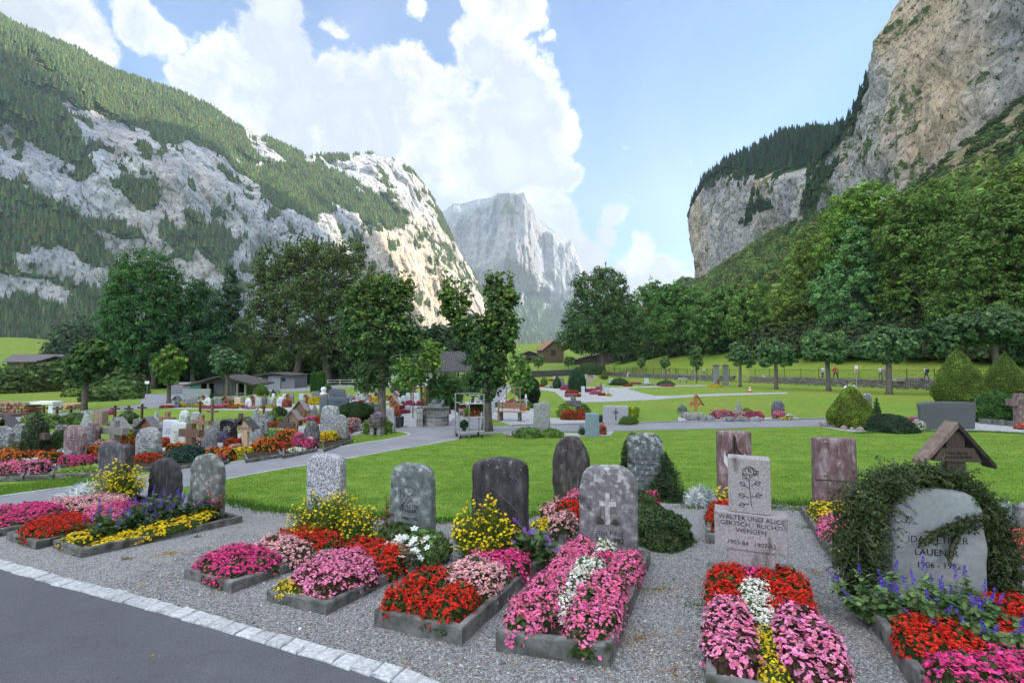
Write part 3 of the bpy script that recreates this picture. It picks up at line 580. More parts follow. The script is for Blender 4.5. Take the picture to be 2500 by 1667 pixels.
# ---------- foliage
QUAD=np.array([(-.5,-.32,0),(.0,-.5,.06),(.5,-.0,-.05),(.0,.5,.06)]); QF=np.array([[0,1,2,3]])
MAPLE=np.array([(0,-.5,0),(.5,-.25,.06),(.42,.3,-.04),(0,.55,.06),(-.42,.3,-.04),(-.5,-.25,.06)]); MF=np.array([[0,1,2,3],[0,3,4,5]])
def crown_pts(lobes,Y,N,seed,clus=45,shell=.45,depth=.95,dy=None):
    g=np.random.default_rng(seed); A=np.array([l[2]*l[3] for l in lobes],float); A/=A.sum(); Ps=[];Ns=[];Cs=[];K=[]
    for li,(cx,cy,rx,ry) in enumerate(lobes):
        c=np.array(PY(cx,cy,Y)); s=mpp(Y); R=np.array([rx*s,rx*s*depth,ry*s]); 
        if dy: c[1]+=dy[li]*s
        n_=int(N*A[li]); k=max(4,n_//clus); d=g.normal(0,1,(k,3)); d/=np.linalg.norm(d,axis=1,keepdims=True)
        r=(shell+(1-shell)*g.random((k,1))**.55); cc=d*r*R*(1+.10*g.normal(0,1,(k,1))); rc=R.mean()*(2.3/math.sqrt(k))*g.uniform(.6,1.35,(k,1))
        w=g.integers(0,k,n_); off=g.normal(0,1,(n_,3)); off/=np.linalg.norm(off,axis=1,keepdims=True); off*=g.random((n_,1))**.4; off[:,2]*=.8
        p=cc[w]+off*rc[w]; Ps.append(c+p); nn=off*.9+d[w]*.35+np.array([0,0,.45])+g.normal(0,.35,(n_,3)); Ns.append(nn); Cs.append(g.normal(0,1,k)[w]); K.append(c+cc*.9)
    return np.concatenate(Ps),np.concatenate(Ns),np.concatenate(Cs),np.concatenate(K)
def limb(mb,a,b,r0,r1,seed,n=6,wob=.06):
    rr=random.Random(seed); a,b=Vector(a),Vector(b); L=(b-a).length; pts=[];R=[]
    for i in range(n):
        t=i/(n-1); p=a.lerp(b,t)+Vector([rr.uniform(-1,1)*L*wob*math.sin(t*math.pi) for _ in range(3)])+Vector((0,0,L*.10*math.sin(t*math.pi))); pts.append(p); R.append(r0+(r1-r0)*t)
    mb.tube(pts,R,7)
def tree(name,label,base,lobes,Y=None,N=6000,leaf=.4,col=(.05,.09,.02),col2=None,tr=.25,group=None,seed=1,shell=.45,limbs=14,split=.35,maple=False,cat='tree',clus=45,amt=.22,barkc=(1,1,1),lean=0,trunks=None,dy=None,shoots=0,shootlen=1.0):
    b=G(*base) if Y is None else PY(base[0],base[1],Y); Yt=b.y
    if not maple: N=int(N*1.9); leaf=leaf*.66
    else: N=int(N*.82); leaf*=.64
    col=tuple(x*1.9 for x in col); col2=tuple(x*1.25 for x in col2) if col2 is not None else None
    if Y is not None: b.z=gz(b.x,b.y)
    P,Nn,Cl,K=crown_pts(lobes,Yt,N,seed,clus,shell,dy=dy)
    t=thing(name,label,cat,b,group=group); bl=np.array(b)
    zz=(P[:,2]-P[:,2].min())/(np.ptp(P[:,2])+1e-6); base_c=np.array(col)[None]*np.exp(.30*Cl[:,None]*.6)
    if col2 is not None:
        g=np.random.default_rng(seed+5); w=(g.random(len(P))<np.clip(zz*1.1-.45+.22*Cl,0,.85))[:,None]; base_c=np.where(w,np.array(col2)[None]*np.exp(.2*Cl[:,None]),base_c)  # upper leaves lighter: backlight on the crown top put into the leaf colour
    if shoots:
        g=np.random.default_rng(seed+77); top=P[:,2]+g.normal(0,.35,len(P)); ii=np.argsort(-top)[:len(P)//4]; ii=g.choice(ii,shoots); SP=[];SN=[]
        for i_ in ii:
            L=g.uniform(.4,1.0)*shootlen; k=int(10+L*9); u=g.random((k,1)); dirn=np.array([g.normal(0,.18),g.normal(0,.18),1.]); SP.append(P[i_]+dirn*u*L+g.normal(0,.055,(k,3))); SN.append(g.normal(0,.7,(k,3))+np.array([0,-.3,.5]))
        SP=np.concatenate(SP); P=np.concatenate([P,SP]); Nn=np.concatenate([Nn,np.concatenate(SN)]); base_c=np.concatenate([base_c,np.tile(np.array(col2 if col2 else col)*.8,(len(SP),1))])
    T,Fc=(MAPLE,MF) if maple else (QUAD,QF); V,FF=scatter(T,Fc,P-bl,nrm=Nn,scale=leaf*np.random.default_rng(seed).uniform(.6,1.3,len(P)))
    nb=NB(); nb.add(V,FF,jitcol(base_c,len(P),len(T),amt,.08)); nb.build('crown',M['leaf'],t)
    mb=MB(); lowz=np.percentile(P[:,2],8); topz=P[:,2].max(); cxm=P[:,0].mean(),P[:,1].mean(); h=topz-b.z
    for ti,(ox,top) in enumerate(trunks or [(0,.7)]):
        fork=Vector((ox*.6+(cxm[0]-b.x)*.35,0,max(lowz-b.z,.12*h)+.06*h)); tt=Vector((cxm[0]-b.x+ox*2,cxm[1]-b.y,h*top))
        q=[Vector((ox,0,-.2)),Vector((ox,0,.06*h)),fork,fork.lerp(tt,.5)+Vector((.02*h,0,0)),tt]
        mb.tube(q,[tr*1.45,tr,tr*.8,tr*.42,tr*.08],9)
        ks=K[np.random.default_rng(seed+9+ti).permutation(len(K))[:limbs]]
        for j,kp in enumerate(ks):
            kp=Vector(kp-bl); f=fork.lerp(tt,min(.8,max(0,(kp.z-fork.z)/(tt.z-fork.z+1e-6)-split+.05*j%.2))) if kp.z>fork.z else fork*.95
            limb(mb,f,kp,tr*random.uniform(.22,.42),tr*.05,seed*31+j)
    mb.build('trunk',M['bark'],t,smooth=True); return t
def mound(prof,n=28,seed=0,amp=.08,sq=1.0):   # noisy solid of revolution -> verts, faces, pts function
    V=[];Fc=[]; pr=prof
    for r,z in pr:
        for k in range(n): a=2*math.pi*k/n; V.append((r*math.cos(a),r*math.sin(a)*sq,z))
    V=np.array(V); nn=fbm(V[:,0]*3+seed,V[:,1]*3,V[:,2]*3,3,seed)-.5; V[:,:2]*=(1+amp*2*nn)[:,None]
    m=len(pr)
    for i in range(m-1):
        for k in range(n): Fc.append((i*n+k,i*n+(k+1)%n,(i+1)*n+(k+1)%n,(i+1)*n+k))
    return V,np.array(Fc)
def surf_sample(V,Fc,N,g,upbias=0):
    a,b,c,d=V[Fc[:,0]],V[Fc[:,1]],V[Fc[:,2]],V[Fc[:,3]]; nr=np.cross(c-a,d-b); A=np.linalg.norm(nr,axis=1)+1e-12; nr/=A[:,None]
    w=A/A.sum(); i=g.choice(len(w),N,p=w); u,v=g.random((2,N,1)); p=(a[i]*(1-u)+b[i]*u)*(1-v)+(d[i]*(1-u)+c[i]*u)*v
    return p,nr[i]
def shrub(name,label,base,wpx,hpx,shape='cone',col=(.05,.09,.02),leaf=.06,N=5000,cat='shrub',group=None,Y=None,seed=3,rough=.04,droop=0,core=.5,kind=None,amt=.25,sq=1.0,wm=None,hm=None,spike=0,parent=None,partname=None):
    b=(G(*base) if Y is None else PY(base[0],base[1],Y)) if not isinstance(base,Vector) else base
    s=mpp(b.y); R=wm/2 if wm else wpx*s/2; h=hm or hpx*s; t=np.linspace(0,1,14)
    if shape=='cone': q=np.clip((t-.22)/.78,0,1); r=np.where(t<.22,.84+.16*np.sin(t/.22*math.pi/2),.55*np.cos(q*math.pi/2)+.45*(1-q))
    elif shape=='egg': r=np.sin(np.clip(t*.9+.14,0,1)**.8*math.pi)**.55
    elif shape=='dome': r=np.sqrt(np.clip(1-t**2.2,0,1))
    elif shape=='column': r=np.where(t<.85,.9+.1*np.sin(t*3),np.cos((t-.85)/.15*math.pi/2)**.6)
    elif shape=='ball': r=np.sqrt(np.clip(1-(2*t-1)**2,0,1))*.98+.02
    elif shape=='spread': r=.75+.25*t; r[-3:]=[.8,.5,.02]
    r=np.maximum(r,.01); r[-1]=.01
    V,Fc=mound(list(zip(r*R,t*h)),26,seed,rough*2,sq); g=np.random.default_rng(seed); p,nr=surf_sample(V,Fc,N,g)
    th=0 
    if droop: nr=nr+np.array([0,0,-droop])
    if spike: nr=nr*(1-spike)+g.normal(0,.5,nr.shape)
    else: nr=nr+g.normal(0,.55,nr.shape)
    out=(fbm(p[:,0]*4/R+seed,p[:,1]*4/R,p[:,2]*4/R,3,seed)-.5)*R*rough*5; p=p+p*[1,1,0]/np.maximum(np.linalg.norm(p[:,:2],axis=1,keepdims=True),.01)*out[:,None]*.5+g.normal(0,leaf*.35,p.shape)
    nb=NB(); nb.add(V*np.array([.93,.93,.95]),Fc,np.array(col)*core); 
    if spike: T=np.array([(-.12,-.1,0),(.12,-.1,0),(.02,.1,1.0),(-.02,.1,1.0)])
    else: T=QUAD
    cl=(fbm(p[:,0]*2.5/R+9,p[:,1]*2.5/R,p[:,2]*2.5/R,3,seed+4)-.5)[:,None]; LV,LF=scatter(T,QF,p,nrm=nr,scale=leaf*g.uniform(.6,1.4,N)); nb.add(LV,LF,jitcol(np.array(col)[None]*np.exp(cl*1.6),N,4,amt,.10),1)
    if parent is not None: o=nb.build(partname or 'foliage',[M['core'],M['leaf']],parent); o.location=b if partname=='abs' else (0,0,0); return o
    o=nb.build(name,[M['core'],M['leaf']]); o.location=b; return tag(o,label,cat,group,kind)
# ---------- flowers
def petal_tmpl(n=4,w=.42,cup=.25,seed=0):
    V=[];Fc=[]
    for k in range(n):
        a=2*math.pi*k/n; L=1.0 if k%2==0 or n!=4 else .72
        for (x,y,z) in ((.05,0,0),(.6*L,w,cup*.6),(1.05*L,0,cup),(.6*L,-w,cup*.6)):
            V.append((x*math.cos(a)-y*math.sin(a),x*math.sin(a)+y*math.cos(a),z))
        Fc.append([4*k,4*k+1,4*k+2,4*k+3])
    b=len(V); q=.10; V+= [(-q,-q,.14),(q,-q,.14),(q,q,.14),(-q,q,.14)]; Fc.append([b,b+1,b+2,b+3]); return np.array(V),np.array(Fc)
PT4=petal_tmpl(4,.46,.3); PT5=petal_tmpl(5,.34,.1)
LEAF=np.array([(0,0,0),(.35,.30,.05),(.8,.22,.0),(1.0,0,-.08),(.8,-.22,.0),(.35,-.30,.05)]); LFc=np.array([[0,1,2,3],[0,3,4,5]])
BC={'red':((.60,.012,.008),(.045,.08,.018),'b'),'pink':((.86,.17,.38),(.06,.10,.025),'b'),'hot':((.72,.045,.25),(.05,.09,.02),'b'),'pale':((.82,.42,.46),(.07,.08,.03),'b'),
 'white':((.85,.85,.76),(.08,.15,.03),'b'),'darkpink':((.85,.24,.44),(.085,.055,.035),'b'),'salmon':((.75,.12,.12),(.05,.09,.02),'b'),
 'orange':((.75,.16,.010),(.03,.065,.015),'t'),'yellow':((.80,.55,.01),(.07,.12,.015),'t'),'yelfine':((.82,.58,.01),(.09,.15,.02),'f'),'rust':((.55,.06,.01),(.03,.06,.015),'t'),'lilac':((.42,.22,.62),(.06,.10,.03),'b'),'gold':((.80,.38,.01),(.05,.09,.02),'t')}
def flower_mesh(kind,foot,h,near,seed=0,dens=1.0,bsz=1.0):
    if near: foot=np.asarray(foot)*.97; h=h*.50
    else: h=h*.8
    """foot: (k,2) local outline; h height; returns foliage NB, blossom NB"""
    col,lc,ty=BC[kind]; g=np.random.default_rng(seed); foot=np.asarray(foot,float); c=foot.mean(0); n=len(foot)
    rings=np.array([0,.4,.7,.86,.95,1.0,1.01]); zs=np.array([1,.98,.94,.84,.62,.30,0.])
    V=[];Fc=[]
    for r,z in zip(rings[::-1],zs[::-1]):
        for k in range(n): p=c+(foot[k]-c)*max(r,.02); V.append((p[0],p[1],z*h))
    V=np.array(V); sz=max(np.ptp(foot[:,0]),np.ptp(foot[:,1])); bump=(fbm(V[:,0]*9+seed,V[:,1]*9,0,3,seed)-.45)*h*.9; V[:,2]+=bump*np.clip(V[:,2]/h*1.4,0,1)
    for i in range(len(rings)-1):
        for k in range(n): Fc.append((i*n+k,i*n+(k+1)%n,(i+1)*n+(k+1)%n,(i+1)*n+k))
    Fc=np.array(Fc); a_=V[Fc[:,0]];b_=V[Fc[:,1]];c_=V[Fc[:,2]];d_=V[Fc[:,3]]; area=np.linalg.norm(np.cross(c_-a_,d_-b_),axis=1).sum()/2
    size=bsz*{'b':.0135,'t':.016,'f':.009}[ty]*(1 if near else (1.35 if ty!='f' else 2.0)); per={'b':2700,'t':1200,'f':2600}[ty]*dens*(1 if near else .55)
    N=max(12,min(int(area*per),6500)); NL=max(20,min(int(area*(1500 if near else 700)),4000))
    fol=NB(); fol.add(V*np.array([1,1,.9]),Fc,np.array(lc)*.6)
    p,nr=surf_sample(V,Fc,NL,g); sgn=np.sign((nr*(p-np.array([c[0],c[1],-h*.5]))).sum(1,keepdims=True)); nr=nr*sgn
    ls=(.045 if ty=='b' else .03)*(1 if near else 1.3); p2=p+nr*g.uniform(-.012,.012,(NL,1)); LV,LF=scatter(LEAF,LFc,p2,nrm=nr+g.normal(0,.5,nr.shape),scale=ls*g.uniform(.6,1.2,NL)); fol.add(LV,LF,jitcol(lc,NL,6,.3,.12),1)
    p,nr=surf_sample(V,Fc,N*2,g); sgn=np.sign((nr*(p-np.array([c[0],c[1],-h*.5]))).sum(1,keepdims=True)); nr=nr*sgn
    q=fbm(p[:,0]*26+seed,p[:,1]*26,p[:,2]*26,2,seed+3)+g.normal(0,.10,len(p))+nr[:,2]*.22; k=np.argsort(-q)[:N] if ty!='f' else np.arange(N); p,nr=p[k],nr[k]
    up=(.008 if near else 0)+g.uniform(0,.042 if ty=='b' else .02,(len(p),1))*(g.random((len(p),1))**1.5); p=p+nr*up+np.array([0,0,.006]); T,TF=(PT4 if ty=='b' else PT5); BV,BF=scatter(T,TF,p,nrm=nr+np.array([0,0,.35])+g.normal(0,.33,nr.shape),scale=size*g.uniform(.65,1.25,len(p)))
    cc=jitcol(col,len(p),len(T),.26,.10); m=np.tile(np.arange(len(T))>=len(T)-4,len(p)); cc[m]=np.array([.75,.42,.02]) if ty!='t' else cc[m]*.6
    old=np.repeat(g.random(len(p))<.07,len(T)); cc[old]=cc[old]*.45+np.array([.05,.03,.015])
    bl=NB(); bl.add(BV,BF,cc)
    if ty=='b' and near:   # extra buds
        nbud=N//2; pb=p[g.integers(0,len(p),nbud)]+g.normal(0,.02,(nbud,3)); BV,BF=scatter(QUAD,QF,pb,nrm=g.normal(0,1,(nbud,3)),scale=size*.9*g.uniform(.5,1,nbud)); bl.add(BV,BF,jitcol(col,nbud,4,.2,.1))
    return fol,bl
def blobfoot(w,d,seed,yaw=0,n=26,sq=3.0):
    t=np.linspace(0,2*np.pi,n,endpoint=False); r=(np.abs(np.cos(t))**sq+np.abs(np.sin(t))**sq)**(-1/sq); r=r*(1+.10*(vn(np.cos(t)*2+seed,np.sin(t)*2,0,seed)-.5)*2)
    p=np.stack([r*np.cos(t)*w/2,r*np.sin(t)*d/2,0*t],1); return rot(p,yaw)[:,:2]
KN={'red':('begonias','red begonia'),'pink':('begonias','pink begonia')}
def flowers(label,base,w,d,h,kind,yaw=0,near=False,seed=None,dens=1.0,group=None,foot=None,cat='flowers',name=None,bsz=1.0):
    seed=seed if seed is not None else random.randrange(9999); b=base if isinstance(base,Vector) else G(*base)
    nm=name or {'b':'begonia_patch','t':'marigold_patch','f':'marigold_patch'}[BC[kind][2]]
    t=thing(nm,label,cat,b,group=group); fo,bl=flower_mesh(kind,foot if foot is not None else blobfoot(w,d,seed,yaw),h,near,seed,dens,bsz)
    fo.build('foliage',[M['core'],M['leaf']],t); bl.build('blossoms',M['petal'],t); return t
def spray(name,label,b,R,h,stems,col,leafcol,seed,tip='daisy',leaf=.05,cat='flowers',group=None,leafn=18,tipsize=.014,lw=.35,silver=False,tipn=1,sx=1.0):
    """loose upright plant: stems with leaves and flower heads"""
    g=np.random.default_rng(seed); t=thing(name,label,cat,b,group=group); a=g.uniform(0,2*np.pi,stems); r=np.sqrt(g.random(stems))*R
    base=np.stack([r*np.cos(a)*.45*sx,r*np.sin(a)*.45,0*r],1); topp=np.stack([r*np.cos(a)*sx,r*np.sin(a),h*(1-.50*(r/R)**2)*g.uniform(.55,1.12,stems)*(1+.18*np.sin(3*a+seed))],1)
    mb=NB(); seg=np.array([(-1,0,0),(1,0,0),(1,0,1),(-1,0,1),(0,-1,0),(0,1,0),(0,1,1),(0,-1,1)],float)
    L=topp-base; ln=np.linalg.norm(L,axis=1); V=[]
    for i in range(stems): pass
    s=np.tile(seg[None],(stems,1,1)); V=s[:,:,:2]*.0022; V=np.concatenate([V,0*s[:,:,2:]],2)+base[:,None]+L[:,None]*s[:,:,2:3]; Fq=(np.array([[0,1,2,3],[4,5,6,7]])[None]+(np.arange(stems)*8)[:,None,None]).reshape(-1,4)
    mb.add(V.reshape(-1,3),Fq,np.array(leafcol)*.9,0)
    k=stems*leafn; i=g.integers(0,stems,k); tt=g.random(k)**.8*.97; p=base[i]+L[i]*tt[:,None]+g.normal(0,.012,(k,3)); dr=g.normal(0,1,(k,3)); dr[:,2]=np.abs(dr[:,2])*.4
    T=LEAF*np.array([1,lw/.30,1]); nrm=np.stack([g.normal(0,.5,k),g.normal(0,.5,k),np.ones(k)],1); LV,LF=scatter(T,LFc,p,nrm=nrm,scale=leaf*g.uniform(.5,1.2,k)*(1.15-.5*tt)); mb.add(LV,LF,jitcol(leafcol,k,6,.25,.08),0)
    mb.build('foliage',M['leaf'],t); bl=NB()
    if tip=='daisy':
        BV,BF=scatter(PT5[0],PT5[1],np.repeat(topp,tipn,0)+g.normal(0,.014 if tipn>1 else .001,(stems*tipn,3)),nrm=np.stack([g.normal(0,.4,stems*tipn),g.normal(-.3,.4,stems*tipn),np.ones(stems*tipn)],1),scale=tipsize*g.uniform(.8,1.2,stems*tipn)); bl.add(BV,BF,jitcol(col,stems*tipn,len(PT5[0]),.12,.05))
    elif tip=='spike':
        m_=46; i=np.repeat(np.arange(stems),m_); u=np.tile(np.linspace(0,1,m_),stems); D_=L/ln[:,None]; sl=g.uniform(.07,.13,stems)*tipsize/.014; p=topp[i]+D_[i]*(u*sl[i])[:,None]; an=g.uniform(0,6.28,len(p)); rr=.013*(1-.75*u)*tipsize/.014; p=p+np.stack([np.cos(an)*rr,np.sin(an)*rr,0*rr],1)
        BV,BF=scatter(QUAD,QF,p,nrm=g.normal(0,1,p.shape),scale=.013*tipsize/.014*g.uniform(.7,1.2,len(p))); bl.add(BV,BF,jitcol(col,len(p),4,.25,.12))
    elif tip=='bell':
        i=g.integers(0,stems,stems*5); p=base[i]+L[i]*g.uniform(.5,1.05,(len(i),1))+g.normal(0,.02,(len(i),3)); BV,BF=scatter(PT4[0],PT4[1],p,nrm=np.stack([g.normal(0,.3,len(i)),g.normal(0,.3,len(i)),-np.ones(len(i))],1),scale=tipsize*g.uniform(.8,1.3,len(i))); bl.add(BV,BF,jitcol(col,len(i),len(PT4[0]),.15,.08))
    if tip: bl.build('blossoms',M['petal'],t)
    return t
# ---------- ground surfaces
gravel_poly=[(-260,1240),(0,1212+12),(150,1192),(244,1185),(360,1192),(470,1205),(547,1222),(600,1236),(660,1247),(760,1252),(860,1258),(960,1266),(1050,1275),(1150,1270),(1280,1262),(1360,1250),(1440,1236),(1560,1222),(1650,1208),(1750,1212),(1830,1222),(1922,1232),(2050,1232),(2180,1226),(2320,1226),(2450,1240),(2560,1262),(2760,1330),(2900,1500),(3000,1760),(2000,1900),(1400,1850),(1060,1667),(957,1640),(850,1612),(630,1550),(472,1503),(315,1463),(150,1422),(0,1379),(-300,1300)]
def rag(P,i0,i1,amp):
    out=[]
    for i,(x,y) in enumerate(P):
        out.append((x,y))
        if i0<=i<i1:
            x2,y2=P[i+1]; k=max(2,int(abs(x2-x)/9))
            for j in range(1,k): f=j/k; out.append((x+(x2-x)*f,y+(y2-y)*f+random.uniform(-amp,amp)))
    return out
GP0=gravel_poly; gravel_poly=rag(gravel_poly,2,26,4.5)
drape('gravel',gravel_poly,M['gravel'],.006,.10)
road_near=[(-300,1312),(0,1386),(197,1440),(393,1495),(610,1560),(850,1630),(957,1664),(1060,1700),(1400,1900),(900,2300),(-100,2400),(-900,1700)]
drape('path',road_near,M['asphalt'],.014,.12)
up=[(-180,1330),(0,1381),(150,1426),(315,1468),(472,1511),(630,1558),(850,1622),(1000,1668),(1300,1790)]
M['granite']=matc('granite_edging',[(.3,(.27,.28,.30)),(.5,(.45,.46,.48)),(.7,(.62,.63,.64))],scale=40,detail=8,rough=.9,bump=.6,bd=.004,bscale=120)
struct(edging('kerb',up,.125,.035,.15,M['granite']).build('stone_edging',M['granite']))
path_mid=[(-300,1262),(0,1213),(244,1178),(380,1158),(527,1135),(649,1117),(753,1102),(861,1086),(946,1073),(990,1064),(1000,1060),(992,1056),(960,1050),(880,1040),(860,1030),(930,1038),(999,1043),(1056,1039),(1095,1029),(1112,1018),(1124,1000),(1150,978),(1178,965),(1195,952),(1208,946),(1222,938.5),(1240,937.5),(1248,947),(1236,962),(1218,990),(1199,1024),(1196,1040),(1250,1040),(1488,1035),(1656,1031),(1900,1026.5),(2030,1023.5),(2200,1020),(2200,1030),(2080,1036),(2002,1041),(1900,1043),(1720,1047),(1526,1052),(1350,1054),(1250,1056),(1180,1060),(1109,1073),(1056,1083),(973,1097),(850,1119),(669,1148),(539,1172),(400,1200),(240,1230),(60,1262),(-300,1330)]
drape('path_middle',path_mid,M['oldasphalt'],.010,.20)
mb=edging('e',[(-300,1262),(0,1213),(244,1178),(527,1135),(753,1102),(861,1086),(946,1073),(985,1066),(1001,1060.5),(992,1056.5),(960,1050.5),(900,1043)],.07,.02,.4,None,mb=None,jit=.05)
edging('e',[(539,1172),(669,1148),(850,1119),(973,1097),(1056,1083),(1120,1072)],.06,.018,.4,None,mb=mb,jit=.05)
edging('e',[(930,1039),(999,1043.5),(1056,1039.5),(1095,1029.5),(1112,1018),(1124,1001)],.08,.03,.4,None,mb=mb,jit=.05)
edging('e',[(1197,1028),(1218,990),(1236,962),(1248,947)],.09,.03,.4,None,mb=mb,jit=.05)
edging('e',[(1163,985),(1180,967),(1205,948),(1222,938.5)],.06,.03,.4,None,mb=mb,jit=.05)
struct(mb.build('path_edging',M['granite']))
mb=edging('e',[(1250,1040),(1488,1034.7),(1656,1031),(1900,1026),(2030,1022.5),(2180,1019)],.10,.07,.8,None,jit=.02,gap=.01,col=(.55,.55,.57))
struct(mb.build('kerb',M['granite']))
drape('plaza',[(1356,957),(1385,983),(1480,981),(1595,976),(1690,968.5),(1800,964.5),(1900,961.5),(1925,961),(1918,957.5),(1800,960),(1700,963),(1640,966),(1600,966.5),(1575,961),(1545,953),(1530,947.5),(1640,943.5),(1745,941.5),(1744,939.5),(1620,941.5),(1500,946),(1440,945),(1370,946),(1310,946),(1302,950),(1340,954)],M['palegravel'],.010,.35)
drape('gravel_bed',[(-300,1190),(0,1160),(100,1153),(240,1160),(400,1148),(560,1112),(640,1102),(700,1076),(860,1064),(1000,1048),(1060,1044),(1112,1030),(1126,1013),(1120,1000),(1112,985),(1000,980),(900,1000),(800,1030),(700,1045),(500,1066),(300,1085),(0,1110),(-300,1150)],M['palegravel'],.005,.3)
drape('gravel_bed',[(390,997),(700,1004),(900,990),(1000,975),(1000,965),(880,972),(700,988),(560,993),(390,991)],M['palegravel'],.006,.4)
drape('gravel_bed',[(1200,1022),(1215,1000),(1230,975),(1300,972),(1330,1000),(1345,1020),(1480,1024),(1480,1034),(1250,1039)],M['palegravel'],.006,.25)
drape('gravel_bed',[(1655,1018),(1700,1014),(1790,1016),(1860,1020),(1930,1016),(1955,1021),(1900,1026),(1656,1030)],M['palegravel'],.006,.25)
drape('gravel_bed',[(1225,1056),(1400,1058),(1500,1052),(1490,1064),(1380,1066),(1240,1064)],M['palegravel'],.012,.25)
drape('gravel_bed',[(2000,1042),(2060,1028),(2200,1026),(2260,1030),(2400,1030),(2600,1050),(2600,1062),(2400,1052),(2200,1050),(2090,1056)],M['palegravel'],.012,.25)
road_l=[(-300,1065),(0,1022),(219,1002),(342,987),(345,961),(420,962),(500,960),(545,958),(602,954),(647,950),(700,949),(759,943),(819,940),(904,942),(1000,946),(1000,948),(840,946),(742,955),(660,957),(619,959),(500,968),(440,978),(425,992),(255,1007),(43,1030),(-300,1085)]
drape('road',road_l,M['oldasphalt'],.012,.5)
# road behind the wall
def wl(t,off): # point along wall line; t metres from (46,52) towards far, off = distance to the far side
    u=np.array([-.297,.955]); nn=np.array([.955,.297]); p=np.array([46,52.])+u*t+nn*off; return p
pl=[tuple(wl(t,.9)) for t in np.linspace(-60,85,30)]+[tuple(wl(t,5.2)) for t in np.linspace(85,-60,30)]
drape('road_behind',pl,M['oldasphalt'],.03,.9,world=True)
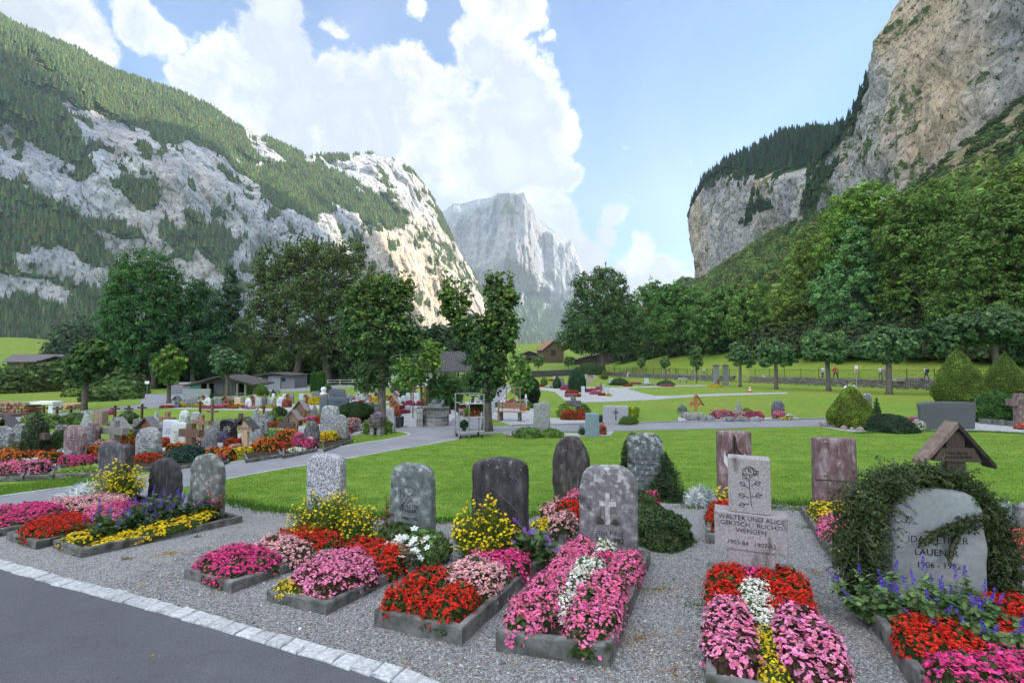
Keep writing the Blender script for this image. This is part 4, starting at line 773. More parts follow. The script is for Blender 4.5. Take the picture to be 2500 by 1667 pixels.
# ---------- grass blades on the near lawns
def grass():
    lawns=[[(470,1207),(547,1222),(600,1236),(660,1247),(760,1252),(860,1258),(960,1266),(1050,1275),(1150,1270),(1280,1262),(1360,1250),(1440,1236),(1560,1222),(1650,1208),(1750,1212),(1830,1222),(1922,1232),(2050,1232),(2180,1226),(2320,1226),(2450,1240),(2600,1262),(2600,1064),(2400,1054),(2200,1052),(2090,1058),(2002,1043),(1900,1045),(1720,1049),(1526,1054),(1480,1066),(1250,1066),(1180,1062),(1109,1075),(1056,1085),(973,1099),(850,1121),(669,1150),(539,1175),(480,1185)],
      [(-60,1224),(0,1213),(244,1180),(250,1150),(0,1185),(-60,1190)],[(753,1100),(861,1084),(946,1071),(995,1062),(985,1057),(900,1048),(840,1068),(780,1085)]]
    g=np.random.default_rng(5); nb=NB(); T=np.array([(-.07,0,0),(.07,0,0),(.02,.12,.6),(.0,.35,1.0)]); TF=np.array([[0,1,2],[0,2,3]])
    for li,poly in enumerate(lawns):
        W=np.array([G(*p)[:2] for p in poly]); mn,mx=W.min(0),W.max(0); N=[900000,60000,60000][li]; p=g.uniform(mn,mx,(N,2)); d=p[:,1]; keep=inpoly(p[:,0],p[:,1],[tuple(w) for w in W])&(g.random(N)<np.clip((9.0/np.maximum(d,4))**1.6,0,1)); p=p[keep]
        dens=fbm(p[:,0]*1.2,p[:,1]*1.2,0,4,3); p=p[g.random(len(p))<np.clip(dens*2.2-.3,.15,1)]
        z=H(p[:,0],p[:,1]); P=np.column_stack([p,z-.004]); hg=g.uniform(.014,.045,len(p)); nr=np.stack([g.normal(0,.4,len(p)),g.normal(0,.4,len(p)),np.ones(len(p))],1)
        V,FF=scatter(T,TF,P,nrm=nr,scale=hg); base=np.where(g.random((len(p),1))<.25,[[.27,.36,.06]],[[.10,.22,.022]]); nb.add(V,FF,jitcol(base,len(p),4,.42,.12))
    # ragged rim and tufts along the gravel edge
    E=resample([G(*p) for p in lawns[0][:26]],.02); k=16; p=np.repeat(E,k,0)+g.normal(0,.10,(len(E)*k,2)); P=np.column_stack([p,H(p[:,0],p[:,1])]); V,FF=scatter(T,TF,P,nrm=np.stack([g.normal(0,.5,len(p)),g.normal(-.4,.5,len(p)),np.ones(len(p))],1),scale=g.uniform(.03,.09,len(p))); nb.add(V,FF,jitcol((.09,.20,.03),len(p),4,.3,.1))
    o=nb.build('grass',M['leaf']); tag(o,'short mown green lawn blades around the near graves','grass',None,'stuff')
    # weeds in the gravel
    nb=NB()
    for px,py,r,n_,c in [(1560,1300,.30,900,(.09,.16,.03)),(1690,1240,.25,500,(.09,.16,.03)),(1960,1245,.35,900,(.09,.17,.03)),(1985,1290,.18,260,(.09,.16,.03)),(580,1288,.06,90,(.3,.32,.05)),(480,1312,.03,40,(.1,.15,.04)),(545,1278,.12,200,(.08,.13,.03)),(1560,1560,.5,1700,(.30,.19,.07)),(1610,1440,.5,1700,(.28,.19,.07)),(1640,1640,.3,600,(.30,.18,.06)),(415,1352,.16,700,(.45,.33,.12)),(1700,1230,.3,600,(.09,.16,.03)),(1880,1240,.3,700,(.09,.16,.03)),(1240,1275,.35,800,(.09,.17,.03)),(860,1262,.35,700,(.09,.17,.03)),(310,1366,.05,70,(.2,.2,.08)),(1995,1400,.16,240,(.30,.17,.07)),(1640,1350,.3,240,(.22,.2,.07)),(1700,1480,.2,120,(.10,.15,.04)),(2100,1400,.3,300,(.10,.15,.04)),(1655,1655,.2,160,(.32,.22,.07)),(1010,1270,.2,220,(.09,.16,.03)),(720,1252,.3,320,(.09,.17,.03))]:
        b=G(px,py); a=g.uniform(0,6.28,n_); rr=np.abs(g.normal(0,.5,n_))*r; x=b.x+np.cos(a)*rr*1.5; y=b.y+np.sin(a)*rr; P=np.column_stack([x,y,H(x,y)+.004]); dry=c[0]>.2
        V,FF=scatter(T*np.array([1.6,1,.5 if dry else 1]),TF,P,nrm=np.stack([g.normal(0,1.2 if dry else .6,n_),g.normal(0,1.2 if dry else .6,n_),np.ones(n_)*(.4 if dry else 1)],1),scale=g.uniform(.015,.045,n_)); nb.add(V,FF,jitcol(c,n_,4,.3,.1))
    tag(nb.build('weeds',M['leaf']),'sparse weeds and dry straw coming up through the gravel','weeds',None,'stuff')
    # loose pebbles
    W=np.array([G(*p)[:2] for p in GP0]); N=330000; p=np.column_stack([g.uniform(-3.6,4.6,N),g.uniform(1.9,6.2,N)]); d=p[:,1]; keep=inpoly(p[:,0],p[:,1],[tuple(w) for w in W])&(g.random(N)<np.clip((2.6/d)**1.3,0,1)); p=p[keep]; qx,qy=proj(np.column_stack([p,H(p[:,0],p[:,1])])); k=(qx>-60)&(qx<2560)&(qy<1740); p=p[k]
    V0=np.array([(1,0,0),(.2,.9,.1),(-1,.1,0),(0,-.85,-.1),(.1,0,.6),(0,0,-.5)]); F0=np.array([(0,1,4),(1,2,4),(2,3,4),(3,0,4)])
    P=np.column_stack([p,H(p[:,0],p[:,1])+.007]); V,FF=scatter(V0,F0,P,nrm=np.stack([g.normal(0,.35,len(p)),g.normal(0,.35,len(p)),np.ones(len(p))],1),scale=np.exp(g.normal(math.log(.0052),.38,len(p)))); w=g.random((len(p),1)); c=np.where(w<.12,[[.50,.48,.45]],np.where(w<.2,[[.30,.22,.17]],np.where(w<.6,[[.28,.29,.30]],[[.15,.155,.165]])))
    nb=NB(); nb.add(V,FF,jitcol(c,len(p),6,.25,.04)); m=simple('pebble',(1,1,1),rough=.85,bump=0,geo=True); tag(nb.build('pebbles',m),'loose grey pebbles of the gravel between the graves','pebbles',None,'stuff'); print('pebbles',len(p))
grass()
# ---------- trees that stand apart
DG=(.040,.085,.022); YG=(.13,.21,.035)
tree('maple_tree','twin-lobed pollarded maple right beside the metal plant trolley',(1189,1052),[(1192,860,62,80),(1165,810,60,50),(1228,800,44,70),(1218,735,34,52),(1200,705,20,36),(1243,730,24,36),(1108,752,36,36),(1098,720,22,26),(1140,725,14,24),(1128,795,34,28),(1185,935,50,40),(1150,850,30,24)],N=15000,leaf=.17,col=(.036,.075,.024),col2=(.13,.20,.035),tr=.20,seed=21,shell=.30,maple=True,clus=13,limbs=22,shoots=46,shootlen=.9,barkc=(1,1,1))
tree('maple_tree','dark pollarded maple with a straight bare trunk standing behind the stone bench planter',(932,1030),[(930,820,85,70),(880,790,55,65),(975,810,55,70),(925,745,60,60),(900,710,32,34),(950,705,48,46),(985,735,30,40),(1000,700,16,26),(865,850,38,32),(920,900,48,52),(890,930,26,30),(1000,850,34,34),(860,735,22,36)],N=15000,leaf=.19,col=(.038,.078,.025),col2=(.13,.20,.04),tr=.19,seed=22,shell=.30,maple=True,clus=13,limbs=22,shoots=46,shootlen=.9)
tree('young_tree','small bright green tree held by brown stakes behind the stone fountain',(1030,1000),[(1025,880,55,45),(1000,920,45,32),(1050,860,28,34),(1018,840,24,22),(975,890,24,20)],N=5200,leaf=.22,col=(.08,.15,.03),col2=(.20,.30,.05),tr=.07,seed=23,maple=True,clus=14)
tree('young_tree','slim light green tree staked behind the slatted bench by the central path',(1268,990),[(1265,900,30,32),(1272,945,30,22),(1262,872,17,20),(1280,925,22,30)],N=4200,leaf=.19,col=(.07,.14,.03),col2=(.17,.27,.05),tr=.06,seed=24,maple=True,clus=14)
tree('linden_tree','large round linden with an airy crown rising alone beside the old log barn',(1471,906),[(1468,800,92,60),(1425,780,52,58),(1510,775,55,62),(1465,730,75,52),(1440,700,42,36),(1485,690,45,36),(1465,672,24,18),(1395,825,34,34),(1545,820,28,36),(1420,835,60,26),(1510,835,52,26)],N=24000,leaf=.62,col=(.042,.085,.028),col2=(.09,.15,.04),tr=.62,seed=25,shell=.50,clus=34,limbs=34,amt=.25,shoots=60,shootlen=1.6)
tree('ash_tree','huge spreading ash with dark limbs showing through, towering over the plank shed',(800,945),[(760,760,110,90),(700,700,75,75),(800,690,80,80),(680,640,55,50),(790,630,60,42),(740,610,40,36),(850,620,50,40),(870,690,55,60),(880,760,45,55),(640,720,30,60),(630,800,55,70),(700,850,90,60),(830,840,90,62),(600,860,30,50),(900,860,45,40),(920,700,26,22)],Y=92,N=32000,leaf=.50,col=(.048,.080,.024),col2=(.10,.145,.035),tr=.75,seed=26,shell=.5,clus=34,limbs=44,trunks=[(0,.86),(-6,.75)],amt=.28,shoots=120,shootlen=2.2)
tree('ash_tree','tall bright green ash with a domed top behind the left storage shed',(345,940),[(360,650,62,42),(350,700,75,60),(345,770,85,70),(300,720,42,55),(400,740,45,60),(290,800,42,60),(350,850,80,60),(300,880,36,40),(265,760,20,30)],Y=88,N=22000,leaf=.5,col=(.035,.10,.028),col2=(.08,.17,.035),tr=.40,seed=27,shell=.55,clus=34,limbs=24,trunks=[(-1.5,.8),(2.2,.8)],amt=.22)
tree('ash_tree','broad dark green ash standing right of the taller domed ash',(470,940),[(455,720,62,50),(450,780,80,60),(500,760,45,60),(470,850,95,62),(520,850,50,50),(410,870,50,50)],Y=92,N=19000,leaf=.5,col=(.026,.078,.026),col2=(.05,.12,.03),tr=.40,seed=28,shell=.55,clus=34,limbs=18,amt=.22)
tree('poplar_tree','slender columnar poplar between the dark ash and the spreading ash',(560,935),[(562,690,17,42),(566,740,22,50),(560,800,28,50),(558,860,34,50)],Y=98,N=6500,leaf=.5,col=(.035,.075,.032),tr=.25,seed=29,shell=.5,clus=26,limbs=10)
for i,(lab,b,lo,N,lf,c,c2,tr) in enumerate([
 ('small dark pollarded maple with mottled trunk beside the firewood table',(205,1000),[(222,880,48,42),(205,915,36,24),(240,865,30,30),(215,850,26,22)],4500,.32,(.035,.08,.025),(.09,.16,.03),.17),
 ('small lime green pollarded maple left of the shed, above the grey ramp',(412,984),[(412,885,34,28),(405,905,28,26),(415,920,18,20),(418,860,18,14)],3200,.34,(.07,.14,.03),(.18,.27,.04),.15),
 ('small blue green pollarded maple in front of the sliding shed doors',(555,968),[(556,880,38,24),(545,865,26,20),(575,890,28,20),(550,900,24,16)],3600,.36,(.05,.10,.045),(.10,.17,.07),.19),
 ('lollipop pollarded maple nearest the stone gate pillars',(1807,944),[(1808,866,30,24),(1800,850,18,16),(1826,880,16,14)],3000,.36,(.06,.11,.045),(.11,.17,.06),.20),
 ('lopsided pollarded maple second from the gate pillars',(1895,950),[(1895,860,38,24),(1915,870,26,24),(1880,845,26,20),(1868,884,16,12)],3600,.36,(.06,.12,.045),(.12,.18,.06),.22),
 ('wide pollarded maple in front of the walker in red',(2023,954),[(2015,850,48,34),(2040,845,36,34),(1990,830,32,28),(1985,866,24,18),(2045,872,22,14)],4600,.36,(.055,.115,.04),(.12,.19,.055),.25),
 ('broad pollarded maple in front of the walker in the pale shirt',(2171,962),[(2170,835,55,32),(2130,850,36,26),(2210,830,40,30),(2165,812,34,18),(2175,868,30,16)],5200,.36,(.055,.11,.045),(.10,.17,.055),.27),
 ('very wide pollarded maple spreading behind the two tall clipped yews',(2440,965),[(2390,800,80,40),(2320,810,50,34),(2450,790,70,42),(2490,830,50,50),(2300,845,30,24)],9000,.42,(.04,.085,.032),(.09,.14,.05),.3)]):
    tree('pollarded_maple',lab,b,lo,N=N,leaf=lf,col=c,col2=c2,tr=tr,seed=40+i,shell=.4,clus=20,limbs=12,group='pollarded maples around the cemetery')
for i,(lab,b,lo) in enumerate([('thin staked sapling right of the wooden litter sign by the wall',(1700,935),[(1699,868,15,24),(1702,885,14,16)]),('small staked sapling in front of the middle of the long wall',(1625,927),[(1624,886,11,13)]),('smallest staked sapling at the far end of the long wall',(1565,922),[(1566,884,9,13)]),('little round-headed tree on the meadow above the dark retaining wall',(1314,915),[(1312,883,17,12),(1320,878,12,9)]),('little bare-stemmed tree beside the log barn steps',(1388,905),[(1390,882,15,12)])]):
    tree('sapling',lab,b,lo,N=1100,leaf=.38,col=(.06,.11,.035),col2=(.1,.17,.05),tr=.09,seed=60+i,clus=16,limbs=6,group='small trees on the far lawns')
RF=[('drooping olive green beech at the left foot of the cliff slope',(1505,872),[(1508,800,42,62),(1500,755,26,30)],5000,.8,(.05,.095,.03)),
 ('dense oval beech second from the left below the wooded slope',(1585,868),[(1580,775,56,80),(1600,720,32,34)],8000,.8,(.045,.10,.035)),
 ('tall broad beech rising above the meadow edge under the cliff',(1660,866),[(1655,780,60,85),(1640,725,32,30),(1690,760,40,60)],8500,.8,(.04,.095,.03)),
 ('shaded beech directly above the gate pillars',(1752,864),[(1745,785,60,74),(1770,740,36,36)],7500,.8,(.04,.088,.03)),
 ('rounded olive tree above the second pollarded maple',(1838,856),[(1830,770,62,80),(1865,800,44,50),(1815,800,40,40)],8500,.7,(.05,.10,.028)),
 ('tall brownish green beech left of the pale larch',(1950,850),[(1985,620,48,70),(1975,700,58,90),(1930,770,52,70),(2000,790,40,60)],12000,.6,(.065,.105,.025)),
 ('pale blue green larch with a tapering top in front of the darker beeches',(2080,850),[(2085,570,34,42),(2080,640,58,80),(2070,720,85,70),(2090,790,90,50)],13000,.55,(.05,.115,.05)),
 ('bright green domed beech highest against the middle of the cliff',(2130,830),[(2120,490,68,50),(2075,540,62,72),(2050,610,50,60),(2155,560,60,70),(2160,660,60,80)],14000,.6,(.065,.125,.028)),
 ('broad shaded beech right of the domed bright one',(2250,830),[(2255,500,82,55),(2300,540,72,60),(2220,590,70,80),(2290,640,70,80),(2230,720,80,80)],15000,.6,(.048,.09,.024)),
 ('huge dark overhanging beech filling the right border below the cliff',(2420,860),[(2430,560,105,90),(2350,650,80,90),(2460,690,95,90),(2400,760,110,70),(2330,760,60,60)],20000,.5,(.040,.078,.022)),
 ('uppermost beech against the rock at the right border',(2500,840),[(2490,440,60,46),(2540,520,90,110),(2470,500,46,50),(2560,700,90,120)],12000,.55,(.052,.085,.022))]
for i,(lab,b,lo,N,lf,c) in enumerate(RF):
    c=(c[0]*1.6,c[1]*1.42,c[2]*1.05)
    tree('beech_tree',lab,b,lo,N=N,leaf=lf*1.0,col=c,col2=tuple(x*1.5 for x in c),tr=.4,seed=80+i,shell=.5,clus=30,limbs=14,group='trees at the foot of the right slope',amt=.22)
# woods on the slope (uncountable) and brush in the shade
def slopewood():
    g=np.random.default_rng(3); x=g.uniform(60,350,9000); y=g.uniform(70,1000,9000); k=(wd(x,y)>34)&(g.random(9000)<np.clip(1.2-y/1400,0.3,1)); x,y=x[k],y[k]; z=H(x,y); qx,qy=proj(np.column_stack([x,y,z])); k=(qx>1400)&(qx<2700); x,y,z=x[k],y[k],z[k]; k=(y>420)|(x<215); x,y,z=x[k],y[k],z[k]
    h=g.uniform(7,14,len(x)); base=np.where(g.random((len(x),1))<.25,[[.09,.155,.055]],[[.16,.23,.06]])*np.exp(g.normal(0,.2,(len(x),1)))
    P=np.column_stack([x,y,z-1]); forest('slope_forest','dark green broadleaf wood climbing the slope under the right cliff',P,h,LB,M['farleaf'],base,.22,1.0)
    x=g.uniform(150,345,2600); y=g.uniform(120,430,2600); z=H(x,y); qx,qy=proj(np.column_stack([x,y,z])); k=(qx>2200)&(qx<2700)&(fbm(x/14,y/14,0,3,5)>.45); x,y,z=x[k],y[k],z[k]
    forest('slope_scrub','light green scrub on the rocky ledges under the right cliff',np.column_stack([x,y,z-.5]),g.uniform(2,5,len(x)),LB,M['farleaf'],(.10,.15,.05),.3,1.5,'scrub')
slopewood()
def brush(name,label,pts,n,leaf,col,hgt,seed,spread=1.0,cat='undergrowth'):
    g=np.random.default_rng(seed); P=[];Nn=[]
    for (px,py,w,h) in pts:
        b=G(px,py); s=mpp(b.y); m_=int(n*w*h/2000); d=g.normal(0,1,(m_,3)); d/=np.linalg.norm(d,axis=1,keepdims=True); d[:,2]=np.abs(d[:,2]); r=g.uniform(.75,1.05,(m_,1)); P.append(np.array(b)+d*r*np.array([w*s/2,w*s/2*.7,h*s])*(1+.2*g.normal(0,1,(m_,1))*.5)); Nn.append(d+g.normal(0,.5,d.shape))
    P=np.concatenate(P);Nn=np.concatenate(Nn); V,FF=scatter(QUAD,QF,P,nrm=Nn,scale=leaf*g.uniform(.5,1.3,len(P))); nb=NB(); cl=fbm(P[:,0]/2,P[:,1]/2,P[:,2]/2,3,seed)[:,None]; nb.add(V,FF,jitcol(np.array(col)[None]*np.exp((cl-.5)*2),len(P),4,.25,.1))
    return tag(nb.build(name,M['leaf']),label,cat,None,'stuff')
brush('undergrowth','dark tangled bushes filling the gap under the big ash trees',[(x,y,90,70+20*math.sin(x)) for x,y in [(300,948),(350,948),(400,946),(450,944),(520,940),(580,938),(640,938),(700,936),(760,935),(820,934),(880,933),(940,932),(1000,932)]]+[(x,936,120,110) for x in range(260,1000,80)],1500,.6,(.04,.075,.025),3,7)
brush('undergrowth','mixed light and dark bushes between the firewood and the left hillside',[(-40,960,150,60),(30,958,110,56),(90,955,110,60),(150,953,110,64),(215,958,90,70),(270,965,90,60),(320,962,70,46),(240,980,70,30),(300,975,80,40),(120,936,130,34),(20,936,140,30),(200,935,120,50)],1700,.55,(.10,.17,.045),3,8)
brush('undergrowth','light green brambles around the trunk of the small dark maple',[(100,946,60,22),(140,950,60,26),(180,968,50,18),(60,944,60,18)],1500,.35,(.13,.20,.04),2,9)
brush('undergrowth','shaded bushes along the foot of the wooded slope behind the road',[(x,y,90,40) for x,y in [(1480,880),(1540,880),(1600,872),(1660,866),(1720,860),(1780,856),(1840,852)]],900,.7,(.04,.08,.028),3,10)
brush('undergrowth','deep shaded bushes on the bank beneath the right beeches',[(x,y,150,70) for x,y in [(1900,862),(1960,864),(2040,866),(2120,868),(2200,868),(2290,870),(2380,872),(2460,874),(2540,880)]]+[(x,835,180,80) for x in range(1900,2600,90)]+[(x,780,180,80) for x in range(1960,2640,90)],1100,.6,(.055,.09,.03),3,11)
brush('undergrowth','dark scrub at the foot of the left limestone wall',[(x,y,160,90) for x,y in [(200,884),(270,892),(560,900),(640,900),(900,905),(980,905),(1060,900),(1130,895)]],700,1.6,(.045,.09,.035),3,12)
# ---------- buildings
def gable(mb,x0,x1,y0,y1,ze,zr,ov=.5,th=.12,axis='y',m=0,c=None,ovg=.6):
    """two roof slabs, ridge along axis"""
    if axis=='y':
        xm=(x0+x1)/2; s=(zr-ze)/(xm-x0)
        for sg,xa in ((-1,x0-ov),(1,x1+ov)):
            za=ze-s*ov; P=[(xa,za),(xm,zr),(xm,zr+th),(xa,za+th)]; mb.prism(P,y0-ovg,y1+ovg,m,c)
    else:
        ym=(y0+y1)/2; s=(zr-ze)/(ym-y0)
        for sg,ya in ((-1,y0-ov),(1,y1+ov)):
            za=ze-s*ov; V=[(x,y,z) for x in (x0-ovg,x1+ovg) for y,z in ((ya,za),(ym,zr),(ym,zr+th),(ya,za+th))]
            mb.add(V,[(0,1,2,3),(7,6,5,4),(0,4,5,1),(1,5,6,2),(2,6,7,3),(3,7,4,0)],m,c)
def bld(name,label,px,py,rz,cat='shed',Y=None):
    b=G(px,py) if Y is None else PY(px,py,Y)
    return thing(name,label,cat,b,math.radians(rz)),b
BR=(.10,.085,.08); GW=(.22,.22,.22)
# left shed with sliding doors
t,b=bld('storage_shed','open storage shed with sagging dark roof, sliding doors and pale boards stacked in front',545,966,10); s=mpp(b.y)
W=108*s; Hh=30*s; D=5.0
m=MB(); q_=(.24,.245,.25); m.box(-W/2,W/2,D-.1,D,0,Hh,0,q_); m.box(-W/2,-W/2+.1,0,D,0,Hh+.3,0,q_); m.box(W/2-.1,W/2,0,D,0,Hh,0,q_); m.box(-W*.2,W*.24,.0,.1,0,Hh,0,q_); m.prism([(-W/2,Hh),(W/2,Hh),(0,Hh+14*s)],.12,.2,0,q_); m.build('wall',M['woodh'],t)
m=MB(); gable(m,-W/2,W/2,-.3,D,Hh,Hh+16*s,1.0,.2,'y',0,BR,1.0); m.build('roof',M['woodh'],t)
m=MB(); m.box(-W*.19,-.02,-.06,-.01,.1,Hh*.95,0,(.22,.24,.26)); m.build('door',M['woodh'],t); m=MB(); m.box(.02,W*.2,-.06,-.01,.1,Hh*.95,0,(.19,.21,.23)); m.build('door',M['woodh'],t)
for x in (-.46,-.3,.3,.47): m=MB(); m.box(W*x-.1,W*x+.1,-.25,-.1,0,Hh,0,(.6,.55,.5)); m.build('post',M['woodh'],t)
m=MB(); m.box(-W/2-1.1,-W/2+1.6,-1.2,-.9,0,Hh*.62); m.box(-W/2+1.0,-W/2+1.1,-.9,.4,0,Hh*.6)
o=m.build('board_stack',simple('pale_board',(.30,.34,.33),rough=.7)); o.location=b+Vector((0,0,0)); o.rotation_euler=(0,0,math.radians(10)); tag(o,'pale green weathered panels leaning at the left corner of the storage shed','boards')
t,b=bld('plank_shed','grey plank shed with a low lean-to roof, left of the clipped thuja pair',665,950,-3); s=mpp(b.y)
m=MB(); m.box(-12*s,55*s,0,4,0,34*s,0,(.22,.225,.235)); m.build('wall',M['woodh'],t)
m=MB(); m.prism([(-60*s,27*s),(0,38*s),(58*s,33*s),(58*s,35*s),(0,41*s),(-60*s,30*s)],-.8,4.5,0,BR); m.build('roof',M['woodh'],t)
m=MB(); m.box(-58*s,-57*s,-.2,0,0,27*s); m.box(-58*s,-12*s,3.9,4,0,26*s,0,(.3,.3,.3)); m.build('post',M['woodh'],t)
m=MB(); m.box(22*s,34*s,-.05,.0,18*s,29*s,0,(.25,.25,.25)); w=m.build('window',M['woodh'],t); m=MB(); m.box(23*s,33*s,-.07,-.052,19*s,28*s); m.build('pane',M['glass'],w)
m=MB(); m.box(-10*s,18*s,-.06,-.005,0,30*s,0,(.30,.32,.35)); m.build('door',M['woodh'],t); m=MB(); m.tube([(19.5*s,-.1,0),(19.5*s,-.1,33*s)],.07,6); m.build('downpipe',M['metal'],t)
# board piles in front of the storage shed
b=G(468,962); s=mpp(b.y); m=MB()
for k in range(5): m.box(-42*s,10*s,-1.2,1.2,k*.32,k*.32+.24,0,(.30+.02*k,.33,.35))
o=m.build('timber_stack',simple('board',(.9,.9,.9),rough=.7)); o.location=b; tag(o,'long stack of grey boards lying left of the storage shed','timber stack')
m=MB(); m.prism([(0,0),(3.2,0),(2.6,1.5),(.2,1.6)],-1.3,1.3,0,(.02,.16,.09)); o=m.build('tarpaulin_heap',M['paint']); o.location=b+Vector((10*s,0,.1)); tag(o,'dark green tarpaulin heap at the end of the board stack','tarpaulin')
m=MB(); m.prism([(-2.4,0),(2.0,0),(1.4,1.0),(.8,1.9),(-.6,1.1),(-2.0,.9)],-1,1,0,(.35,.45,.47)); o=m.build('covered_load',M['paint']); o.location=G(612,957); tag(o,'pale blue sheeted load parked between the two sheds','covered load')
# chapel
t,b=bld('chapel_hall','white plastered hall with big dark shingle roof between the two dark maples',1040,962,-6,'hall',Y=62); s=mpp(b.y); b2=gz(b.x,b.y); t.location.z=b2
top=lambda y: float(PY(1040,y,62).z-b2)
x0,x1=-95*s,45*s; ze=top(898); zr=top(860)
m=MB(); m.box(x0,x1,0,7,-.3,ze,0,W1); m.build('wall',M['plaster'],t)
m=MB(); gable(m,x0,x1+55*s,0,7,ze,zr,1.0,.22,'x',0,(1,1,1),.8); m.build('roof',M['shingle'],t)
for i,(x,y) in enumerate(((50,0),(72,0),(98,0),(98,6.9),(50,6.9),(74,6.9))): m=MB(); m.box(x*s-.11,x*s+.11,y,y+.22,-.3,ze,0,(.42,.30,.22)); m.build('post',M['wood'],t)
m=MB(); 
for z in (.35,.55,.75): m.box(46*s,100*s,6.95,7.05,ze*z,ze*z+.12,0,(.35,.26,.2))
m.box(46*s,100*s,.02,.18,ze-.22,ze,0,(.3,.22,.17)); m.build('rail',M['wood'],t)
m=MB(); m.box(50*s,80*s,-.3,.3,-.2,ze*.28); m.build('trough',M['concrete'],t)
m=MB(); m.box(-60*s,-40*s,-.03,.02,ze*.35,ze*.8,0,(.3,.25,.2)); w=m.build('window',M['wood'],t); m=MB(); m.box(-58*s,-42*s,-.05,-.032,ze*.38,ze*.77); m.build('pane',M['glass'],w)
# log barn and neighbours
def barn(name,label,px,py,Y,rz,w,d,h,rise,roofc,logc,rock=True):
    b=PY(px,py,Y); b.z=min(b.z,gz(b.x,b.y)+.6); t=thing(name,label,'barn',b,math.radians(rz)); m=MB(); k=int(h/.28)
    for i in range(k):
        z=i*.28; m.box(-w/2,w/2,-.02*(i%2),d,z,z+.27,0,tuple(c*random.uniform(.8,1.2) for c in logc))
        m.box(-w/2-.25,w/2+.25,-.14,.05,z+.02,z+.22,0,tuple(c*random.uniform(.9,1.3) for c in logc))
    m.prism([(-w/2,k*.28),(w/2,k*.28),(0,k*.28+rise)],0,.1,0,logc); m.build('wall',M['wood'],t)
    m=MB(); gable(m,-w/2,w/2,0,d,k*.28,k*.28+rise,.9,.14,'y',0,roofc,1.0); m.build('roof',M['woodh'],t)
    m=MB(); m.box(-w*.16,w*.10,-.2,-.142,h*.42,h*.85,0,(.06,.05,.04)); m.build('door',M['wood'],t)
    if rock: m=MB(); m.box(-w/2+.1,w/2-.1,.05,d-.1,-2.0,0); m.build('base',M['rubble'],t)
    return t
barn('log_barn','old dark log barn with rusty brown gable roof left of the big linden',1352,876,158,12,6.5,9,4.2,2.6,(.30,.16,.11),(.20,.14,.10))
barn('hay_barn','low dark barn mostly hidden behind the trunk of the big linden',1440,884,162,5,10,6,2.4,1.4,(.13,.10,.09),(.11,.085,.075))
barn('farm_shed','grey roofed farm shed right of the linden trunk',1490,880,160,-5,8,6,2.8,1.3,(.24,.23,.24),(.10,.08,.07))
barn('farm_shed','low shed with a dark pitched roof left of the log barn',1292,882,170,8,9,6,2.2,1.6,(.15,.12,.11),(.10,.08,.07))
barn('farm_shed','long lean-to with a mossy roof adjoining the left side of the log barn',1322,884,164,4,6,5,1.9,.6,(.17,.17,.14),(.09,.08,.07))
for i,(px,py,w,lab) in enumerate([(75,880,14,'distant chalet with a long dark roof below the left meadow'),(140,884,13,'distant chalet with a reddish gable beside the long dark roof')]):
    b=PY(px,py,175); b.z=PY(px,py+4,175).z-1.9; t=thing('chalet',lab,'house',b,math.radians(14-8*i)); m=MB(); m.box(-w/2,w/2,0,8,-2,2.6,0,(.12,.09,.07)); m.build('wall',M['wood'],t); m=MB(); gable(m,-w/2,w/2,0,8,2.4,4.6,.9,.2,'x' if i==0 else 'y',0,(.16,.14,.15) if i==0 else (.17,.11,.10),1); m.build('roof',M['shingle'] if i else M['woodh'],t)
# ---------- wall, iron fence, gate pillars
def longwall():
    mb=MB(); ts=np.linspace(-60,78,120)
    for a,b_ in zip(ts,ts[1:]):
        if 11.0<a<13.2 and False: continue
        p=wl(a,.15);q=wl(b_,.15); p2=wl(a,.6);q2=wl(b_,.6); zt=[gz(*wl(x,1.0))+.10 for x in (a,b_)]; zb=[gz(*wl(x,-.3))-.3 for x in (a,b_)]
        gate=27.2<(a+b_)/2<30.0
        if gate: zt=[z-.75 for z in zt]
        V=[(p[0],p[1],zb[0]),(q[0],q[1],zb[1]),(q2[0],q2[1],zb[1]),(p2[0],p2[1],zb[0]),(p[0],p[1],zt[0]),(q[0],q[1],zt[1]),(q2[0],q2[1],zt[1]),(p2[0],p2[1],zt[0])]
        mb.add(V,[(0,1,5,4),(2,3,7,6),(4,5,6,7)],0)
    o=mb.build('stone_wall',M['rubble']); tag(o,'long low rubble wall between the lawn and the road on the right','wall')
    t=thing('iron_fence','black iron railing standing on the long rubble wall','fence',(0,0,0)); rail=MB(); bars=MB()
    P=[(a,wl(a,.38)) for a in np.arange(-60,78,.14)]
    for (a,p),(b_,q) in zip(P[::20],P[20::20]):
        for z in (.12,1.12): zz=gz(*wl(a,1.0))+.1+z; z2=gz(*wl(b_,1.0))+.1+z; rail.tube([(p[0],p[1],zz),(q[0],q[1],z2)],.02,4)
    for a,p in P:
        if 27.2<a<30.0: continue
        z=gz(*wl(a,1.0))+.1; bars.tube([(p[0],p[1],z),(p[0],p[1],z+1.22)],.010,3,cap=False)
    rail.build('rail',M['polished_black'],t); o=bars.build('bars',M['polished_black'],t); o['kind']='stuff'
    for a in np.arange(-58,78,2.8):
        if 26.5<a<31: continue
        p=wl(a,.38); z=gz(*wl(a,1.0))+.08; m=MB(); m.tube([(p[0],p[1],z),(p[0],p[1],z+1.38)],.035,6); m.build('post',M['polished_black'],t)
M['polished_black']=simple('black_iron',(.012,.013,.013),rough=.5,bump=0)
longwall()
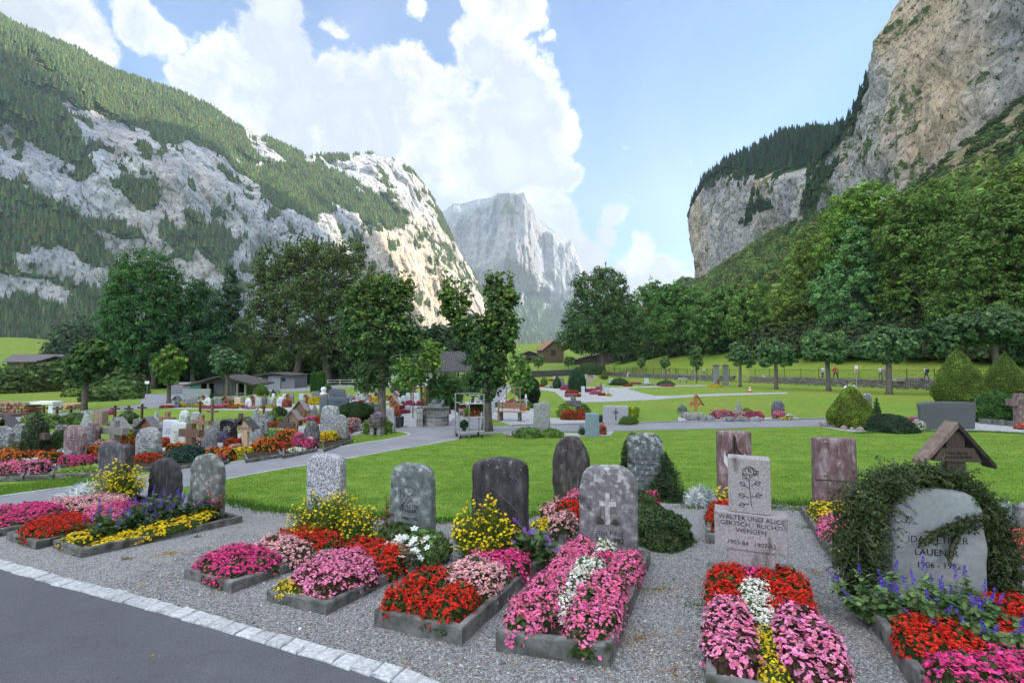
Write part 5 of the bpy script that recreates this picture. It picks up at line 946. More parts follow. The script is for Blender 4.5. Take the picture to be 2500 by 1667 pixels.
for i,(px,lab) in enumerate([(1749,'left square stone gate pillar in the long wall'),(1772,'right square stone gate pillar in the long wall')]):
    b=G(px,941); s=mpp(b.y); t=thing('gate_pillar',lab,'pillar',b,math.radians(-15),'gate pillars'); m=MB(); m.box(-.35,.35,-.35,.35,-.3,47*s); m.build('shaft',M['block'],t); m=MB(); m.prism([(-.45,47*s),(.45,47*s),(.42,47*s+.14),(0,47*s+.24),(-.42,47*s+.14)],-.45,.45); m.build('cap',M['concrete'],t)
m=MB(); b=G(1760,940)
for i in range(9): m.tube([(-.55+i*.14,0,.1),(-.55+i*.14,0,1.35)],.012,4)
for z in (.15,1.2): m.tube([(-.6,0,z),(.6,0,z)],.02,4)
o=m.build('gate',M['polished_black']); o.location=b; o.rotation_euler=(0,0,-.25); tag(o,'narrow black iron gate between the two stone pillars','gate')
# dark retaining wall in the meadow
P=resample([G(1270,922),G(1300,921),G(1390,917),G(1480,914)],1.0); mb=MB()
for a,b_ in zip(P,P[1:]):
    za,zb=gz(*a),gz(*b_); V=[(a[0],a[1],za-.3),(b_[0],b_[1],zb-.3),(b_[0],b_[1],zb+1.35),(a[0],a[1],za+1.35),(a[0],a[1]+1.2,za+1.4),(b_[0],b_[1]+1.2,zb+1.4)]; mb.add(V,[(0,1,2,3),(3,2,5,4)],0,(.55,.57,.6))
m2=brickmat('dark_masonry',(.05,.052,.055),(.16,.165,.17),(.04,.04,.04),1.0,.5,.16,.03); tag(mb.build('retaining_wall',m2),'dark dry stone retaining wall below the log barn meadow','wall')
# rail fence behind the far left graves
t=thing('rail_fence','low two-rail wooden fence behind the far graves under the big ash','fence',G(845,942)); b=G(845,942); L=[G(x,941) for x in (800,830,860,890,915)]
for p in L: m=MB(); q=p-b; m.box(q.x-.06,q.x+.06,q.y-.06,q.y+.06,q.z-.1,q.z+1.0,0,(.45,.47,.42)); m.build('post',M['wood'],t)
for z in (.55,.95):
    m=MB()
    for p,q in zip(L,L[1:]): m.tube([tuple(p-b+Vector((0,0,z))),tuple(q-b+Vector((0,0,z)))],.05,4,0,(.5,.52,.46))
    m.build('rail',M['wood'],t)
# firewood
def woodpile(label,px0,px1,py,h,seed,col):
    r=random.Random(seed); b=G((px0+px1)/2,py); s=mpp(b.y); w=(px1-px0)*s; hh=h*s; m=MB(); k=0; z=.06
    while z<hh and k<400:
        x=-w/2
        while x<w/2:
            q=r.uniform(.07,.13); n_=r.choice((3,4,5)); a=r.random()*6
            ring=[(x+q*math.cos(a+2*math.pi*j/n_),z+q*math.sin(a+2*math.pi*j/n_)) for j in range(n_)]; c=tuple(v*r.uniform(.55,1.3) for v in col); dy=r.uniform(-.06,.06); m.prism(ring[::-1],-.25+dy,.8,0,c); x+=.19; k+=1
        z+=.17
    o=m.build('firewood_pile',M['wood']); o.location=b; return tag(o,label,'firewood')
woodpile('tall pile of split brown firewood at the left edge of the photo',-40,70,1010,28,3,(.42,.29,.20)); woodpile('low heap of pale planks and firewood right of the wooden table',128,190,998,12,4,(.62,.47,.36))
woodpile('small dark heap of scrap timber on the ground below the tall firewood pile',-20,40,1018,7,5,(.16,.13,.12))
b=G(103,1008); s=mpp(b.y); t=thing('workbench','weathered grey wooden workbench standing beside the firewood','table',b,math.radians(8)); Wd=66*s
m=MB(); m.box(-Wd/2,Wd/2,-.4,.4,22*s,28*s); m.build('tabletop',M['wood'],t)
for x in (-.42,.4): m=MB(); m.box(Wd*x-.12,Wd*x+.12,-.3,.3,0,22*s); m.build('leg',M['wood'],t)
# ---------- gravestones and crosses
def outline(w,h,top,a,taper,n=40,seed=0,rough=.0):
    P=[]; m=n//4
    for i in range(m): z=(1-a)*i/m; P.append((1.0,z))
    k=n-2*m
    for i in range(k+1):
        t=math.pi*i/k
        if top=='round': x,z=math.cos(t),math.sin(t)
        elif top=='flat': c,s_=math.cos(t),math.sin(t); e=.22; x,z=math.copysign(abs(c)**e,c),abs(s_)**e
        elif top=='soft': c,s_=math.cos(t),math.sin(t); e=.62; x,z=math.copysign(abs(c)**e,c),abs(s_)**e
        elif top=='point': c,s_=math.cos(t),math.sin(t); x,z=c,max(0,1-abs(c)**.9)
        elif top=='lean': c,s_=math.cos(t),math.sin(t); e=.6; x,z=math.copysign(abs(c)**e,c),abs(s_)**e*(1-.35*max(0,c)) 
        P.append((x,1-a+a*z))
    for i in range(m): z=(1-a)*(1-(i+1)/m); P.append((-1.0,z))
    P=np.array(P); wz=1-taper*P[:,1]; g=fbm(np.cos(np.linspace(0,6.28,len(P)))*3+seed,P[:,1]*4,seed,3,seed)-.5
    P[:,0]=P[:,0]*wz+g*rough; P[:,1]=P[:,1]+(fbm(P[:,0]*3,seed*1.3,1,3,seed)-.5)*rough*.6*np.clip(P[:,1]*2-1,0,1)
    return np.stack([P[:,0]*w/2,P[:,1]*h],1)
def slab(w,h,t,top='round',a=.3,taper=.05,rough=.05,seed=0,disp=.012,lean=0):
    O=outline(w,h,top,a,taper,56,seed,rough); c=np.array([0,h*.45]); N=len(O); V=[];Fc=[]
    rings=[(0.0,-.5,1),(.25,-.5,1),(.5,-.5,1),(.72,-.5,1),(.88,-.49,1),(.96,-.46,1),(1,-.36,1),(1.0,-.1,1),(1,.15,1),(1,.38,1),(.95,.48,1),(.6,.5,1),(0,.5,1)]
    for r,y,_ in rings:
        q=c+(O-c)*max(r,.001); V.append(np.column_stack([q[:,0],np.full(N,y*t),q[:,1]]))
    for i in range(len(rings)-1):
        for k in range(N): Fc.append((i*N+k,i*N+(k+1)%N,(i+1)*N+(k+1)%N,(i+1)*N+k))
    V=np.concatenate(V); s=seed*3.7; sc_=5/max(w,.2)
    d=np.stack([fbm(V[:,0]*sc_+s,V[:,1]*9,V[:,2]*sc_,4,seed+1)-.5,fbm(V[:,0]*sc_+s,V[:,1]*9+5,V[:,2]*sc_,4,seed+2)-.5,(fbm(V[:,0]*sc_+s,V[:,1]*9+9,V[:,2]*sc_,4,seed+3)-.5)*np.clip(V[:,2]/h*3,0,1)],1)
    V=V+d*disp*2; V[:,1]+=V[:,2]*lean; V[:,2]-=.04*(V[:,2]<.03*h); return V,[tuple(f) for f in Fc]
def place(px0,px1,ytop,ybase,yaw=0,dz=0,Y=None):
    cx=(px0+px1)/2; b=G(cx,ybase,dz) if Y is None else PY(cx,ybase,Y); Yb=b.y; a=math.radians(yaw); t=(cx-1250)/F
    w=abs(px1-px0)*mpp(Yb)/max(.45,(math.cos(a)-t*math.sin(a))); tp=ray(cx,ytop); h=CZ+tp[2]*Yb-b.z
    if Y is None: b.z-=0
    return b,w,h,a
def text(t,s,size,x,z,y,mat,font_sp=1.0,rot90=True,ext=.0015,name='inscription'):
    cu=bpy.data.curves.new(name,'FONT'); cu.body=s; cu.size=size; cu.align_x='CENTER'; cu.align_y='CENTER'; cu.extrude=ext; cu.offset=-size*.014; cu.space_character=font_sp; cu.space_line=.95; cu.resolution_u=3
    cu.materials.append(mat); o_=bpy.data.objects.new(name,cu); COL.objects.link(o_); dg=bpy.context.evaluated_depsgraph_get(); me=bpy.data.meshes.new_from_object(o_.evaluated_get(dg)); bpy.data.objects.remove(o_); o=bpy.data.objects.new(name,me); COL.objects.link(o); o.parent=t; o.location=(x,y,z); o.rotation_euler=(math.pi/2,0,0); return o
def stone(label,px0,px1,yt,yb,top='round',a=.3,taper=.05,col=(.35,.36,.38),mat='stone',rough=.04,yaw=-18,th=.14,seed=None,ins=None,disp=.012,group=None,name='gravestone',dz=0,base=False,Y=None):
    seed=seed if seed is not None else random.randrange(999)
    b,w,h,an=place(px0,px1,yt,yb,yaw,dz,Y); t=thing(name,label,'gravestone',b,an,group); V,Fc=slab(w,h,th,top,a,taper,rough,seed,disp)
    mb=MB(); mb.add(V,Fc,0,col); mb.build('slab',M[mat],t,smooth=True)
    if base: m=MB(); m.box(-w*.6,w*.6,-th*.8,th*.8,-.05,.1); m.build('base',M['concrete'],t)
    if ins=='lines':
        r=random.Random(seed); m=MB(); dark=sum(col)<.3
        for k in range(r.choice((3,4,5))):
            z=h*(.62-.085*k); L=w*r.uniform(.25,.62)
            for q in np.arange(-L/2,L/2,.03):
                if r.random()<.82: hh=r.uniform(.010,.022); m.box(q,q+.016,-th/2-.012,-th/2+.004,z-hh/2,z+hh/2)
        m.build('inscription',M['inkw'] if dark else M['ink'],t)
    elif ins: 
        for s,size,x,z in ins: text(t,s,size,x*w,z*h,-th/2-.004,M['ink'])
    return t,w,h,th
def wooden_cross(label,px0,px1,yt,yb,bar=(0,0),col=(.14,.09,.06),mat='wood',yaw=-18,pw=.12,bw=None,roof=None,roofcol=(.10,.085,.08),th=.09,name='grave_cross',group=None,house=False,ins=False,cat='grave cross',postpx=None):
    b,w,h,an=place(px0,px1,yt,yb,yaw); s=mpp(b.y); t=thing(name,label,cat,b,an,group); pw=postpx*s if postpx else pw; bz1=(yb-bar[0])*s; bz0=(yb-bar[1])*s
    c=lambda k:tuple(x*k for x in col)
    bx=w/2 if not roof else w*.36
    if house:
        m=MB(); m.prism([(-bx*.62,0),(bx*.62,0),(bx*.82,bz0),(bx*.95,bz1),(0,h-.02),(-bx*.95,bz1),(-bx*.82,bz0)],-th/2,th/2,0,col); m.build('panel',M[mat],t)
        m=MB(); m.box(-bx*.35,bx*.35,-th/2-.012,-th/2-.001,(bz0+bz1)/2*.55,(bz0+bz1)/2*.95,0,c(.35)); m.build('plaque',M[mat],t)
    else:
        m=MB(); m.box(-pw/2,pw/2,-th/2,th/2,-.1,h-.01 if not roof else h-.05,0,col); m.build('upright',M[mat],t)
        m=MB(); m.box(-bx,bx,-th/2-.012,th/2+.012,bz0,bz1,0,c(.9)); m.build('crossbar',M[mat],t)
    if roof:
        dz_=(roof-yt)*s; 
        for sg in (-1,1):
            m=MB(); L=w/2; P=[(0,h-.03),(sg*L,h-dz_-.03),(sg*L,h-dz_),(0,h+.01)]; P=P if sg>0 else P[::-1]; m.prism(P,-th/2-.10,th/2+.10,0,roofcol); m.build('roof_board',M['woodh'],t)
    if ins:
        r=random.Random(px0); m=MB()
        for z in (.35,.65):
            for q in np.arange(-bx*.8,bx*.8,.028):
                if r.random()<.85: m.box(q,q+.015,-th/2-.020,-th/2-.010,bz0+(bz1-bz0)*z-.008,bz0+(bz1-bz0)*z+.010)
        m.build('inscription',M['ink'] if sum(col)>.5 else M['inkw'],t)
    return t
def thin_cross(label,px,yt,yb,hw,bary,col=(.10,.05,.04),group='thin metal crosses',th=None):
    b,w,h,an=place(px-hw,px+hw,yt,yb,-10); s=mpp(b.y); r=th or 2.0*s; t=thing('metal_cross',label,'grave cross',b,an,group)
    m=MB(); m.box(-r,r,-r,r,0,h,0,col); m.build('upright',M['paint'],t); m=MB(); z=(yb-bary)*s; m.box(-w/2,w/2,-r*.8,r*.8,z-r,z+r,0,col); m.build('crossbar',M['paint'],t); return t
# ---------- grave borders
class Bed:
    def __init__(s,label,FL,FR,BR,BL,hb=.13,th=.06,seed=0,build=True,group='concrete grave borders of the near rows'):
        s.c=[G(*p,hb) for p in (FL,FR,BR,BL)]; s.hb=hb; s.o=sum(s.c,Vector())/4; s.o.z=gz(s.o.x,s.o.y)
        if not build: return
        C=[Vector((c.x,c.y)) for c in s.c]; t=thing('grave_border',label,'grave border',s.o,group=group)
        I=[]
        for i in range(4):
            a=(C[(i+1)%4]-C[i]).normalized(); b=(C[i-1]-C[i]).normalized(); I.append(C[i]+(a+b)*th)
        V=[];Fc=[];K=14;g=np.random.default_rng(seed)
        for i in range(4):
            for k in range(K):
                f=k/K; o=C[i].lerp(C[(i+1)%4],f); n_=I[i].lerp(I[(i+1)%4],f); zt=(s.c[i].z*(1-f)+s.c[(i+1)%4].z*f); zg=gz(o.x,o.y)-.08; j=lambda a:g.normal(0,a); e=(n_-o)*.12
                jz=j(.002); V+=[(o.x+j(.0015),o.y+j(.0015),zg),(o.x+j(.0015),o.y+j(.0015),zt-.010+jz),(o.x+e.x,o.y+e.y,zt+jz),(n_.x-e.x,n_.y-e.y,zt+jz),(n_.x,n_.y,zt-.008+jz),(n_.x,n_.y,zg)]
        n_=4*K
        for q in range(n_):
            for r in range(5): a=q*6+r; b=((q+1)%n_)*6+r; Fc.append((a,b,b+1,a+1))
        V=np.array(V)-np.array(s.o); mb=MB(); mb.add(V,Fc); mb.build('kerb',M['concrete'],t)
        sv=[]; 
        for v in np.linspace(0,1,14):
            for u in np.linspace(0,1,10): p=I[0].lerp(I[1],u).lerp(I[3].lerp(I[2],u),v); z=s.zt(u,v)-.035+g.normal(0,.006); sv.append((p.x-s.o.x,p.y-s.o.y,z-s.o.z))
        sf=[(j*10+i,j*10+i+1,(j+1)*10+i+1,(j+1)*10+i) for j in range(13) for i in range(9)]; mb=MB(); mb.add(sv,sf); mb.build('soil',M['soil'],t,smooth=True)
    def zt(s,u,v): return (s.c[0].z*(1-u)+s.c[1].z*u)*(1-v)+(s.c[3].z*(1-u)+s.c[2].z*u)*v
    def P(s,u,v,dz=-.04):
        p=s.c[0].lerp(s.c[1],u).lerp(s.c[3].lerp(s.c[2],u),v); return Vector((p.x,p.y,p.z+dz))
    def patch(s,label,kind,u0,u1,v0,v1,h,near=True,dens=1.0,seed=None,name=None,bsz=1.0):
        seed=seed if seed is not None else random.randrange(9999); t=np.linspace(0,2*np.pi,30,endpoint=False); q=3.2; r=(np.abs(np.cos(t))**q+np.abs(np.sin(t))**q)**(-1/q); r*=1+.13*(vn(np.cos(t)*2+seed,np.sin(t)*2,0,seed)-.5)*2
        pad=.0; uu=(u0+u1)/2+r*np.cos(t)*(u1-u0)/2; vv=(v0+v1)/2+r*np.sin(t)*(v1-v0)/2; c=s.P((u0+u1)/2,(v0+v1)/2)
        foot=np.array([[*(s.P(a,b)-c)[:2]] for a,b in zip(uu,vv)]); return flowers(label,c,0,0,h,kind,near=near,seed=seed,dens=dens,foot=foot,name=name,bsz=bsz)
def vine(name,label,path,Y,N,leaf=.02,col=(.05,.09,.03),seed=1,cat='creeper',twigs=60,depth=.7,base=None):
    g=np.random.default_rng(seed); pts=[];rad=[]
    for (x,y,r) in path: pts.append(np.array(PY(x,y,Y))); rad.append(r*mpp(Y))
    pts=np.array(pts);rad=np.array(rad); L=np.concatenate([[0],np.cumsum(np.linalg.norm(np.diff(pts,axis=0),axis=1))]); w=np.interp(np.linspace(0,L[-1],400),L,rad); w/=w.sum(); s_=g.choice(400,N,p=w); tt=np.linspace(0,L[-1],400)[s_]+g.normal(0,.01,N)
    c=np.stack([np.interp(tt,L,pts[:,k]) for k in range(3)],1); R=np.interp(tt,L,rad); d=g.normal(0,1,(N,3)); d/=np.linalg.norm(d,axis=1,keepdims=True); rr=(.55+.45*g.random((N,1)))*(1+.55*(fbm(c[:,0]*9,c[:,2]*9,d[:,0]*2,3,seed)-.5))[:,None]
    lump=(.42+1.1*fbm(c[:,0]*8+d[:,0]*1.6,c[:,2]*8+d[:,2]*1.6,d[:,1]*1.5,4,seed+7))[:,None]
    p=c+d*R[:,None]*rr*lump*np.array([1,depth,1]); p[:,2]=np.maximum(p[:,2],H(p[:,0],p[:,1])+.01); o=Vector(base if base else (pts[0][0],Y,gz(pts[0][0],Y))); t=thing(name,label,cat,o)
    nr=d+g.normal(0,.6,d.shape)+np.array([0,0,.3]); shade=(fbm(p[:,0]*6,p[:,1]*6,p[:,2]*6,3,seed)-.5)[:,None]; V,FF=scatter(QUAD,QF,p-np.array(o),nrm=nr,scale=leaf*g.uniform(.6,1.5,N)); nb=NB(); nb.add(V,FF,jitcol(np.array(col)[None]*np.exp(shade*1.8),N,4,.3,.1)); TP=[]; m=MB()
    for k in range(twigs):
        u=g.uniform(0,L[-1]); c0=np.array([np.interp(u,L,pts[:,j]) for j in range(3)]); r0=np.interp(u,L,rad); dd=g.normal(0,1,3); dd/=np.linalg.norm(dd); e=c0+dd*r0*g.uniform(1.0,1.7); e[2]=max(e[2],gz(e[0],e[1])+.01); limb(m,Vector(c0)-o,Vector(e)-o,.004,.0015,k,4); k_=26; u_=g.uniform(.35,1.05,(k_,1)); tp=c0+(e-c0)*u_+g.normal(0,.007,(k_,3)); TP.append(tp-np.array(o))
    if TP: TP=np.concatenate(TP); V,FF=scatter(QUAD,QF,TP,nrm=g.normal(0,1,TP.shape)+np.array([0,0,.5]),scale=leaf*g.uniform(.6,1.3,len(TP))); nb.add(V,FF,jitcol(np.array(col)*1.5,len(TP),4,.3,.1))
    nb.build('foliage',M['leaf'],t)
    cl=[Vector(p)-o for p in pts]; m.tube(cl,.012,6); m.build('stems',M['bark'],t); return t
# ---------- the near row of graves
bz=Bed('concrete border of the leftmost grave, cut by the left edge of the photo',(-130,1268),(-28,1296),(420,1222),(330,1206),seed=1,hb=.095,th=.05)
ba=Bed('concrete border around the red and pink begonias at the far left',(16,1299),(88,1322),(440,1240),(352,1224),seed=2,hb=.095,th=.05)
bb=Bed('concrete border holding the strip of low yellow marigolds at the far left',(130,1318),(197,1341),(592,1259),(522,1242),seed=3,hb=.095,th=.05)
b1=Bed('concrete border of the grave with the salt-and-pepper stone',(450,1386),(565,1422),(905,1306),(785,1283),seed=4,hb=.095,th=.05)
b2=Bed('concrete border of the grave with the grey green arched stone',(651,1440),(797,1473),(1062,1345),(925,1312),seed=5,hb=.095,th=.05)
b3=Bed('mossy concrete border of the grave with the tall black slate stone',(914,1487),(1128,1532),(1345,1341),(1175,1325),seed=6,hb=.125,th=.05)
b4=Bed('large clean-edged concrete border full of pink begonias in the centre foreground',(1211,1540),(1490,1577),(1588,1343),(1398,1334),seed=7,hb=.135,th=.055)
b5=Bed('concrete border of the grave with the blocky cross-shaped monument',(1722,1653),(2092,1716),(1936,1376),(1727,1371),seed=8,hb=.13)
b6=Bed('rough concrete border running out of the bottom right corner of the photo',(2330,1770),(2760,1800),(2520,1452),(2094,1438),seed=9,hb=.14)
b7=Bed('narrow concrete border of the grave with the winged bronze cross stone',(1721,1302),(1860,1310),(1850,1218),(1738,1212),seed=10,hb=.12)
b8=Bed('concrete border holding pink and yellow flowers before the tall red-brown stone',(2035,1353),(2170,1360),(2100,1232),(1954,1234),seed=11,hb=.12)
b9=Bed('concrete border of red flowers at the right edge behind the creeper arch',(2418,1384),(2640,1384),(2560,1268),(2380,1272),seed=12,hb=.12)
b11=Bed('concrete border of the grave with the dark boulder stone in the second row',(1278,1288),(1382,1308),(1470,1245),(1375,1228),seed=13,hb=.11)
# stones
GR=(.42,.43,.46)
stone('tall jagged dark slate stone at the far left behind the silver and yellow plants',245,312,1080,1222,'soft',.12,.02,(.13,.13,.15),'dark',.10,-20,.15,11,disp=.03)
stone('short rounded black stone between the jagged slate stone and the rust-stained one',368,436,1117,1224,'round',.35,.10,(.085,.082,.09),'dark',.08,-20,.14,12,disp=.02)
stone('narrow rounded stone with rust brown top, right of the short black stone',470,539,1107,1266,'round',.28,.02,(.30,.32,.30),'stone',.05,-22,.13,13,disp=.014)
stone('salt-and-pepper granite stone with thin engraved cross and jagged top edge',753,838,1108,1290,'soft',.20,.04,(.55,.56,.60),'speckle',.07,-18,.15,14,ins=[('ADOLF\nWERNLI',.055,0,.40),('1917-1987',.045,0,.27)],disp=.012)
tt,w,h,th=stone('grey green arched stone with engraved roses and rust on its top',955,1058,1131,1325,'soft',.26,.06,(.30,.35,.35),'stone',.05,-18,.14,15,ins=[('COLETTE\nSTÄGER',.055,0,.45),('1906-1986',.05,0,.33),('WENGEN',.045,0,.25)],disp=.010)
tt3,w3,h3,th3=stone('tall black slate stone with faint mountain outline and leaning right edge',1156,1286,1119,1366,'soft',.12,.04,(.085,.080,.088),'dark',.06,-18,.17,16,disp=.022)
ts,w4,h4,th4=stone('large mossy arched stone with carved cross and lettering, centre of the near row',1416,1557,1137,1372,'soft',.30,.03,(.36,.34,.36),'stone',.05,-16,.19,17,ins=[('Ernst Feuz\n1905-1992',.075,0,.30)],disp=.018)
def relief_cross(t,w,h,th,z0,z1,bw,m,name='carved_cross',sprays=True):
    mb=MB(); q_=(.80,.77,.78); mb.box(-.022,.022,-th/2-.012,-th/2+.01,z0*h,z1*h,0,q_); zz=(z0+(z1-z0)*.66)*h; mb.box(-bw/2,-.022,-th/2-.0118,-th/2+.01,zz-.022,zz+.022,0,q_); mb.box(.022,bw/2,-th/2-.0118,-th/2+.01,zz-.022,zz+.022,0,q_)
    if sprays:
        for s in (-1,1):
            for k in range(6):
                a=math.radians(14+13*k); L=.15-.008*k; mb.tube([(s*.03,-th/2-.008,(z0+.01)*h),(s*(.03+L*.55*math.sin(a+.25)),-th/2-.010,z0*h+L*.55*math.cos(a+.1)),(s*(.03+L*math.sin(a)),-th/2-.008,z0*h+L*math.cos(a))],[.003,.005,.001],5,0,(.10,.09,.09))
    mb.build(name,m,t)
relief_cross(ts,w4,h4,th4,.42,.74,.17,M['stone'])
# engraved details
M['faint']=simple('faint_engraving',(.17,.16,.17),rough=.8,bump=0)
def engrave(t,curves,th,mat,name='engraving',r=.0035):
    mb=MB()
    for c in curves: mb.tube([(x,-th/2-.002,z) for x,z in c],r,5)
    mb.build(name,mat,t)
engrave(tt,[[(-.10+.03*math.cos(a+k),.55+.10*k*.3+.03*math.sin(a+k)) for a in np.linspace(0,5.5,10)] for k in range(3)]+[[(-.13,.38),(-.08,.48),(-.02,.56),(.05,.60)],[(-.08,.48),(-.02,.49),(.03,.53)],[(-.15,.60),(-.08,.66),(.0,.67),(.08,.64)]],th,M['ink'])
engrave(tt3,[[(-w3*.42,h3*.60),(-w3*.2,h3*.68),(-w3*.08,h3*.72),(w3*.05,h3*.66),(w3*.2,h3*.60),(w3*.36,h3*.52)],[(-w3*.3,h3*.5),(0,h3*.55),(w3*.2,h3*.48)]],th3,M['faint'],r=.0022)
# monument of stacked blocks
b,w,h,an=place(1784,1886,1115,1425,-24,.08); s=mpp(b.y); t=thing('gravestone','pinkish granite monument of three stacked blocks with an engraved rose','gravestone',b,an)
PK=(.62,.56,.57); 
def blk(x0,x1,z0,z1,name,y0=-.09,y1=.09,sd=0):
    V=[];nx,nz=8,6; m=MB(); m.box(x0,x1,y0,y1,z0,z1); o=m.build(name,M['smoothpink'],t); bv=o.modifiers.new('edge','BEVEL'); bv.width=.006; bv.segments=2; return o
M['smoothpink']=matc('pink_granite',[(.3,(.21,.19,.195)),(.5,(.34,.31,.315)),(.7,(.46,.43,.44))],scale=70,detail=4,rough=.8,bump=.4,bd=.003,stain=(3.6,(.09,.07,.07),.55,(1.8,1.8,.5)),tint=False)
zb=lambda y:(CZ+ray(1835,y)[2]*b.y)-b.z
blk(-50*s,50*s,-.05,zb(1331),'lower_block'); blk(-79*s,77*s,zb(1335)+.0,zb(1247),'crossbar_block',-.105,.105); blk(-47*s,44*s,zb(1246),zb(1115),'upper_block',-.088,.088)
text(t,'WALTER UND ALICE\nGERTSCH - RUCHTI\nWENGEN',.054,-.0,zb(1273),-.107,M['ink']); text(t,'1903-84   1907-92',.050,0,zb(1318),-.107,M['ink'])
zc=zb(1180); S=1.0
def petal(cx,cz,r,a0,a1,n=10): return [(cx+r*math.cos(a),cz+r*math.sin(a)) for a in np.linspace(a0,a1,n)]
cur=[[(.01,zc-.17),(0,zc-.05),(-.005,zc+.05),(0,zc+.10)]]
cur+= [petal(0,zc+.13,.035,0,6.3,14),petal(.008,zc+.135,.02,0,5),petal(-.03,zc+.12,.025,1,4.6),petal(.03,zc+.12,.025,-1.5,2),petal(0,zc+.135,.009,0,6)]
for x,z,an_ in ((-.05,0,2.6),(.05,.02,.5),(-.055,-.08,2.9),(.06,-.07,.3),(.05,.09,.8),(-.03,.05,2.2),(-.06,-.13,3.4)):
    L=.032; c0=(x*.12,zc+z-.02); c1=(c0[0]+L*math.cos(an_),c0[1]+L*math.sin(an_)); nx,nz=-math.sin(an_)*.022,math.cos(an_)*.022; m_=((c0[0]+c1[0])/2,(c0[1]+c1[1])/2); c2=(c0[0]+2.7*L*math.cos(an_),c0[1]+2.7*L*math.sin(an_)); mm=((c1[0]+c2[0])/2+0,(c1[1]+c2[1])/2)
    cur+= [[c0,c1,(mm[0]+nx,mm[1]+nz),c2,(mm[0]-nx,mm[1]-nz),c1],[c1,c2]]
mb=MB(); [mb.tube([(x,-.089,z) for x,z in c],.0028,5) for c in cur]; mb.build('engraved_rose',M['ink'],t)
# creeper-wrapped stone at right
t6,w6,h6,th6=stone('broad grey stone wrapped in a creeper arch, right foreground',2168,2396,1188,1492,'soft',.30,.03,(.31,.325,.35),'smooth',.05,-8,.16,18,disp=.014,ins=[('IDA OETIKER',.072,-.02,.60),('LAUENER',.072,-.04,.50),('1906 - 1992',.064,-.02,.40)])
Yi=t6.location.y
vine('creeper_arch','dense cotoneaster creeper arching over the broad grey stone',[(2112,1480,30),(2096,1400,50),(2090,1320,64),(2108,1245,64),(2150,1190,52),(2212,1160,36),(2275,1160,30),(2335,1176,34),(2385,1218,40),(2425,1280,48),(2440,1350,52),(2448,1420,46),(2440,1480,30)],Yi-.02,34000,.016,(.055,.085,.028),5,twigs=420,depth=.9)
vine('creeper_sprig','thin creeper sprigs hanging across the lettering of the broad grey stone',[(2245,1335,9),(2280,1305,12),(2330,1285,16),(2380,1275,22),(2400,1270,24)],Yi-.15,900,.016,(.055,.085,.028),6,twigs=24)
vine('creeper_sprig','short creeper sprig trailing down the middle of the broad grey stone',[(2318,1372,6),(2322,1345,8),(2332,1318,9),(2345,1290,10)],Yi-.15,260,.016,(.055,.085,.028),7,twigs=8)
# second row
stone('dark boulder-like stone with pale lichen cap in the second row',1353,1434,1064,1218,'round',.42,-.08,(.12,.105,.105),'dark',.12,-14,.2,19,disp=.035)
stone('grey green stone with creeper on its left shoulder in the second row',1530,1618,1057,1215,'soft',.22,.0,(.24,.29,.29),'stone',.05,-6,.16,20,disp=.014,ins='lines')
Y12=G(1574,1215).y
vine('creeper','dark creeper running up the left side of the grey green second-row stone',[(1535,1250,20),(1528,1200,16),(1526,1140,13),(1530,1085,12),(1550,1062,8)],Y12,5200,.022,(.035,.065,.022),8,twigs=40)
vine('creeper','dark creeper mass spreading right of the grey green second-row stone',[(1545,1235,26),(1590,1215,30),(1628,1150,14),(1622,1110,8),(1640,1200,34),(1640,1260,46),(1600,1290,36),(1650,1310,30),(1580,1250,40)],Y12-.12,19000,.026,(.035,.07,.026),9,twigs=200,depth=1.3)
t7,w7,h7,th7=stone('red-brown stone split down the middle around a winged bronze cross',1752,1836,1051,1240,'flat',.05,.02,(.30,.25,.255),'reddish',.02,-16,.17,21,disp=.006)
m=MB()
for sg in (-1,1):
    m.tube([(sg*.012,-th7/2-.02,h7*.93),(sg*.02,-th7/2-.03,h7*.80),(sg*.07,-th7/2-.03,h7*.73),(sg*.13,-th7/2-.02,h7*.70),(sg*.08,-th7/2-.03,h7*.66),(sg*.03,-th7/2-.03,h7*.60),(sg*.012,-th7/2-.02,h7*.52)],[.008,.012,.016,.008,.016,.012,.006],6,0,(.09,.065,.045))
m.box(-.006,.006,-th7/2-.02,-th7/2,h7*.5,h7*.95,0,(.05,.04,.035)); m.build('bronze_cross',simple('aged_bronze',(.9,.9,.9),rough=.5,metal=.5),t7)
m=MB(); 
for sg in (-1,1): m.prism([(sg*.02,h7*.58),(sg*.15,h7*.72),(sg*.16,h7*.60),(sg*.10,h7*.52),(sg*.02,h7*.48)][::sg],-th7/2-.012,-th7/2+.01,0,(.75,.72,.72))
m.build('pale_inset',M['smooth'],t7)
t8,w8,h8,th8=stone('tall flat-topped red-brown stone with white streaks and a carved relief at upper right',1986,2092,1068,1244,'flat',.03,.03,(.30,.25,.255),'reddish',.01,-14,.14,22,disp=.004)
m=MB(); m.box(-w8/2+.01,w8/2-.01,-th8/2-.006,-th8/2,h8*.41,h8*.425); m.build('groove',M['ink'],t8)
m=MB(); m.tube([(.02,-th8/2,h8*.93),(.05,-th8/2-.012,h8*.85),(.04,-th8/2-.012,h8*.76),(.08,-th8/2-.008,h8*.70),(.02,-th8/2-.01,h8*.62),(.05,-th8/2,h8*.52)],[.012,.02,.022,.016,.014,.006],7,0,(.35,.28,.28)); m.build('relief',M['reddish'],t8)
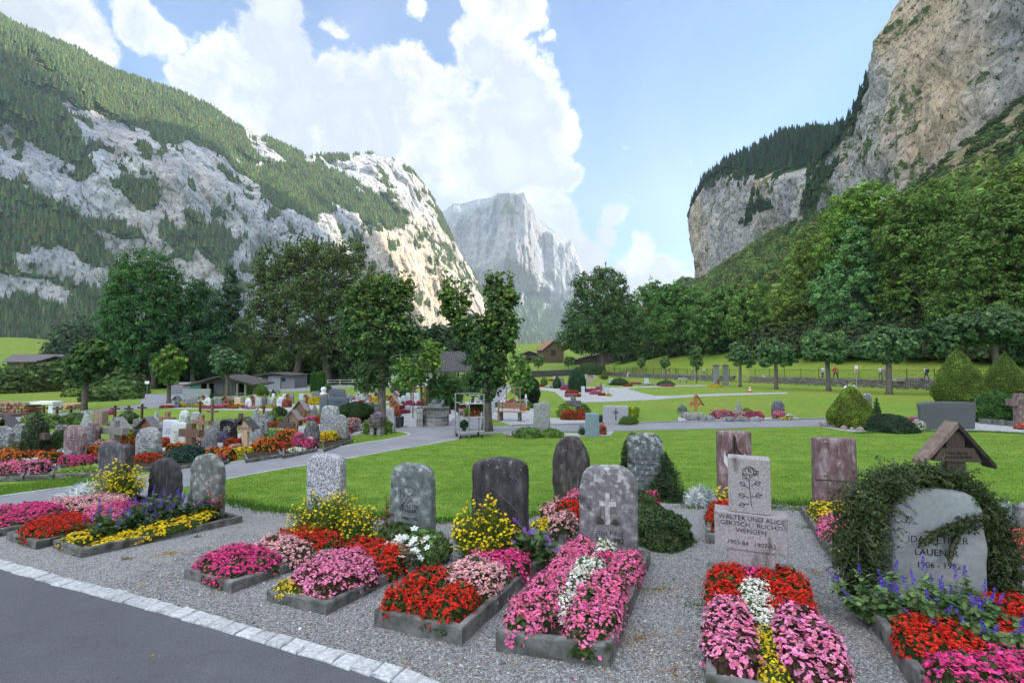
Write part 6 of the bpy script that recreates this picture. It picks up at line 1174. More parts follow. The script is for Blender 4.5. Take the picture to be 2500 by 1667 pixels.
# roofed wooden cross at right
b,w,h,an=place(2246,2420,1030,1285,0); s=mpp(b.y); t=thing('roofed_cross','dark wooden cross under a steep two-board roof, behind the creeper arch at right','grave cross',b,0)
zt=lambda y:(CZ+ray(2333,y)[2]*b.y)-b.z
m=MB(); m.box(-22*s,22*s,-.05,.05,-.1,zt(1052),0,(.08,.06,.055)); m.build('upright',M['wood'],t)
m=MB(); m.prism([(-58*s,zt(1122)),(58*s,zt(1126)),(40*s,zt(1092)),(-40*s,zt(1092))],-.075,.02,0,(.09,.07,.06)); m.build('crossbar',M['wood'],t)
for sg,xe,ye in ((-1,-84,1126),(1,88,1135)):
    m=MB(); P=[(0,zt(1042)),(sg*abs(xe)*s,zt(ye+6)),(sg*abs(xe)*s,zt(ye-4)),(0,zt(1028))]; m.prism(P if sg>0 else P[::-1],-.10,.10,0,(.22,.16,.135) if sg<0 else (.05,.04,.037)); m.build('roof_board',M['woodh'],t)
text(t,'Fritz  Bertha\nGertsch-Bischof',.055,0,zt(1108),-.077,M['ink'])
stone('grey stone just cut by the right edge of the photo beside the silver plants',2484,2560,1228,1300,'soft',.2,.03,(.32,.33,.34),'stone',.05,0,.14,33)
# ---------- flowers of the near graves
bz.patch('hot pink begonias spilling over the leftmost grave at the left edge','hot',.05,1.0,.02,.42,.24); bz.patch('pale pink begonias behind the hot pink ones at the left edge','pale',.0,1.0,.38,.80,.27)
shrub('silver_ragwort','silver ragwort tuft in front of the jagged dark slate stone',G(212,1238),0,0,'dome',(.60,.66,.69),.08,1600,'plant',wm=.75,hm=.32,core=.7,seed=31,rough=.12,spike=.7)
spray('marigold_bush','tall bush of small yellow daisies leaning on the jagged dark slate stone',G(285,1232),.42,.62,420,(.80,.62,.01),(.16,.24,.03),32,leaf=.035,tipsize=.015,lw=.14,tipn=2)
ba.patch('bright red begonias at the front of the far left grave','red',.0,1.03,.0,.40,.24); ba.patch('pink begonias behind the red ones at the far left','pink',.1,1.0,.36,.62,.26); ba.patch('rose pink begonias beside the blue salvia stems','hot',.0,.7,.58,.80,.24)
bb.patch('long strip of low golden yellow marigolds at the far left','yellow',.42,1.0,.02,.86,.13,dens=1.35); bb.patch('yellow marigolds filling the front corner of the far left border','yellow',.0,.55,.0,.2,.12,dens=1.2)
for i,(u,v,n_) in enumerate(((.22,.22,16),(.25,.42,20),(.3,.60,26),(.35,.74,24),(.1,.55,18))):
    spray('blue_salvia',['blue salvia nearest the front of the yellow marigold strip','second clump of blue salvia along the yellow marigold strip','tall blue salvia in the middle of the far left grave','blue salvia just before the rust-stained stone','blue salvia behind the other clumps beside the short black stone'][i],bb.P(u,v),.26,.34+.05*(i>1),n_,(.14,.10,.48),(.09,.16,.05),50+i,'spike',leaf=.075,leafn=34,tipsize=.012,group='blue salvia of the far left graves')
spray('fuchsia','coral pink fuchsia against the rust-stained narrow stone',bb.P(.45,.88),.20,.46,34,(.80,.16,.20),(.09,.16,.05),56,'bell',leaf=.05,leafn=18,tipsize=.016)
b1.patch('hot pink begonias at the front of the salt-and-pepper grave','hot',.0,1.0,.0,.34,.24); b1.patch('pale pink begonias between the hot pink and red ones','pale',.1,1.02,.30,.56,.25); b1.patch('red begonias before the yellow daisy bush','red',.0,1.0,.52,.80,.23)
spray('marigold_bush','feathery bush of small yellow daisies before the salt-and-pepper stone',b1.P(.35,.90),.46,.50,480,(.84,.64,.01),(.14,.22,.035),61,leaf=.035,tipsize=.0135,lw=.13,leafn=44)
spray('marigold_bush','green feathery plant with few daisies right of the salt-and-pepper stone',b1.P(.95,.92),.30,.34,200,(.84,.60,.01),(.10,.18,.035),62,leaf=.035,tipsize=.015,lw=.13,leafn=34)
b2.patch('fine yellow marigolds in the front corner of the second near grave','yelfine',.02,.5,.0,.15,.11,dens=1.2); b2.patch('bronze-leaved pink begonias in the second near grave','darkpink',.10,1.0,.05,.50,.30); b2.patch('red begonias right of the bronze-leaved pink ones','red',.45,1.02,.45,.80,.25); b2.patch('red begonias at the back left of the second near grave','red',.0,.5,.55,.86,.22); b2.patch('pink begonias between two red patches in the second near grave','pink',.15,.6,.42,.6,.27); b2.patch('white begonias below the grey green arched stone','white',.45,.75,.74,.88,.24)
for i,(u,v) in enumerate(((.75,.88),(.98,.86),(1.0,.70))):
    spray('edelweiss',['white edelweiss under the grey green arched stone','white edelweiss right of the grey green arched stone','white edelweiss hanging over the right border of the second near grave'][i],b2.P(u,v),.14,.26,16,(.80,.82,.78),(.20,.26,.17),66+i,'daisy',leaf=.06,leafn=12,tipsize=.040)
shrub('bushy_plant','soft green foliage around the foot of the grey green arched stone',b2.P(.9,.93),0,0,'dome',(.12,.20,.06),.04,1800,'plant',wm=.5,hm=.25,seed=35,rough=.12)
spray('rose_bush','thin rose stem with dark red leaves between two near stones',b2.P(.28,.93),.12,.75,5,(.10,.02,.02),(.16,.05,.035),70,None,leaf=.07,leafn=10); shrub('rose_foliage','low green rose foliage behind the red begonias of the second near grave',b2.P(.35,.97),0,0,'dome',(.09,.15,.05),.05,700,'plant',wm=.4,hm=.24,seed=36,rough=.12)
b3.patch('red begonias at the front left of the slate stone grave','red',.0,.44,.0,.36,.28); b3.patch('small red begonia clump at the front right of the slate stone grave','red',.46,.92,.0,.24,.25); b3.patch('pale pink begonias in the middle of the slate stone grave','pale',.26,.98,.22,.54,.29); b3.patch('hot pink begonias below the yellow daisy bush','hot',.22,1.0,.50,.74,.27)
spray('marigold_bush','rounded bush of bright yellow daisies before the black slate stone',b3.P(.28,.80),.36,.52,560,(.85,.62,.01),(.13,.20,.03),73,leaf=.035,tipsize=.0155,lw=.13,leafn=44)
spray('purple_verbena','few purple flowers and long leaves right of the yellow daisy bush',b3.P(.85,.84),.26,.40,16,(.25,.10,.45),(.10,.17,.06),74,'daisy',leaf=.13,leafn=10,tipsize=.022,tipn=3)
b4.patch('pink begonias along the left side of the centre grave','pink',.0,.44,.0,.45,.27); b4.patch('pink begonias at the back left of the centre grave','pink',.02,.42,.42,.93,.27); b4.patch('pink begonias along the front right of the centre grave','pink',.54,1.0,.0,.46,.27); b4.patch('pink begonias at the back right of the centre grave','pink',.62,1.0,.44,.80,.25)
b4.patch('white begonias forming a diamond in the middle of the centre grave','white',.34,.64,.12,.62,.29); b4.patch('white begonias directly before the carved cross stone','white',.38,.62,.74,.92,.27); b4.patch('hot pink begonias between the two white patches','hot',.40,.66,.62,.76,.22)
b5.patch('red begonias along the left side of the block monument grave','red',.0,.42,.42,.80,.24); b5.patch('red begonias along the right side of the block monument grave','red',.50,1.0,.38,.80,.24); b5.patch('hot pink begonias right under the block monument','hot',.36,.60,.66,.80,.24); b5.patch('white begonias in the middle of the block monument grave','white',.34,.62,.28,.68,.25); b5.patch('bronze-leaved pink begonias at the front left of the block monument grave','darkpink',.0,.40,.03,.44,.26,dens=.45,bsz=1.35); b5.patch('bronze-leaved pink begonias at the front right of the block monument grave','darkpink',.58,1.04,.0,.42,.26,dens=.45,bsz=1.35); b5.patch('fine yellow marigolds at the bottom edge of the block monument grave','yelfine',.38,.60,.0,.32,.13,dens=1.3)
b6.patch('red begonias beside the rough border at the bottom right','red',.02,.55,.30,.62,.22); b6.patch('red begonias at the right edge behind the blue salvia','red',.55,1.0,.42,.85,.22); b6.patch('hot pink begonias in the bottom right corner of the photo','hot',.05,1.0,.0,.34,.24)
for i,(px,py,n_,R,hh,nl) in enumerate([(2140,1500,6,.26,.44,60),(2230,1540,4,.26,.36,70),(2290,1555,8,.28,.50,60),(2370,1565,12,.30,.52,60),(2440,1600,8,.28,.42,60)]):
    b_=G(px,py,.09); lab=['leafy blue salvia at the left foot of the broad grey stone','mostly green salvia leaves before the broad grey stone','blue salvia in front of the middle of the broad grey stone','tallest blue salvia before the right half of the broad grey stone','blue salvia nearest the bottom right corner'][i]
    spray('blue_salvia',lab,b_,R,hh*.66,n_+5,(.13,.09,.50),(.15,.25,.09),90+i,'spike',leaf=.075,leafn=70,tipsize=.0125,lw=.30,group='blue salvia of the creeper grave')
b7.patch('red begonias left of the block monument','red',.0,1.0,.05,.62,.24); spray('marigold_bush','small yellow marigolds below the winged bronze cross stone',b7.P(.35,.70),.16,.34,60,(.82,.62,.02),(.14,.22,.04),101,leaf=.03,tipsize=.022,lw=.2)
shrub('silver_ragwort','silver ragwort tuft left of the winged bronze cross stone',G(1712,1236),0,0,'dome',(.62,.67,.69),.08,1300,'plant',wm=.34,hm=.24,core=.7,seed=37,rough=.12,spike=.7)
b8.patch('pink begonias at the front of the red-brown stone grave','pink',.0,.9,.05,.55,.27); b8.patch('large yellow marigolds before the tall red-brown stone','yellow',.0,1.0,.55,.85,.30,dens=.8)
b9.patch('red and pink begonias at the right edge behind the creeper arch','salmon',.0,1,.05,.55,.24); shrub('silver_ragwort','silver ragwort mat above the red flowers at the right edge',G(2462,1285),0,0,'dome',(.48,.54,.58),.06,1100,'plant',wm=.7,hm=.25,core=.7,seed=38,rough=.12,spike=.7)
b11.patch('pale pink begonias at the left of the boulder stone grave','pale',.0,.35,.3,.75,.24,near=False); b11.patch('fine yellow marigolds at the front of the boulder stone grave','yelfine',.1,.6,.0,.3,.11,near=False,dens=1.3); b11.patch('red begonias in the middle of the boulder stone grave','red',.3,1.0,.35,.75,.26,near=False); b11.patch('pale pink begonias at the front right of the boulder stone grave','pale',.55,1.0,.0,.36,.25,near=False); b11.patch('pink begonias right under the dark boulder stone','pink',.2,1.0,.72,.98,.28,near=False)
flowers('hot pink begonias peeping out right of the carved cross stone',G(1582,1262),.34,.3,.36,'hot',near=False)

for i,(px,py,wm,hm,lab) in enumerate([(1600,1318,.95,.34,'low spreading creeper cushion on the gravel before the grey green second-row stone'),(1560,1268,.6,.40,'creeper cushion at the left foot of the grey green second-row stone')]):
    shrub('creeper',lab,G(px,py),0,0,'dome',(.06,.105,.035),.028,9000,'creeper',wm=wm,hm=hm,seed=700+i,rough=.22,core=.4)
def litter():
    g=np.random.default_rng(44); nb=NB()
    for bed,cols in ((bb,((.8,.6,.02),)),(b1,((.72,.05,.25),(.82,.42,.46))),(b2,((.8,.3,.5),(.6,.02,.01))),(b3,((.6,.02,.01),(.82,.42,.46))),(b4,((.85,.2,.4),(.85,.2,.4),(.8,.8,.7))),(b5,((.6,.02,.01),(.85,.3,.45))),(b8,((.8,.3,.4),))):
        for k in range(46):
            u=g.choice([-1,1])*g.uniform(.02,.35)+g.choice([0,1]); v=g.uniform(-.15,1.0); p=bed.P(u if g.random()<.7 else g.uniform(0,1),v if g.random()<.7 else -g.uniform(.05,.25)); P=np.array([[p.x,p.y,gz(p.x,p.y)+.012]])
            V,FF=scatter(QUAD,QF,P,nrm=np.array([[g.normal(0,.3),g.normal(0,.3),1.]]),scale=[g.uniform(.008,.02)]); c=cols[g.integers(len(cols))] if g.random()<.6 else (.22,.13,.06); nb.add(V,FF,np.array(c))
    for k in range(60):
        px,py=g.uniform(0,2500),g.uniform(1290,1660); p=G(px,py); V,FF=scatter(LEAF,LFc,np.array([[p.x,p.y,p.z+.02]]),nrm=np.array([[g.normal(0,.3),g.normal(0,.3),1.]]),scale=[g.uniform(.02,.05)]); nb.add(V,FF,np.array([(.24,.13,.05),(.16,.11,.05),(.28,.20,.06)][k%3]))
    tag(nb.build('fallen_petals',M['petal']),'fallen petals and dry leaves scattered over the gravel and path','litter',None,'stuff')
litter()
# ---------- the left block of graves (nearest rows first)
LG='gravestones of the left block'
S=lambda lab,x0,x1,yt,yb,top='round',a=.3,col=(.36,.37,.40),mat='stone',ins='lines',**k: stone(lab,x0,x1,yt,yb,top,a,k.pop('taper',.05),col,mat,k.pop('rough',.04),k.pop('yaw',-20),k.pop('th',.15),ins=ins,group=LG,**k)
S('blue-grey arched stone cut by the left edge of the photo',-12,26,1040,1112)
S('rounded grey stone between the left edge and the rose-covered cross',31,66,1034,1096,'round',.4)
S('small leaning grey stone right of the rose-covered cross',104,130,1056,1102,'soft',.3)
S('large arched reddish grey stone with lined face, left part of the nearest row',159,205,1037,1118,'round',.30,(.34,.29,.30),'reddish')
S('arched grey stone half hidden behind the large reddish one',202,222,1040,1100,'round',.5)
S('dark red-edged arched stone right behind the pair of arched stones',212,240,1029,1092,'round',.4,(.30,.25,.26),'reddish')
S('shaded broad stone overgrown by a green shrub beside the large reddish stone',136,164,1036,1085,'soft',.3,(.20,.21,.21))
S('jagged white marble rock standing by the road at the far left',200,223,1003,1042,'point',.8,(.62,.66,.68),ins=None,rough=.16)
S('dull grey square stone left of the brown roofed cross',327,351,1023,1074,'flat',.06,(.30,.30,.32))
S('low grey block stone between the brown roofed cross and the white slab',380,402,1033,1066,'flat',.06,(.42,.43,.44))
S('white conical rock behind the brown roofed cross',375,389,1003,1036,'point',.95,(.66,.70,.72),ins=None)
S('broad pale arched stone with carved wreath, directly before the brown roofed cross',337,388,1043,1112,'round',.4,(.50,.53,.54),th=.2)
S('lilac white angular slab beside the brown light wooden cross',400,438,1025,1082,'flat',.05,(.55,.57,.66),'smooth')
S('cream slab with a small carved flower behind the near dark cross',420,456,1030,1092,'soft',.25,(.55,.58,.54),'smooth')
S('tall white rounded stone above the cream slab',440,459,1001,1040,'round',.4,(.60,.63,.66),'smooth')
S('pointed grey rock leaning between the white rounded stone and the tall cross',446,470,1016,1056,'point',.8,(.42,.44,.45),ins=None,rough=.1)
S('small white marble rock left of the light brown tall cross',468,487,1005,1034,'soft',.4,(.62,.64,.66),ins=None,rough=.12)
S('low grey boulder between the near dark cross and the polished black stone',496,526,1040,1092,'round',.6,(.36,.37,.40),ins=None,rough=.12)
S('brownish rock just left of the polished black stone',519,541,1024,1066,'round',.5,(.32,.31,.31),ins=None,rough=.1)
t_,w_,h_,th_=S('polished black stone with an engraved flower, middle of the left block',539,576,1022,1076,'soft',.25,(.02,.02,.023),'polished')
engrave(t_,[[(w_*.1,h_*.35),(w_*.16,h_*.55),(w_*.25,h_*.78)],[(w_*.13,h_*.5),(w_*.3,h_*.6)],[(w_*.16,h_*.6),(0,h_*.7)]],th_,M['inkw'],r=.006)
S('tall slender pointed rock slab behind the light wooden roofed cross',611,640,995,1078,'point',.5,(.46,.50,.53),rough=.1)
S('dark polished edge slab right behind the slender pointed rock',632,641,1030,1070,'flat',.05,(.03,.03,.035),'polished',ins=None)
S('dark mushroom-shaped rock monument with a white photo inset',744,778,1027,1092,'round',.5,(.20,.20,.21),'dark',ins=None,rough=.14,disp=.03)
S('tall pale rock slab, the highest stone of the left block',782,829,990,1066,'soft',.25,(.50,.54,.57),rough=.06,taper=.25,th=.2)
S('pale arched stone with a round relief before the tall pale slab',815,848,1012,1072,'round',.42,(.48,.50,.50))
S('mossy rock with a pointed top behind the pink flowers',756,779,989,1024,'point',.7,(.36,.38,.37),ins=None,rough=.1)
S('dark twisted rock beside the double brown roofed panel',742,760,988,1020,'point',.6,(.16,.16,.17),'dark',ins=None,rough=.18)
S('dark grey carved pillar with a white bust on top',781,800,966,1020,'soft',.3,(.13,.14,.17),'smooth',ins=None)
S('wide dark blue-grey monument, largest of the far rows',803,843,948,984,'soft',.3,(.10,.12,.15),'smooth',yaw=-8)
S('low wide dark plinth stone in front of the dark blue-grey monument',802,852,970,994,'flat',.1,(.085,.11,.135),'smooth',yaw=-8)
S('grey upright granite block left of the round blue-green bush',763,780,955,974,'flat',.05,(.16,.18,.21),'smooth',ins=None)
far=[('mint white arched stone at the left end of the far flower row',499,514,970,994,'round',.5,(.62,.72,.68)),('grey arched stone right of the mint white arched one',520,532,967,990,'round',.5,(.40,.45,.47)),('narrow grey slab beside the far rust brown panel',533,543,971,991,'flat',.1,(.36,.40,.42)),
 ('sand coloured slab in the far flower row',573,588,970,992,'flat',.05,(.62,.46,.34)),('low grey blue stone behind the sand coloured slab',566,580,967,984,'soft',.3,(.38,.41,.46)),('bright white arched stone right of the sand coloured slab',599,613,971,996,'round',.5,(.66,.72,.76)),
 ('pale grey square stone right of the bright white arched one',624,638,972,994,'flat',.1,(.42,.48,.52)),('arched pale blue stone in the middle of the far row',651,664,971,991,'round',.5,(.46,.54,.58)),('narrow pointed grey stone beside the pale blue arched one',664,672,970,992,'point',.5,(.40,.44,.50)),
 ('white arched stone with dark engraved top at the end of the far row',677,691,968,993,'round',.5,(.62,.67,.78)),('stone with bushy grass left of the far flower row',447,471,971,992,'round',.5,(.40,.42,.40)),('plain grey block stone next to the grassy one',471,486,967,988,'flat',.1,(.36,.38,.42)),
 ('low pinkish stone below the small far gable',484,499,977,990,'flat',.2,(.60,.54,.56)),('dark weathered pillar stone in the far row',640,651,962,992,'point',.3,(.24,.21,.20)),('tiny white stone far behind the rows',664,671,960,975,'soft',.3,(.62,.66,.68)),('small square white stone near the yellow green shrub',690,699,962,975,'flat',.1,(.60,.62,.66)),
 ('white slab left of the tall rust brown panel',731,742,961,982,'flat',.1,(.52,.56,.66)),('grey slab between the two small far gables',709,717,960,984,'round',.4,(.34,.36,.38)),('mauve grey stone right of the tall rust brown panel',752,762,968,984,'soft',.3,(.38,.37,.42)),
 ('rounded lilac grey stone in the far right of the left block',846,859,961,980,'round',.5,(.38,.40,.46)),('twin-topped pale stone left of the orange gabled panel',869,886,958,982,'soft',.2,(.46,.47,.48)),('grey triangular-topped stone beside the orange gabled panel',890,902,960,978,'point',.6,(.40,.43,.48)),
 ('tall weathered grey green slab left of the bare maple trunk',888,910,981,1022,'flat',.05,(.33,.38,.40)),('arched grey green slab right against the bare maple trunk',907,925,985,1022,'round',.35,(.34,.40,.40)),('white lichen-spotted slab right of the bare maple trunk',944,961,995,1022,'flat',.04,(.62,.64,.64)),
 ('pale arched stone right of the orange double gable',978,991,965,990,'round',.5,(.46,.52,.54)),('second pale arched stone beside the hot pink flowers',990,1002,958,984,'round',.4,(.46,.52,.54)),('low pale rock at the edge of the lawn by the fountain',989,1003,989,1008,'soft',.5,(.48,.50,.56)),
 ('pale lavender slab with a dark motif behind the brown stakes',1006,1024,959,985,'flat',.1,(.50,.54,.62)),('white slab behind the rightmost stake of the small tree',1046,1056,945,966,'flat',.1,(.62,.66,.72)),('grey boulder stone near the far rail fence',875,890,944,955,'soft',.4,(.34,.35,.38)),
 ('small dark stone with white flowers near the far rail fence',905,915,944,958,'round',.5,(.22,.20,.19)),('dark slab leaning behind the orange gabled panel',915,926,956,972,'flat',.1,(.16,.18,.20)),('tiny round stone above the little dark shrubs',672,684,950,960,'round',.5,(.40,.40,.42)),('grey stone behind the pink flowers left of the rust brown roof',586,597,968,984,'soft',.4,(.42,.42,.46)),('pale round stone at the back between white and red flowers',864,870,962,976,'round',.5,(.45,.46,.48))]
for lab,x0,x1,yt,yb,tp,a,c in far: stone(lab,x0,x1,yt,yb,tp,a,.04,c,'smooth' if sum(c)>1.4 else 'stone',.04,-20,.12,group=LG,ins='lines' if (yb-yt)>22 else None)
WC='wooden grave crosses of the left block'
wooden_cross('wooden cross overgrown by a climbing rose at the far left',61,113,1040,1112,(1056,1072),(.14,.11,.085),postpx=12,group=WC,bw=1)
shrub('climbing_rose','climbing rose covering the wooden cross at the far left',G(86,1112),0,0,'egg',(.07,.11,.05),.05,2600,'plant',wm=.55,hm=1.25,seed=41,rough=.16,core=.6)
wooden_cross('massive grey weathered cross at the left of the near rows',252,305,1025,1092,(1043,1060),(.30,.29,.27),postpx=17,th=.16,group=WC)
wooden_cross('medium brown wooden cross beside the lilac white slab',391,424,1004,1064,(1018,1029),(.32,.19,.12),postpx=12,group=WC)
wooden_cross('light brown tall wooden cross right of the near dark cross',471,511,1011,1078,(1026,1037),(.34,.22,.14),postpx=11,group=WC)
wooden_cross('large dark brown wooden cross standing in the green juniper',441,490,1032,1102,(1048,1066),(.19,.12,.085),postpx=19,th=.14,group=WC)
wooden_cross('grey stone cross behind the slender pointed rock',636,664,1003,1060,(1015,1030),(.34,.35,.36),mat='stone',postpx=10,group=WC)
wooden_cross('dark brown cross in front of the light double roof',679,718,1018,1066,(1032,1045),(.13,.10,.09),postpx=13,group=WC)
wooden_cross('small dark cross top behind the polished black stone',576,598,1008,1050,(1022,1030),(.12,.09,.08),postpx=10,group=WC)
RC='roofed wooden grave crosses of the left block'
def roofed(lab,ax,ay,x0,x1,ye,yb,bar,col=(.24,.12,.07),rc=(.12,.10,.10),house=False,pw=None,ins=True): return wooden_cross(lab,x0,x1,ay,yb,bar,col,roof=ye,roofcol=rc,house=house,postpx=pw or 12,group=RC,ins=ins and not house)
roofed('dark roofed cross cut by the left edge of the photo',17,1018,-7,43,1044,1080,(1040,1052),(.22,.16,.13),(.09,.085,.10))
roofed('grey shingled gable behind the massive grey cross',286,1018,262,312,1046,1080,(1046,1062),(.20,.09,.07),(.26,.25,.26),True)
roofed('brown carved panel under a grey gable behind the broad pale arched stone',360,1017,336,387,1045,1078,(1046,1062),(.27,.13,.07),(.17,.16,.18),True)
roofed('pale new wooden cross with a dark gable and lettered board',596,1018,574,624,1043,1092,(1039,1053),(.56,.40,.27),(.07,.07,.075),pw=17)
roofed('brown wooden board cross under a double light-edged roof',712,1000,696,736,1023,1052,(1022,1034),(.26,.17,.12),(.26,.22,.22),True)
roofed('mottled brown panel with light-edged gable behind the double roof',732,976,716,752,1000,1028,(1000,1012),(.24,.14,.11),(.34,.28,.28),True)
roofed('tall grey-blue roofed panel at the left end of the far row',432,966,423,441,976,995,(978,984),(.20,.21,.22),(.12,.12,.15),True)
for lab,ax,ay,x0,x1,ye,yb,c in [('wide rust brown panel in the far flower row',553,966,541,566,976,992,(.30,.13,.07)),('tiny reddish gable just above the mint white stone',501,962,492,508,970,980,(.30,.15,.10)),('rust brown gable right of the bright white arched stone',621,963,608,632,974,990,(.32,.13,.07)),
 ('brown gable left of the yellow green shrub in the far rows',704,961,697,711,969,982,(.30,.14,.08)),('tall rust brown panel with white-edged gable',751,960,742,759,968,986,(.34,.14,.06)),('small pale-roofed cross before the dark blue-grey monument',806,951,797,816,960,976,(.36,.26,.22)),('small white-edged gable in front of the dark blue-grey monument',829,957,821,839,963,974,(.30,.18,.14)),
 ('dark brown gable behind the orange gabled panel',900,956,890,906,966,978,(.20,.11,.08)),('bright orange gabled panel with a small black lantern',906,962,897,917,972,982,(.50,.20,.05)),('dark gable left of the bare maple trunk',923,957,913,931,966,976,(.20,.12,.10)),
 ('white-edged gable tip right of the bare maple trunk',967,954,958,974,962,974,(.28,.15,.11)),('upper roof of the tall orange double gable',958,962,946,969,976,1004,(.38,.16,.06)),('lower roof of the tall orange double gable',970,976,956,981,988,1010,(.42,.17,.06)),
 ('red-brown gable left of the pale lavender slab',1004,957,996,1010,964,982,(.34,.13,.07)),('red-brown gable top behind the pale lavender slab',1013,953,1006,1020,960,972,(.34,.14,.08)),('reddish double gable behind the brown stakes',1042,954,1030,1053,964,976,(.30,.15,.11))]:
    roofed(lab,ax,ay,x0,x1,ye,yb,(ye,ye+4),c,(.42,.34,.33) if 'white' in lab or 'orange' in lab else (.20,.13,.11),True)
wooden_cross('dark red A-shaped wooden cross below the orange double gable',975,990,980,1006,(990,993),(.16,.05,.045),roof=1002,roofcol=(.16,.05,.045),postpx=4,group=RC)
for i,(px,yt,yb,by) in enumerate([(105,990,1030,996),(138,992,1032,998),(172,990,1034,997),(280,989,1028,998),(313.5,990,1024,998),(346,986,1026,995)]):
    thin_cross(['leftmost of the six thin iron crosses along the road','second thin iron cross from the left along the road','thin iron cross just right of the wooden workbench','thin iron cross between the square wooden stele and the bushy plant','thin iron cross behind the bushy plant','rightmost of the six thin iron crosses along the road'][i],px,yt,yb,10,by)
thin_cross('slim dark crucifix rising above the far edge of the middle rows',488,978,1012,6,984); thin_cross('dark iron crucifix with white scroll beside the light brown tall cross',517,975,1046,13,1005,(.16,.10,.08))
thin_cross('bronze pole cross behind the small dark cross top',644,990,1010,5,994)
b,w,h,an=place(235,257,1000,1036,-20); m=MB(); 
for k in range(5): m.box(-w/2+k*w/5,-w/2+(k+.9)*w/5,-.12,.12,0,h*(1-.02*k),0,(.42,.30,.24) if k%2 else (.34,.24,.20))
o=m.build('wooden_stele',M['wood']); o.location=b; o.rotation_euler=(0,0,an); tag(o,'square wooden stele of upright planks beside the thin iron crosses','grave marker')
# white bust and photo disc
b=G(790,1018); s=mpp(b.y); 
V,Fc=mound([(.03,0),(.16,.02),(.20,.10),(.12,.17),(.10,.20),(.13,.26),(.14,.34),(.10,.42),(.02,.45)],16,3,.04); mb=MB(); mb.add(V,Fc.tolist(),0,(.75,.78,.82)); o=mb.build('white_bust',M['smooth'],smooth=True); o.location=b+Vector((0,-.05,52*s)); tag(o,'small white bust on the dark carved pillar','bust')
m=MB(); m.lathe([(.10,0),(.11,.02),(.10,.04)],14,0,(.65,.68,.72)); o=m.build('photo_medallion',M['smooth']); o.location=G(762,1092)+Vector((0,-.14,.25)); o.rotation_euler=(1.57,0,0); tag(o,'round pale medallion low on the dark mushroom-shaped rock','medallion')
# stone lantern bench
t=thing('stone_bench_planter','stone planter on two block legs with grey lavender, before the bare maple trunk','planter',G(921,1062),math.radians(-10)); s=mpp(t.location.y)
m=MB(); m.box(-14*s,-4*s,-.18,.18,0,20*s); m.box(4*s,13*s,-.18,.18,0,20*s); m.build('legs',M['block'],t); m=MB(); m.box(-14*s,14*s,-.22,.22,20*s,28*s,0,(.8,.8,.8)); m.build('slab',M['concrete'],t); m=MB(); m.prism([(-15*s,28*s),(15*s,28*s),(16*s,42*s),(-16*s,42*s)],-.25,.25); m.build('trough',M['rubble'],t)
shrub('planter_flowers','faded mauve flowers in the stone planter',G(921,1062)+Vector((0,0,40*s)),0,0,'dome',(.30,.24,.30),.05,500,'flowers',wm=30*s,hm=14*s,seed=44,rough=.15)
shrub('fern','light green fern left of the stone planter',G(903,1058),0,0,'dome',(.16,.26,.05),.09,500,'fern',wm=.45,hm=.5,seed=45,rough=.2,core=.5); shrub('fern','light green fern right of the stone planter',G(942,1058),0,0,'dome',(.16,.26,.05),.09,500,'fern',wm=.42,hm=.55,seed=46,rough=.2,core=.5)
